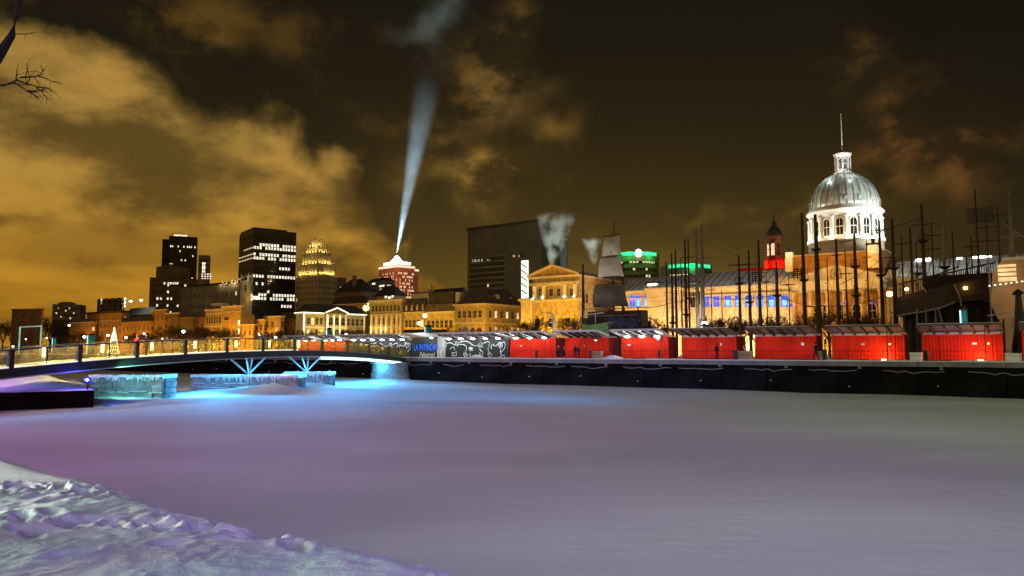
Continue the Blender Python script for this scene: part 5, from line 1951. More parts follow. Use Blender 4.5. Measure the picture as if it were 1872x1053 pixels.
# white line drawings
def doodle(ro, s0, path, r_=.05, n_=NC-.03):
    out_ = []
    for px, py in path:
        p_ = pt(px, py, n_)
        d_ = p_-OQ
        out_.append((d_.dot(EV)-s0, n_-NC, p_.z-3))
    MB().tube(out_, r_, 4).build('doodle', 'white_paint', ro)
def za(L_, ox, oy, k):
    return [(ox+x/k, oy+y/k) for x, y in L_]
D1 = [[(40, 380), (80, 360), (100, 400), (80, 480), (60, 490)], [(110, 400), (170, 380), (230, 400), (290, 430), (320, 440)], [(300, 450), (325, 440), (325, 360)],
      [(340, 440), (345, 350), (400, 365), (400, 440)], [(360, 460), (385, 470), (400, 440), (370, 430), (360, 460)], [(420, 380), (500, 350), (600, 340), (680, 370), (760, 430), (850, 470), (930, 440)],
      [(930, 490), (960, 400), (990, 340), (1020, 400), (1050, 490), (930, 490)], [(960, 450), (1020, 450)], [(1050, 410), (1120, 370), (1190, 350), (1230, 390), (1200, 470), (1180, 540), (1200, 620), (1220, 650)],
      [(1225, 660), (1180, 655), (1190, 715), (1240, 770), (1285, 710), (1255, 660), (1225, 680)], [(1270, 540), (1265, 460), (1300, 420), (1350, 460), (1400, 470), (1450, 410)],
      [(1460, 380), (1540, 380), (1560, 460), (1540, 510), (1480, 500), (1460, 380)], [(1500, 390), (1520, 470), (1550, 460)], [(1570, 370), (1620, 370), (1640, 440), (1610, 540), (1540, 620), (1500, 625)], [(1505, 530), (1510, 620), (1530, 700)],
      [(1490, 800), (1480, 760), (1530, 740), (1570, 720), (1610, 710), (1620, 790), (1490, 800)], [(980, 510), (960, 560), (1020, 610), (1060, 660), (1030, 720)], [(950, 740), (960, 640), (1000, 700), (1010, 750), (920, 760), (920, 810)],
      [(930, 740), (860, 770), (770, 775), (720, 750), (705, 660)], [(430, 420), (540, 430), (610, 470), (620, 530), (590, 620), (590, 650)], [(540, 660), (560, 740), (600, 820), (650, 720), (610, 660), (540, 660)],
      [(600, 680), (590, 760)], [(180, 550), (220, 510), (270, 495), (300, 530), (310, 580)], [(240, 640), (300, 660), (350, 610), (350, 720), (240, 720), (240, 640)], [(680, 490), (780, 590)], [(780, 490), (680, 590)], [(730, 465), (730, 612)], [(665, 540), (795, 540)]]
for p_ in D1:
    doodle(dB, sB, za(p_, 810, 600, 14.4))
D2 = [[(480, 370), (560, 400), (600, 340), (640, 360), (720, 330)], [(820, 340), (890, 400), (960, 420), (1000, 400)], [(1010, 440), (1030, 360), (1050, 330), (1070, 370), (1090, 440), (1010, 440)], [(1030, 410), (1075, 410)],
      [(1100, 380), (1160, 340), (1210, 350), (1215, 400), (1190, 430)], [(1240, 440), (1250, 380), (1300, 400), (1340, 420), (1380, 370)], [(1380, 320), (1440, 360), (1460, 420), (1420, 450), (1390, 390), (1380, 320)],
      [(1450, 350), (1500, 360), (1500, 450), (1440, 540)], [(660, 400), (740, 390), (790, 430), (780, 540)], [(860, 425), (860, 500)], [(825, 462), (900, 462)], [(835, 435), (885, 490)], [(885, 435), (835, 490)],
      [(345, 370), (380, 350), (420, 370), (380, 410), (345, 370)], [(1250, 560), (1290, 500), (1310, 560), (1260, 590), (1250, 560)]]
for p_ in D2:
    doodle(dA, sA, za(p_, 630, 600, 12.48))

# ticket block with blue lettering
s0, s1 = S(753, NC-.6, 4.5), S(801, NC-.6, 4.5)
tk = thing('rink_hut', 'slate hut with blue rink lettering between the two doodled containers', 'hut', FR(s0, NC-.6, 3), TH)
box('front_board', 'board', tk, 0, 0, 0, s1-s0, .12, 2.9)
box('shell', 'steel_dark', tk, .05, .12, 0, s1-s0-.05, 2.9, 2.85)
hp = s1-s0
box('side_pillar', 'awning', tk, hp+.02, -.15, 0, hp+.85, 2.4, 3.3)
for k in range(2):
    box('pale_post', 'white_paint', tk, hp+.1+.5*k, -.32, 0, hp+.28+.5*k, -.16, 1.05)
a_ = MB()
a_.hexa([(-.05, .25, 2.95), (hp, .25, 2.95), (hp, -2.0, 3.5), (-.05, -2.0, 3.5), (-.05, .25, 3.02), (hp, .25, 3.02), (hp, -2.0, 3.57), (-.05, -2.0, 3.57)])
a_.build('awning', 'awning', tk)
fl_ = MB().lathe([(.05, 2.95), (.2, 2.9)], 10, c=(hp*.85, -.6)).build('floodlight', 'steel_dark', tk)
MB().lathe([(.03, 2.72), (.22, 2.76), (.27, 2.87), (.05, 2.89)], 12, c=(hp*.85, -.6)).build('lens', 'e_led', fl_, smooth=True)
p_ = FR(s0+hp*.6, NC-2.2, 5.6)
point(p_, 190, (.95, .98, 1), .15)
def lettering(txt, parent, x0, x1, z0, z1, y, m_, name, shear=0.0):
    cu = bpy.data.curves.new(name, 'FONT')
    cu.body = txt
    cu.extrude = .012
    cu.shear = shear
    t_ = bpy.data.objects.new(name, cu)
    COL.objects.link(t_)
    dg = bpy.context.evaluated_depsgraph_get()
    me_ = bpy.data.meshes.new_from_object(t_.evaluated_get(dg))
    bpy.data.objects.remove(t_)
    co = np.empty(len(me_.vertices)*3)
    me_.vertices.foreach_get('co', co)
    co = co.reshape(-1, 3)
    lo, hi = co.min(0), co.max(0)
    w_ = np.empty_like(co)
    w_[:, 0] = x0+(co[:, 0]-lo[0])/(hi[0]-lo[0])*(x1-x0)
    w_[:, 2] = z0+(co[:, 1]-lo[1])/(hi[1]-lo[1])*(z1-z0)
    w_[:, 1] = y-co[:, 2]
    me_.vertices.foreach_set('co', w_.reshape(-1))
    me_.materials.clear()
    me_.materials.append(M[m_])
    me_.update()
    return ob(name, me_, parent)
n_ = NC-.6
lx = lambda px: S(px, n_, 4.6)-s0
lettering('LA PATINOIRE', tk, lx(757), lx(801), Zp(780, 641, n_)-3, Zp(780, 629.5, n_)-3, -.03, 'sign_blue', 'lettering')
lettering('Natrel', tk, lx(767), lx(796), Zp(780, 653, n_)-3, Zp(780, 643.5, n_)-3, -.03, 'white_paint', 'script_lettering', .3)

# quay railing and bollards
for k, (xa_, xb_) in enumerate(((935, 1345), (1350, 1690), (1700, 2050))):
    s0, s1 = S(xa_, 1.6, 4), S(xb_, 1.6, 4)
    lab = ('thin dark quay railing before the floodlit red containers', 'thin dark quay railing before the two middle red containers', 'thin dark quay railing before the last crimson container')[k]
    rl_ = thing('quay_railing', lab, 'railing', FR(s0, 1.6, 3.05), TH)
    n = max(2, int((s1-s0)/3.2))
    MB().tube([(0, 0, .92), (s1-s0, 0, .92)], .03, 5).build('rail', 'steel_dark', rl_)
    MB().tube([(0, 0, .50), (s1-s0, 0, .50)], .012, 4).build('rail', 'steel_dark', rl_)
    for i in range(n+1):
        x = (s1-s0)*i/n
        MB().tube([(x, 0, 0), (x, 0, .92)], .022, 5).build('post', 'steel_dark', rl_)
for px, w_, lab in ((981, .14, 'thick dark post before the bright floodlit red container'), (1079, .14, 'pale brown post beside the bin near the black clad people'), (1205, .14, 'thick dark post under the round grey sign'),
                    (1345, .24, 'thick black bollard in the gap after the walker'), (1508, .24, 'thick black bollard beside the standing figure at the container corner'), (1693, .24, 'thick black bollard before the crimson container')):
    p_ = G(px, 1.2)
    bo = thing('bollard', lab, 'bollard', (p_.x, p_.y, 3.03), TH)
    box('post', 'pole' if px == 1079 else 'steel_dark', bo, -w_/2*1.4, -w_/2*1.4, 0, w_/2*1.4, w_/2*1.4, 1.02)
    box('cap', 'quay_cap', bo, -w_/2*1.6, -w_/2*1.6, 1.02, w_/2*1.6, w_/2*1.6, 1.06)

for px, px_l, lab in ((1623, 1628, 'slim lamp pole with ground light before the red container with warm glow'), (1803, 1805, 'slim lamp pole with ground light before the crimson container')):
    p_ = G(px, 4.6)
    lp = thing('light_pole', lab, 'lamp', (p_.x, p_.y, 3.03), TH)
    MB().tube([(0, 0, 0), (0, 0, 3.1)], .045, 6).build('pole', 'steel_dark', lp)
    MB().tube([(0, 0, 1.55), (.22, -.1, 1.6)], .02, 4).build('arm', 'steel_dark', lp)
    MB().lathe([(.01, 1.52), (.07, 1.56), (.07, 1.63), (.01, 1.68)], 8, c=(.25, -.12)).build('lamp_bulb', 'e_amber', lp)
    MB().lathe([(.20, .0), (.22, .12), (.10, .16)], 10, c=(-.45, .55)).build('ground_lamp', 'e_warm', lp)
    q_ = FR(S(px, 4.6, 3)-.45, 4.6+.45, 3.45)
    point(q_, 190, (1, .62, .22), .12)
for px, w_, h_, mm, lab in ((1360, 1.5, .95, 'canvas', 'beige box standing in the gap after the walker'), (1503, .8, .95, 'canvas', 'beige bin next to the standing figure'), (1675, .95, .8, 'white_paint', 'small pale crate left of the crimson container'),
                            (1853, 1.2, .75, 'white_paint', 'small pale crate right of the crimson container'), (1093, 1.1, .95, 'canvas', 'beige counter box near the black clad people')):
    p_ = G(px, 4.4)
    bx = thing('bin', lab, 'box', (p_.x, p_.y, 3.03), TH)
    box('body', mm, bx, -w_/2, -.35, .0, w_/2, .35, h_-.06)
    box('lid', 'snow', bx, -w_/2-.04, -.38, h_-.06, w_/2+.04, .38, h_)
for px, ry, lab in ((1122, .9, 'small snow pile before the dark end of a red container'), (872, .8, 'low trampled snow heap at the foot of the doodled container')):
    p_ = G(px, 3.6)
    b_ = MB().lathe([(1.0*ry, 0), (.9*ry, .16), (.5*ry, .36), (.1, .46)], 14)
    b_.v = [(x*1.5*(1+.2*noise.noise(Vector((x*2, y*2, z)))), y, z*(1+.3*noise.noise(Vector((x, y, 1))))) for x, y, z in b_.v]
    tag(b_.build('snow_pile', 'snow', None, (p_.x, p_.y, 3.0), TH, True), lab, 'snow pile')
p_ = pt(1203, 617, NC-.3)
rs_ = MB().lathe([(.02, -.03), (.36, -.03), (.36, .03), (.02, .03)], 18).build('round_sign', 'quay_cap', None, p_)
rs_.rotation_euler = (R(90), 0, TH)
tag(rs_, 'round grey sign on the brightest red container', 'sign')
p_ = pt(1089, 619, NC-1.5)
hl = thing('hanging_lantern', 'small dark lantern hanging from an awning with a pale lens', 'lantern', p_)
MB().lathe([(.03, .75), (.05, .35), (.2, .3), (.26, .0), (.2, -.12)], 10).build('shade', 'steel_dark', hl)
MB().lathe([(.02, -.30), (.16, -.25), (.18, -.13)], 10).build('lens', 'e_line', hl)

# ================================================================== PEOPLE
def body_mesh(pose, coat, pants):
    J = {'pel': (0, 0, .52, .082), 'wai': (0, 0, .62, .080), 'che': (0, .0, .74, .092), 'nec': (0, 0, .835, .036), 'hea': (0, -.012, .90, .062), 'top': (0, -.005, .955, .05)}
    for s_, sg in (('l', -1), ('r', 1)):
        J['sh'+s_] = (sg*.105, 0, .795, .052)
        J['el'+s_] = (sg*.145, .01, .645, .040)
        J['ha'+s_] = (sg*.135, -.05, .50, .028)
        J['hi'+s_] = (sg*.058, 0, .49, .068)
        J['kn'+s_] = (sg*.062, -.01, .28, .050)
        J['an'+s_] = (sg*.062, .01, .055, .034)
        J['to'+s_] = (sg*.066, -.075, .022, .028)
    if pose == 'walk':
        J['knl'] = (-.06, -.09, .29, .05); J['anl'] = (-.06, -.10, .06, .034); J['tol'] = (-.06, -.18, .03, .028)
        J['knr'] = (.06, .03, .28, .05); J['anr'] = (.06, .15, .08, .034); J['tor'] = (.06, .08, .025, .028)
        J['hal'] = (-.13, .09, .52, .028); J['har'] = (.13, -.12, .53, .028)
    if pose == 'rail':
        J['hal'] = (-.12, -.20, .62, .028); J['har'] = (.12, -.20, .62, .028)
        J['ell'] = (-.15, -.06, .66, .04); J['elr'] = (.15, -.06, .66, .04)
        for k in ('che', 'nec', 'hea', 'top', 'shl', 'shr'):
            x, y, z, r_ = J[k]
            J[k] = (x, y-.05*(z-.5)*3, z-.01, r_)
    if pose == 'sit':
        for k in list(J):
            x, y, z, r_ = J[k]
            if k[:2] not in ('kn', 'an', 'to'):
                J[k] = (x, y+.05, z-.24, r_)
        for s_, sg in (('l', -1), ('r', 1)):
            J['kn'+s_] = (sg*.075, -.17, .29, .05)
            J['an'+s_] = (sg*.075, -.17, .06, .034)
            J['to'+s_] = (sg*.08, -.25, .025, .028)
            J['ha'+s_] = (sg*.09, -.13, .34, .028)
    names = list(J)
    E = [('pel', 'wai'), ('wai', 'che'), ('che', 'nec'), ('nec', 'hea'), ('hea', 'top')]
    for s_ in 'lr':
        E += [('che', 'sh'+s_), ('sh'+s_, 'el'+s_), ('el'+s_, 'ha'+s_), ('pel', 'hi'+s_), ('hi'+s_, 'kn'+s_), ('kn'+s_, 'an'+s_), ('an'+s_, 'to'+s_)]
    me_ = bpy.data.meshes.new('person')
    me_.from_pydata([J[k][:3] for k in names], [(names.index(a), names.index(b2)) for a, b2 in E], [])
    o_ = bpy.data.objects.new('person', me_)
    COL.objects.link(o_)
    md = o_.modifiers.new('skin', 'SKIN')
    for i, k in enumerate(names):
        me_.skin_vertices[0].data[i].radius = (J[k][3], J[k][3])
        me_.skin_vertices[0].data[i].use_root = (k == 'pel')
    sb = o_.modifiers.new('smooth', 'SUBSURF')
    sb.levels = 1
    dg = bpy.context.evaluated_depsgraph_get()
    m2 = bpy.data.meshes.new_from_object(o_.evaluated_get(dg))
    bpy.data.objects.remove(o_)
    m2.materials.clear()
    for k in (coat, pants, 'skin'):
        m2.materials.append(M[k])
    zw, zn = J['pel'][2]-.03, J['nec'][2]+.01
    for f in m2.polygons:
        c_ = f.center
        leg = abs(c_.x) < .115 and c_.z < zw if pose != 'sit' else c_.z < zw+.02 and (c_.y < -.06 or c_.z < .27)
        f.material_index = 2 if c_.z > zn else (1 if leg else 0)
        f.use_smooth = True
    return m2, J
def person(label, loc, rz, h, coat, pose='stand', pants='trouser', hat='coat_black'):
    m2, J = body_mesh(pose, coat, pants)
    o_ = ob('person', m2, None, loc, rz)
    o_.scale = (h, h, h)
    tag(o_, label, 'person')
    x, y, z, r_ = J['hea']
    MB().lathe([(.076, z+.012), (.080, z+.035), (.070, z+.075), (.04, z+.105), (.005, z+.115)], 12, c=(x, y)).build('hat', hat, o_, smooth=True)
    MB().lathe([(.055, z-.075), (.062, z-.05), (.05, z-.03)], 10, c=(x, y)).build('scarf', coat, o_, smooth=True)
    return o_
RB = math.atan2(BD.y, BD.x)
t = bt(249, -.75)
person('person in a bright red jacket leaning at the bridge parapet', BP(t, -.75, .03), RB+R(90), 1.74, 'coat_red', 'rail', hat='coat_red')
t = bt(267, -1.0)
person('person in black standing beside the red jacket on the bridge', BP(t, -1.0, .03), RB+R(60), 1.84, 'coat_black')
t = bt(474, -1.0)
person('first of two people in black at the bridge crown, nearer the dock end', BP(t, -1.0, .03), RB+R(80), 1.76, 'coat_black', 'rail')
t = bt(486, -1.3)
person('second of two people in black at the bridge crown, nearer the quay', BP(t, -1.3, .03), RB-R(70), 1.82, 'coat_black')
p_ = G(1021, 3.6)
person('black clad person crouched low in the gap between two red containers', (p_.x, p_.y, 3.04), TH+R(20), 1.75, 'coat_black', 'sit')
p_ = G(1031, 3.4)
person('black clad person seated with one pale shoe before the dark gap', (p_.x, p_.y, 3.04), TH-R(50), 1.55, 'coat_black', 'sit')
p_ = G(1052, 3.4)
person('broad person in a black coat standing before the red container', (p_.x, p_.y, 3.04), TH+R(10), 1.62, 'coat_black')
p_ = G(1058, 3.8)
person('person in black close behind the broad coated one', (p_.x, p_.y, 3.04), TH+R(150), 1.60, 'coat_black')
p_ = G(1311, 3.0)
person('lone person in black walking past the red container', (p_.x, p_.y, 3.04), TH+R(75), 1.72, 'coat_black', 'walk')
p_ = G(1492, 3.6)
person('person in black leaning at the near corner of the plain red container', (p_.x, p_.y, 3.04), TH-R(40), 1.80, 'coat_black', 'walk')

# ================================================================== SHIPS AND MAST POLES BEHIND THE STALLS
def mast(label, px, py, n_, w_, mm='pole', plats=(), yards=(), grp='mast poles of the rope park behind the stalls'):
    p_ = G(px, n_)
    zt_ = Zp(px, py, n_)-3
    r_ = w_/2*p_.y/FPX*.80
    ro = thing('mast_pole', label, 'mast', (p_.x, p_.y, 3), TH, grp)
    MB().tube([(0, 0, 0), (0, 0, zt_*.55), (.0, 0, zt_)], [r_*1.15, r_*.95, r_*.55], 8).build('pole', mm, ro, smooth=True)
    for yy in plats:
        z = Zp(px, yy, n_)-3
        MB().lathe([(.15, z-.3), (.62, z), (.62, z+.10), (.15, z+.12)], 10).build('platform', 'timber', ro)
        rl_ = MB()
        for k in range(8):
            a = 2*math.pi*k/8
            rl_.tube([(.58*math.cos(a), .58*math.sin(a), z+.1), (.58*math.cos(a), .58*math.sin(a), z+.85)], .018, 4)
        ring_ = [(.58*math.cos(a), .58*math.sin(a), z+.85) for a in np.linspace(0, 2*math.pi, 13)]
        rl_.tube(ring_, .018, 4)
        rl_.build('platform_rail', 'timber', ro)
    for yy, ln in yards:
        z = Zp(px, yy, n_)-3
        MB().tube([(-ln/2, -.1, z), (0, -.16, z), (ln/2, -.1, z)], [.05, .09, .05], 6).build('yard', mm, ro)
    r5 = random.Random(px)
    for sg_ in (-1, 1):
        zz_ = zt_*r5.uniform(.62, .95)
        xx_ = r5.uniform(1.2, 3.2)*sg_
        MB().tube([(0, 0, zz_), (xx_*.5, .1, zz_*.52), (xx_, .2, zz_*.12)], .018, 4).build('shroud', 'rope', ro)
        if r5.random() < .7:
            z2 = zt_*r5.uniform(.4, .8)
            MB().tube([(0, 0, z2), (2.2*sg_, .1, z2-.35), (4.4*sg_, .2, z2-.2+r5.uniform(-.8, .8))], .016, 4).build('stay', 'rope', ro)
    for k in range(int(zt_/2.2)):
        z = 1.2+k*2.2
        MB().tube([(-r_*1.05, 0, z), (-r_*1.05-.28, 0, z+.03)], .03, 4).build('step_peg', 'timber', ro)
    return ro
MP = [
 ('dark mast pole at the left flank of the ship with pale sails', 1067, 483, 24, 8, 'pole', (), ()),
 ('dark mast pole at the right flank of the ship with pale sails', 1140, 481, 24, 7, 'pole', (), ((500, 2.2),)),
 ('shortest thin mast pole of the trio before the green letter band', 1221, 478, 34, 5, 'pole', (), ()),
 ('middle mast pole of the trio before the green letter band', 1231, 463, 35, 6, 'pole', (590,), ()),
 ('tallest mast pole of the trio before the green letter band', 1238, 456, 36, 6, 'pole', (), ()),
 ('twin mast pole, the one nearer the green letter trio', 1256, 437, 34, 7, 'pole', (575,), ()),
 ('twin mast pole, the one nearer the grey pair', 1262, 436, 35, 5, 'pole', (545,), ((470, 2.6),)),
 ('lower grey mast pole of the thick pair beside the white globe lamp', 1277, 418, 30, 9, 'pole_grey', (), ()),
 ('taller grey mast pole of the thick pair beside the white globe lamp', 1287, 409, 30, 10, 'pole_grey', (), ((418, 1.6), (470, 3.0), (480, 2.4))),
 ('first dark mast pole of the four before the blue windows', 1355, 466, 32, 7, 'pole', (518,), ((484, 3.0),)),
 ('second dark mast pole of the four before the blue windows', 1373.5, 456, 32, 7, 'pole', (552,), ((484, 2.6),)),
 ('third dark mast pole of the four before the blue windows', 1392, 438, 32, 8, 'pole', (), ((498, 2.2),)),
 ('fourth dark mast pole of the four, under the chapel tower', 1424, 478, 32, 9, 'pole', (540,), ()),
 ('faint tall mast pole just left of the silver dome', 1474, 388, 32, 9, 'pole', (512,), ()),
 ('thick mast pole standing across the drum edge of the dome', 1499, 391, 28, 12, 'pole', (456,), ((560, 3),)),
 ('low mast pole under the first arched drum windows', 1536, 436, 30, 8, 'pole', (), ((466, 1.5),)),
 ('low mast pole topped by a small block before the drum', 1570, 424, 30, 9, 'pole', (487, 540), ()),
 ('tall mast pole at the near edge of the drum', 1617, 402, 28, 8, 'pole', (503,), ((420, 1.5),)),
 ('mast pole with bushy top right of the dome, before the pale wall', 1641, 399, 26, 10, 'pole', (490,), ((470, 2),)),
 ('dim thin mast pole over the dark ship stern', 1674, 415, 26, 7, 'pole', (), ()),
 ('tall dim mast pole over the middle of the dark ship', 1697, 371, 26, 9, 'pole', (440,), ((410, 2.4),)),
 ('tallest mast pole of the dark ship with crossbars', 1735, 364, 25, 8, 'pole_grey', (488,), ((380, 1.4), (395, 1.6))),
 ('slim mast pole of the dark ship beside the tallest one', 1752, 420, 26, 5, 'pole', (), ()),
 ('dim mast pole carrying the square dark crow nest screen', 1798, 345, 25, 5, 'pole', (), ()),
 ('hair thin pole in the gap before the pavilion of the market hall', 1248, 470, 37, 3, 'pole', (), ()),
 ('hair thin pole between the grey pair and the blue windows', 1303, 520, 33, 3, 'pole', (), ((530, 1.4),)),
 ('short thin pole before the first blue windows', 1322, 530, 33, 3, 'pole', (), ()),
 ('short thin pole after the third dark pole before the blue windows', 1405, 505, 33, 3, 'pole', (), ((515, 1.2),)),
 ('hair thin pole under the lit roof chimney near the portico', 1446, 500, 31, 3, 'pole', (), ((520, 1.6),)),
 ('hair thin pole before the round emblem of the pediment', 1518, 470, 31, 3, 'pole', (), ()),
 ('hair thin pole between the two low poles before the drum', 1552, 455, 31, 4, 'pole', (), ((500, 1.6),)),
 ('hair thin pole between the block topped pole and the drum edge', 1592, 440, 30, 4, 'pole', (), ((470, 1.2),)),
 ('thin slanting topped pole right after the bushy topped one', 1657, 428, 27, 4, 'pole', (), ((445, 1.8),)),
 ('thin pole before the white roof lamps, nearer the dome', 1684, 440, 28, 4, 'pole', (500,), ()),
 ('thin pole between the two tall masts of the dark ship', 1714, 405, 27, 4, 'pole', (), ((430, 2.0), (455, 2.6))),
 ('thin pole close behind the screen carrying pole', 1786, 430, 28, 4, 'pole', (), ((450, 1.6),)),
 ('thin pole just before the lit tan canvas tent', 1816, 395, 24, 4, 'pole', (), ((415, 2.2), (440, 2.8))),
 ('dim spar pole above the roof of the tan canvas tent', 1838, 375, 24, 4, 'pole', (), ((392, 1.8),)),
 ('slim mast pole next to the lit tan canvas', 1776, 470, 25, 6, 'pole', (), ()),
]
for a in MP:
    mast(a[0], a[1], a[2], a[3], a[4], a[5], a[6], a[7])
def rope(label, a, b2, sag=.6, r_=.03, mm='rope', name='rope'):
    A_, B_ = pt(*a), pt(*b2)
    pts_ = [A_.lerp(B_, k/10)-Vector((0, 0, sag*4*(k/10)*(1-k/10))) for k in range(11)]
    o_ = MB().tube(pts_, r_, 4).build(name, mm)
    tag(o_, label, 'rope')
rope('sagging rope crossing the cream wall from the ship to the first pole trio', (1166, 562, 24), (1231, 552, 35), .3, .05)
rope('rope between the pole trio and the twin poles', (1238, 552, 35), (1260, 545, 35), .2, .05)
rope('long thin rope over the chapel roof between the four poles', (1330, 484, 32), (1424, 476, 32), .1, .05, 'pale_rope')
rope('rope bridge line under the blue windows', (1292, 543, 31), (1424, 537, 32), .5, .05)
rope('rope from the fourth pole to the thick pole at the dome edge', (1424, 540, 32), (1499, 562, 28), .3, .05)
rope('dark stay rising across the drum towards the bushy topped pole', (1536, 444, 30), (1641, 412, 26), .15, .06)
rope('stay from the bushy topped pole up to the dim masts', (1641, 412, 26), (1690, 395, 26), .1, .05)
rope('low rope from the thick pole to the near drum pole', (1499, 558, 28), (1617, 540, 28), .6, .05)
rope('thin rope over the stalls between two dome poles', (1536, 520, 30), (1617, 470, 28), .2, .04)
rope('thin rope high between the grey pair and the blue window poles', (1287, 440, 30), (1355, 470, 32), .2, .025)
rope('faint rope between the dim tall masts', (1697, 420, 26), (1735, 400, 25), .2, .03)
def net_platform(label, x0, x1, y0, y1, n_):
    s0, s1 = S(x0, n_, 14), S(x1, n_, 14)
    z0, z1 = Zp(x0, y1, n_), Zp(x0, y0, n_)
    ro = thing('rope_platform', label, 'platform', FR(s0, n_, z0), TH)
    k = 4
    for i in range(k+1):
        z = (z1-z0)*i/k
        MB().bar((0, 0, z), (s1-s0, 0, z), .12, .14).build('slat', 'timber', ro)
    for x in np.linspace(0, s1-s0, 4):
        MB().bar((x, .1, -.3), (x, .1, z1-z0+.3), .10, .10).build('post', 'timber', ro)
net_platform('slatted dark climbing platform between the second and third poles', 1375, 1392, 498, 513, 32)
net_platform('slatted dark climbing platform left of the thick dome pole', 1451, 1471, 493, 508, 31)
net_platform('slatted dark climbing platform between twin and grey poles', 1262, 1278, 536, 552, 33)

# playground ship with pale sails
NSH = 21.0
sc0 = S(1110, NSH, 6)
sh = thing('sailing_ship', 'moored ship with stacked pale square sails and a green painted bow', 'ship', FR(sc0, NSH, 3), TH)
sx_ = lambda px: S(px, NSH, 8)-sc0
sz_ = lambda px, py: Zp(px, py, NSH)-3
hb_ = MB()
x0, x1, x2 = sx_(1061), sx_(1112), sx_(1168)
zt_, zb_ = sz_(1090, 594), 0
hs = [(x0-.6, 1.2, zt_+1.2), (x0+.3, .2, zt_+.1), (x0+1.6, 0, zt_-.1), (x1, 0, zt_+.25), (x2, .4, zt_+.5)]
for i in range(len(hs)-1):
    hb_.m = 1 if i == 3 else 0
    a, c_ = hs[i], hs[i+1]
    hb_.face([(a[0]+.5*(i == 0), a[1]+.5, zb_), (c_[0], c_[1]+.3, zb_), c_, a])
    hb_.face([(c_[0], 4-c_[1]*.3, zb_), (a[0], 4-a[1]*.3, zb_), (a[0], 4.4-a[1], a[2]), (c_[0], 4.4-c_[1], c_[2])])
    hb_.face([a, c_, (c_[0], 4.4-c_[1], c_[2]), (a[0], 4.4-a[1], a[2])])
hb_.build('hull', ['green_hull', 'hull'], sh)
MB().tube([(a[0], a[1]-.06, a[2]) for a in hs], .13, 6).build('gunwale', 'green_hull', sh)
MB().tube([(x0+.5, -.1, zt_-.75), (x0+1.8, -.16, zt_-.95), (x1-.3, -.1, zt_-.7)], .09, 6).build('wale', 'green_hull', sh)
zc0, zc1 = zt_+.3, sz_(1110, 564)
box('deck_house', 'hull', sh, sx_(1066), 1.4, zt_-.3, sx_(1164), 3.6, zc1-.3)
fr_ = MB()
for z in (zc1, (zc0+zc1)/2):
    fr_.bar((sx_(1062), .3, z), (sx_(1166), .3, z), .10, .10)
fr_.build('guard_rail', 'quay_cap', sh)
for px in (1064, 1088, 1112, 1140, 1165):
    MB().bar((sx_(px), .3, zt_), (sx_(px), .3, zc1), .12, .12).build('stanchion', 'timber', sh)
pl_ = MB()
pl_.bar((sx_(1067), .1, zt_+1.0), (sx_(1068), .1, zc1-.2), .10, .10)
pl_.bar((sx_(1068), .1, zt_+1.55), (sx_(1104), .1, zt_+1.75), .10, .14)
pl_.bar((sx_(1088), .1, zt_+.3), (sx_(1088), .1, zt_+1.6), .09, .09)
pl_.build('pale_bracket', 'steel_pale', sh)
tb_ = MB()
g_ = 10
for i in range(g_):
    for j in range(3):
        def P(i_, j_):
            x = x1+(x2-x1)*i_/g_
            z = zt_+1.15-.45*j_+.25*math.sin(i_*1.9+j_)-.03*i_
            return (x, .1-.12*j_+.1*math.sin(i_*2.3), z)
        tb_.face([P(i, j+1), P(i+1, j+1), P(i+1, j), P(i, j)])
tb_.build('tarpaulin', 'tarp', sh)
zm = sz_(1111, 400)
MB().tube([(sx_(1110), 2, 0), (sx_(1110), 2, zm*.6), (sx_(1113), 2, zm)], [.22, .2, .07], 8).build('mast', 'pole', sh)
MB().tube([(sx_(1107), 2.3, zm*.5), (sx_(1106), 2.3, sz_(1105, 420))], [.12, .05], 6).build('topmast', 'pole', sh)
def sail(x0a, x1a, y0a, x0b, x1b, y1b, mm, yy, dz=0):
    b_ = MB()
    k = 8
    for i in range(k):
        for j in range(k):
            def P(u, v):
                xa2 = sx_(x0a)+(sx_(x1a)-sx_(x0a))*u
                xb2 = sx_(x0b)+(sx_(x1b)-sx_(x0b))*u
                x = xa2*(1-v)+xb2*v
                z = sz_(1110, y0a)*(1-v)+sz_(1110, y1b)*v+dz*v*(1-(2*u-1)**2)
                y = yy-1.0*math.sin(math.pi*v*.9)*(1-(2*u-1)**2*.7)
                return (x, y, z)
            b_.face([P(i/k, (j+1)/k), P((i+1)/k, (j+1)/k), P((i+1)/k, j/k), P(i/k, j/k)])
    b_.build('sail', mm, sh, smooth=True)
sail(1097, 1125, 430, 1092, 1128, 466, 'sail', 1.7, .1)
sail(1089, 1127, 469, 1085, 1133, 506, 'sail', 1.6, .25)
sail(1080, 1136, 521, 1078, 1143, 561, 'sail_dark', 1.2, .15)
for xa2, xb2, yy in ((1096, 1127, 429), (1089, 1130, 467.5), (1079, 1139, 519)):
    MB().tube([(sx_(xa2), 1.5, sz_(1110, yy)), (sx_(xb2), 1.5, sz_(1110, yy)+.15)], .09, 6).build('yard', 'pole', sh)
for k in range(7):
    z = sz_(1112, 440+k*19)
    MB().lathe([(.1, z-.15), (.38, z-.05), (.38, z+.1), (.1, z+.2)], 8, c=(sx_(1112), 1.35)).build('mast_fitting', 'timber', sh)
q_ = FR(sc0-2, NSH-5, 5.6)
point(q_, 130, (.8, 1, .75), .2)
spot(FR(sc0-6, NSH-10, 7), FR(sc0, NSH+1, 17), 2500, (1, .98, .80), 50, .8, .3)

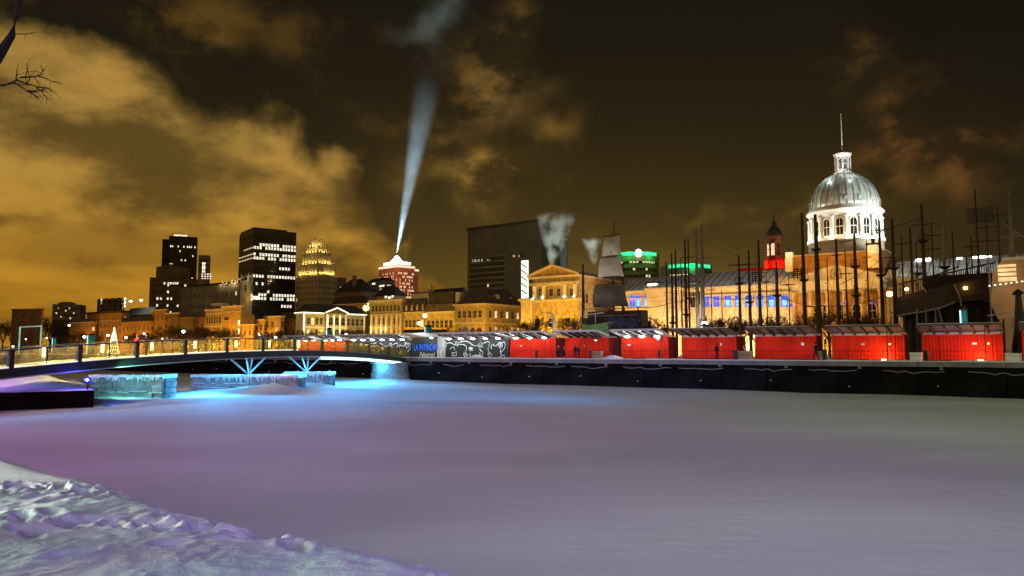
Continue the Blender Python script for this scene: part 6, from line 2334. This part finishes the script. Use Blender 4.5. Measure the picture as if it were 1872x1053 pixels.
# dark ship on the right
ND = 22.0
sd0 = S(1740, ND, 6)
ds = thing('dark_ship', 'large dark wooden ship with railings moored behind the last stalls', 'ship', FR(sd0, ND, 3), TH)
dx_ = lambda px: S(px, ND, 8)-sd0
dz_ = lambda px, py: Zp(px, py, ND)-3
sect = [(1640, 545, 578), (1660, 538, 574), (1690, 530, 570), (1720, 524, 563), (1748, 517, 553), (1790, 508, 548), (1830, 500, 560)]
hb_ = MB()
P_ = [(dx_(a), dz_(a, b2), dz_(a, c2)) for a, b2, c2 in sect]
for i in range(len(P_)-1):
    (xa2, za2, zb2), (xb2, zc2, zd2) = P_[i], P_[i+1]
    for k in range(4):        # strakes, each plank proud of the one below
        f0, f1 = k/4, (k+1)/4
        o_ = -.05*k
        MB().hexa([(xa2, o_, zb2+(za2-zb2)*f0), (xb2, o_, zd2+(zc2-zd2)*f0), (xb2, 5, zd2+(zc2-zd2)*f0), (xa2, 5, zb2+(za2-zb2)*f0),
                  (xa2, o_-.08, zb2+(za2-zb2)*f1-.03), (xb2, o_-.08, zd2+(zc2-zd2)*f1-.03), (xb2, 5, zd2+(zc2-zd2)*f1-.03), (xa2, 5, zb2+(za2-zb2)*f1-.03)]).build('plank', 'hull', ds)
wl2 = MB()
wl2.tube([(x, -.35, zb2) for x, za2, zb2 in P_[:5]], .10, 6)
wl2.build('wale', 'quay_cap', ds)
for px in (1650, 1672, 1694, 1716, 1738, 1760, 1785, 1808):
    x, z = dx_(px), dz_(px, 600)
    MB().bar((x, .4, 0), (x+.1, .4, dz_(px, 560)), .22, .22).build('support_post', 'timber', ds)
for px, dxx in ((1677, 0), (1693, 0), (1711, 0), (1723, 1.0)):
    x = dx_(px)
    MB().bar((x, -.2, dz_(px, 590)), (x-.5*dxx*.8, -.2, dz_(px, 563)), .12, .14).build('pale_strut', 'quay_cap', ds)
box('deck_house', 'hull', ds, dx_(1690), 1.0, dz_(1740, 522), dx_(1822), 4.2, dz_(1740, 501))
bt_ = MB()
for i in range(4):
    pass
box('under_hull_shade', 'timber', ds, dx_(1646), 2.2, 0, dx_(1822), 4.6, dz_(1740, 552))  # dark box added behind the supports for the shade below the hull
rl_ = MB()
px = 1648
while px < 1824:
    x = dx_(px)
    zt2 = dz_(px, 541-(px-1640)*.215)
    MB().bar((x, -.2, zt2-.2), (x, -.2, zt2+1.25), .09, .09).build('baluster', 'timber', ds)
    px += 4.2
MB().tube([(dx_(p2), -.2, dz_(p2, 541-(p2-1640)*.215)+1.3) for p2 in (1645, 1690, 1740, 1790, 1826)], .09, 6).build('guard_rail', 'hull', ds)
MB().tube([(dx_(1690), -.4, dz_(1690, 511)), (dx_(1758), -.4, dz_(1758, 488))], .07, 5).build('boom', 'timber', ds)
MB().tube([(dx_(1748), -.4, dz_(1748, 520)), (dx_(1757), -.4, dz_(1757, 545)), (dx_(1762), -.4, dz_(1762, 575))], .09, 5).build('davit', 'quay_cap', ds)
MB().tube([(dx_(1676), -.4, dz_(1676, 500)), (dx_(1682), -.4, dz_(1682, 515)), (dx_(1697), -.4, dz_(1697, 535))], .09, 5).build('davit', 'quay_cap', ds)
for px, py in ((1661, 529), (1768, 527)):
    MB().lathe([(.02, -.2), (.2, -.12), (.22, .1), (.02, .2)], 8, c=(dx_(px), -.5)).build('lantern', 'e_amber', ds, (0, 0, dz_(px, py)))
    point(FR(sd0+dx_(px), ND-1.0, 3+dz_(px, py)), 25 if px < 1700 else 5, (1, .55, .18), .15)
scn = MB()
s_ = (dx_(1772), dx_(1824))
scn.box(s_[0], 3, dz_(1798, 400), s_[1], 3.1, dz_(1798, 371))
scn.build('crow_nest_screen', 'sail_dark', ds)

# lit tan canvas tent at the right end
NT_ = 17
st0 = S(1850, NT_, 8)
tn = thing('canvas_tent', 'tan canvas tent with a warm lit window hatch by the right border', 'tent', FR(st0, NT_, 3), TH)
tx = lambda px: S(px, NT_, 8)-st0
tz_ = lambda px, py: Zp(px, py, NT_)-3
MB().prism([(tx(1812), tz_(1812, 557)), (tx(1824), 4.2), (tx(1960), 4.6), (tx(1960), tz_(1860, 476)), (tx(1834), tz_(1834, 478)), (tx(1818), tz_(1818, 500))], 0, .25).build('canvas_front', 'canvas', tn)
MB().prism([(tx(1830), tz_(1834, 482)), (tx(1960), tz_(1860, 480)), (tx(1960), tz_(1860, 468)), (tx(1840), tz_(1840, 470))], .26, 4).build('canvas_roof', 'roof_snow', tn)
hw = MB().box(tx(1828), -.06, tz_(1850, 514), tx(1862), -.02, tz_(1850, 483)).build('window_hatch', 'e_line2', tn)
for py in (489, 497, 505):
    MB().box(tx(1827), -.12, tz_(1850, py)-.06, tx(1863), -.06, tz_(1850, py)+.06).build('slat', 'canvas', hw)
for k in range(7):
    x = tx(1812+k*10)
    MB().lathe([(.02, -.08), (.12, 0), (.02, .1)], 6, c=(x, -.4)).build('festoon_bulb', 'e_line', tn, (0, 0, tz_(1812, 523)+.05*k))
MB().tube([(tx(1812), .1, 0), (tx(1812), .1, tz_(1812, 470))], .08, 6).build('corner_pole', 'quay_cap', tn)
MB().bar((tx(1805), -.3, tz_(1830, 577)), (tx(1880), -.3, tz_(1850, 565)-.1), .12, .14).build('guy_beam', 'quay_cap', tn)
point(FR(st0-.5, NT_-3.0, 3+tz_(1850, 500)), 150, (1, .60, .22), .3)
point(FR(st0+1.0, NT_-2.2, 3+tz_(1850, 570)), 60, (1, .60, .22), .3)
mast('thick pale mast with crossed ropes near the right border', 1862, 350, 19, 12, 'pole_grey', (), ((432, 2.0),))
rope('pale slanting rope tied to the thick pale mast, upper one', (1832, 407, 19), (1872, 433, 19), .0, .06, 'pale_rope')
rope('pale slanting rope running down from the thick pale mast', (1857, 420, 19), (1842, 470, 19), .0, .06, 'pale_rope')
pc_ = G(1868, 8.0)
pt2 = thing('pointed_post', 'black conical canvas hood on a post at the right border', 'post', (pc_.x, pc_.y, 3), TH)
zz = Zp(1868, 528, 8)-3
MB().lathe([(.75, 0), (.7, zz*.2), (.42, zz*.6), (.22, zz*.92)], 10).build('hood', 'steel_dark', pt2)
MB().lathe([(.50, zz*.92), (.42, zz*.95), (.06, zz*1.0)], 10).build('cap', 'steel_dark', pt2)

# ================================================================== TREES
def tree_meshes(seed, h=8.0, spread=.55, levels=5, n0=4):
    r_ = random.Random(seed)
    tk_, cr = MB(), MB()
    tk_.tube([(0, 0, 0), (.05, 0, h*.16), (0, .05, h*.32)], [h*.026, h*.020, h*.016], 6)
    def grow(p0, d0, ln, rad, lv):
        p1 = p0+d0*ln*.5+Vector((r_.uniform(-1, 1), r_.uniform(-1, 1), r_.uniform(-.3, .6)))*ln*.08
        p2 = p1+(d0+Vector((r_.uniform(-.3, .3), r_.uniform(-.3, .3), .12))).normalized()*ln*.5
        (cr).tube([p0, p1, p2], [rad, rad*.8, rad*.6], 4 if lv > 2 else 3, cap=False)
        if lv == 0:
            return
        for k in range(3 if lv > 1 else 4):
            s_ = p1.lerp(p2, r_.random()) if k else p2
            ax_ = Vector((r_.gauss(0, 1), r_.gauss(0, 1), r_.gauss(0, .6)+.35)).normalized()
            nd = (d0*.75+ax_*spread*1.35).normalized()
            grow(s_, nd, ln*r_.uniform(.58, .78), rad*.68, lv-1)
    for k in range(n0):
        a = 2*math.pi*k/n0+r_.uniform(-.4, .4)
        d_ = Vector((math.cos(a)*.6, math.sin(a)*.6, r_.uniform(.7, 1.2))).normalized()
        grow(Vector((0, 0, h*r_.uniform(.24, .32))), d_, h*.27, h*.015, levels-1)
    grow(Vector((0, 0, h*.31)), Vector((0, 0, 1)), h*.28, h*.016, levels-1)
    return tk_.mesh('trunk', 'bark'), cr.mesh('crown', 'bark')
TM = [tree_meshes(k, 8.0, .5+.06*k) for k in (1, 2, 3, 4)]
def tree(label, px, n_, py, grp, k=0, sx2=1.0):
    p_ = G(px, n_)
    h = max(2.5, Zp(px, py, n_)-3)
    ro = thing('bare_tree', label, 'tree', (p_.x, p_.y, 3), random.random()*6, grp)
    s_ = h/8.6
    tm, cm = TM[k % 4]
    ob('trunk', tm, ro)
    ob('crown', cm, ro)
    ro.scale = (s_*sx2, s_*sx2, s_)
    return ro
TL = [('bare winter trees before the orange brick houses', [(128, 604), (146, 600), (176, 603), (238, 604), (252, 602), (268, 606), (284, 600)], 72),
      ('bare winter trees before the dark brown houses', [(300, 590), (316, 586), (330, 592), (346, 590), (362, 588), (374, 592)], 74),
      ('bare winter trees before the big orange warehouse', [(388, 596), (402, 592), (416, 594), (430, 598)], 80),
      ('bare winter trees in the dark gap left of the pedimented house', [(478, 602), (494, 604), (508, 600), (522, 594), (534, 596)], 76),
      ('bare winter trees before the pedimented yellow house', [(562, 598), (574, 600), (588, 601), (640, 592), (650, 596), (663, 594), (628, 598)], 82),
      ('bare winter trees before the tan terrace houses', [(800, 598), (812, 592), (822, 590), (834, 594)], 80),
      ('bare winter trees before the golden corner building', [(872, 596), (886, 598), (916, 590), (942, 594)], 72),
      ('bare winter trees before the golden pedimented civic building', [(968, 574), (984, 570), (1030, 572), (1056, 566)], 66),
      ('bare winter trees before the pavilion of the market hall', [(1152, 570), (1168, 576), (1196, 572), (1212, 580)], 70),
      ('bare winter trees before the blue windows', [(1304, 566), (1322, 572), (1342, 570), (1362, 568), (1384, 572), (1404, 566), (1432, 570), (1452, 572)], 72),
      ('bare winter trees before the market portico', [(1482, 560), (1516, 556), (1548, 560), (1582, 558), (1604, 562)], 72),
      ('dark bare trees at the far left end of the park', [(4, 582), (22, 578), (40, 572), (56, 574), (72, 570), (90, 574), (108, 584), (120, 590)], 130)]
ORD = ['first', 'second', 'third', 'fourth', 'fifth', 'sixth', 'seventh', 'eighth']
def tree_label(lab, i, n):
    what = lab.replace('bare winter trees', '').replace('dark bare trees', '').strip()
    what = what.replace('golden pedimented civic building', 'golden civic building').replace('dark gap left of the pedimented house', 'dark gap beside the pedimented house')
    o_ = ORD[i] if i < n-1 else 'last'
    return '%s bare tree %s, counting from the bridge' % (o_, what)
rt = random.Random(3)
for lab, lst, n_ in TL:
    for i, (px, py) in enumerate(lst):
        sg_ = lab.replace('trees', 'tree').replace('bare winter', 'bare leafless')
        tree(tree_label(lab, i, len(lst)), px, n_+rt.uniform(-5, 5), py, lab, i, 1.15)
tree('dim round crowned bare tree on the skyline left of the courthouse', 803, 150, 517, None, 2, 1.5)
# lit evergreen and greenery
p_ = G(8, 40)
gt = thing('lit_shrub', 'low green lit leafless shrub at the left border', 'shrub', (p_.x, p_.y, 3), 0)
ob('stems', TM[1][0], gt)
tag(ob('twigs', TM[1][1], gt), kind='stuff')
gt.scale = (.75, .75, .36)
point((p_.x+2, p_.y-4, 5), 260, (.45, 1, .55), .2)

p_ = G(207, 36)
hx = Zp(207, 600, 36)-3
xt = thing('light_tree', 'tall cone shaped tree made of warm white string lights', 'christmas tree', (p_.x, p_.y, 3))
MB().lathe([(1.35, .15), (.9, hx*.36), (.40, hx*.66), (.04, hx*.97)], 12).build('cone', 'fir', xt)
for k in range(14):
    a0 = 2*math.pi*k/14
    pts_ = [((1.55*(1-f_)**.9+.05)*math.cos(a0+f_*1.2), (1.55*(1-f_)**.9+.05)*math.sin(a0+f_*1.2), .1+f_*(hx-.3)) for f_ in np.linspace(0, 1, 10)]
    MB().tube(pts_, .075, 4).build('string', 'e_tree', xt)
for k in range(7):
    z = .3+k*hx*.125
    r_ = 1.55*(1-z/hx)**.9+.08
    MB().tube([(r_*math.cos(a), r_*math.sin(a), z+.05*math.sin(5*a)) for a in np.linspace(0, 2*math.pi, 20)], .06, 4).build('string', 'e_tree', xt)
MB().lathe([(.02, hx-.3), (.2, hx-.05), (.02, hx+.25)], 8).build('star', 'e_warm', xt)
point((p_.x, p_.y-2.6, 5.2), 180, (1, .8, .4), .4)

p0, p1 = G(34, 26), G(73, 26)
hx = Zp(54, 598, 26)-3
gf = thing('light_gate', 'square teal glowing frame standing in the park', 'frame', (p0.x, p0.y, 3), TH)
w_ = (p1-p0).length
for x in (0, w_):
    MB().box(x-.16, -.16, 0, x+.16, .16, hx).build('upright', 'e_teal', gf)
MB().box(-.16, -.16, hx, w_+.16, .16, hx+.3).build('lintel', 'e_teal', gf)
MB().box(w_-.75, .2, 0, w_-.6, .35, hx).build('inner_upright', 'steel_dark', gf)
point(gf.location+Vector((1.5, -2.5, 2.0)), 160, (.5, 1, .8), .3)

# street and park lamps
def lamp(label, px, py, n_, rad=.28, mm='e_white', light=None, grp='park lamps', post=True):
    p_ = G(px, n_)
    z = Zp(px, py, n_)-3
    ro = thing('street_lamp', label, 'lamp', (p_.x, p_.y, 3), TH, grp)
    if post:
        MB().tube([(0, 0, 0), (0, 0, z-rad)], [.08, .05], 6).build('post', 'steel_dark', ro)
        MB().lathe([(rad*.5, z+rad*.8), (rad*.9, z+rad*.9), (rad*.3, z+rad*1.4)], 8).build('cap', 'steel_dark', ro)
    MB().lathe([(.02, z-rad), (rad*.8, z-rad*.6), (rad, z), (rad*.8, z+rad*.6), (.02, z+rad*.9)], 12).build('lamp_head', mm, ro, smooth=True)
    if light:
        point((p_.x-NV.x*.8, p_.y-NV.y*.8, 3+z), light[0], light[1], .3)
    return ro
lamp('white park lamp above the blue kiosk, left of the light tree', 153, 616, 45, .42, light=(900, (.9, 1, .7)))
lamp('white park lamp touching the left side of the light tree', 196, 613, 55, .42)
lamp('white park lamp just right of the light tree', 229, 617, 45, .36)
lamp('white park lamp above the person in black on the bridge', 262, 610, 60, .34)
lamp('brightest white park lamp before the dark brown houses', 334, 606, 60, .5, light=(900, (.9, 1, .8)))
lamp('small white park lamp inside the teal frame', 46, 620, 50, .24)
lamp('bright lamp on the bridge side close to the first parapet post', 23, 634, 12, .32, 'e_warm', light=(500, (1, .8, .35)))
lamp('tiny white park lamp right of the teal frame', 84, 618, 50, .22)
lamp('white lamp at the dark roof edge left of the low orange house', 124, 595, 90, .5)
lamp('white park lamp above the two people at the bridge crown', 474, 611, 35, .3)
lamp('white park lamp by the dark trees right of the bridge crown', 503, 617, 30, .28)
lamp('white lamp in front of the pedimented house trees', 632, 612, 40, .34)
lamp('big amber street lamp glowing beside the pedimented house', 668, 563, 84, .95, 'e_amber', light=(3800, (1, .45, .04)))
lamp('small amber lamp head above the big amber street lamp', 671, 556, 90, .35, 'e_amber')
lamp('tall white street lamp before the black roofed terrace', 776, 577, 60, .55, 'e_warm')
lamp('black hooded lantern before the tan terrace house', 765, 591, 62, .42, 'e_white')
lamp('white globe lamp before the thick grey mast poles', 1289, 592, 29, .42, 'e_white', light=(300, (1, .95, .85)))
lamp('warm wall lantern at the near corner of the market portico', 1631, 537, 60, .5, 'e_amber', light=(500, (1, .6, .2)))
lamp('small pinkish lamp low between the park trees', 296, 619, 40, .2, 'e_warm')
for n_, pw in ((18, 700), (32, 900)):
    for px in (20, 110, 180, 300, 400, 480):
        p_ = G(px, n_)
        point((p_.x, p_.y, 8.0), pw*1.6, (1, .80, .22), .4)
# curved pale lamp arm
p_ = G(1013, 16)
ca_ = thing('curved_lamp_post', 'pale green curved lamp post rising behind the stalls before the golden building', 'lamp post', (p_.x, p_.y, 3), TH)
z1 = Zp(1010, 572, 16)-3
MB().tube([(0, 0, 0), (0, 0, z1*.80), (-.15, 0, z1*.93), (-.55, 0, z1), (-1.2, 0, z1+.02)], [.24, .20, .17, .14, .10], 8).build('post', 'steel_pale', ca_, smooth=True)
MB().box(-1.6, -.12, z1-.05, -1.1, .12, z1+.06).build('lamp_head', 'steel_pale', ca_)
point((p_.x+.5, p_.y-2, 6.8), 60, (.7, 1, .8), .2)

# blue info columns
for px, py, n_, w_, lab in ((166, 612, 24, 1.7, 'blue round kiosk left of the light tree'), (98, 617, 40, 1.0, 'dim slim blue column between teal frame and kiosk'), (601, 601, 30, 1.0, 'blue column before the pedimented house'),
                            (783, 596, 26, 1.15, 'bright teal column rising behind the blue lettering'), (1289, 594, 24, .75, 'pale blue column below the white globe lamp'), (1765, 564, 15, .75, 'slim blue column under the dark ship')):
    p_ = G(px, n_)
    h = Zp(px, py, n_)-3
    kc = thing('info_column', lab, 'column', (p_.x, p_.y, 3), TH)
    MB().lathe([(w_/2, 0), (w_/2, h-.15)], 14).build('shaft', 'blue_kiosk', kc, smooth=True)
    MB().lathe([(w_/2+.06, h-.15), (w_/2+.06, h), (w_/4, h+.25)], 14).build('cap', 'steel_dark', kc)
    MB().tube([(-w_*.3, -w_/2, .1), (-w_*.3, -w_/2, h-.2)], .05, 4).build('edge_light', 'e_strip', kc)
    q_ = p_-NV*2.6
    point((q_.x, q_.y, 3+h*.8), 45, (.6, .9, 1), .2)
# dark canopy seen over the lettering hut
p_ = G(775, 30)
cn = thing('tent_canopy', 'flat dark pavilion roof behind the blue lettering hut', 'canopy', (p_.x, p_.y, 3), TH)
MB().box(-3.4, -2, 4.2, 3.8, 2, 4.9).build('roof', 'timber', cn)
for x in (-3, 3.4):
    MB().box(x-.1, -1.8, 0, x+.1, -1.6, 4.2).build('post', 'timber', cn)
p_ = G(850, 26)
cn = thing('peaked_tent', 'small grey peaked tent before the golden corner building', 'tent', (p_.x, p_.y, 3), TH)
zz = Zp(850, 594, 26)-3
MB().lathe([(1.6, 0), (1.6, zz*.55)], 4, a0=R(45)).build('wall', 'roof_snow', cn)
MB().lathe([(1.8, zz*.55), (.7, zz*.75), (.06, zz)], 4, a0=R(45)).build('roof', 'roof_snow', cn)
# strings of small bulbs in the park, one object each
def bulbs(label, pts_, n_, mm, r_=.09):
    b_ = MB()
    for px, py in pts_:
        q_ = pt(px, py, n_)
        b_.lathe([(.01, q_.z-r_), (r_, q_.z), (.01, q_.z+r_)], 5, c=(q_.x, q_.y))
    o_ = b_.build('string_lights', mm)
    tag(o_, label, 'string lights')
rb_ = random.Random(8)
bulbs('row of tiny warm bulbs along the parapet before the warehouse', [(398+k*3.3, 619.5-.2*k+rb_.uniform(-.6, .6)) for k in range(14)], 30, 'e_line')
bulbs('violet string lights behind the bridge near the red jacket', [(300+rb_.uniform(0, 36), 624+rb_.uniform(-7, 14)) for k in range(30)], 30, 'e_violet')
bulbs('scattered warm bulbs on the park ground behind the parapet', [(350+rb_.uniform(0, 90), 634+rb_.uniform(-6, 8)) for k in range(34)], 28, 'e_tree', .13)
bulbs('line of warm bulbs over the park snow left of the kiosk', [(118+k*4.1, 635-.1*k+rb_.uniform(-1, 1)) for k in range(14)], 30, 'e_line', .12)

# overhanging bare branch of the tree beside the camera
bt2 = thing('overhanging_tree', 'dark bare tree reaching its branch tips in at the upper left corner', 'tree', (-6.6, 7.0, 2.3))
MB().tube([(0, 0, -.4), (.05, 0, 1.8), (.1, 0, 3.2), (.2, 0, 4.6)], [.24, .2, .16, .12], 8).build('trunk', 'bark_dark', bt2)
lm = MB()
B0 = Vector((-6.6, 7, 2.3))
def L_(px, py, Y):
    return W(px, py, Y)-B0
lm.tube([Vector((.1, 0, 3.0)), L_(-60, 190, 6.8), L_(0, 98, 6.6), L_(22, 64, 6.5), L_(30, 30, 6.5), L_(40, -40, 6.5)], [.09, .065, .045, .03, .022, .015], 8)
lm.build('limb', 'bark_dark', bt2)
tw = MB()
r_ = random.Random(6)
def twig(a, d0, ln, k):
    p1 = a+d0*ln*.5+Vector((r_.gauss(0, .05), 0, r_.gauss(0, .05)))*ln
    p2 = p1+(d0+Vector((r_.gauss(0, .3), r_.gauss(0, .3), r_.gauss(0, .3)))).normalized()*ln*.5
    tw.tube([a, p1, p2], [.0048*(k+.4)**.6, .0036*(k+.4)**.6, .002], 4)
    if k > 0:
        for j in range(3):
            twig(p1.lerp(p2, r_.random()), (d0+Vector((r_.gauss(0, .6), r_.gauss(0, .5), r_.gauss(0, .5)))).normalized(), ln*.62, k-1)
twig(L_(-30, 150, 6.4), Vector((1, 0, -.02)), .34, 3)
twig(L_(-5, 157, 6.4), Vector((1, 0, .12)), .24, 2)
twig(L_(26, 62, 6.5), Vector((1, 0, .05)), .16, 1)
twig(L_(60, -30, 6.5), Vector((1, 0, .02)), .6, 2)
tag(tw.build('twigs', 'bark_dark', bt2), kind='stuff')
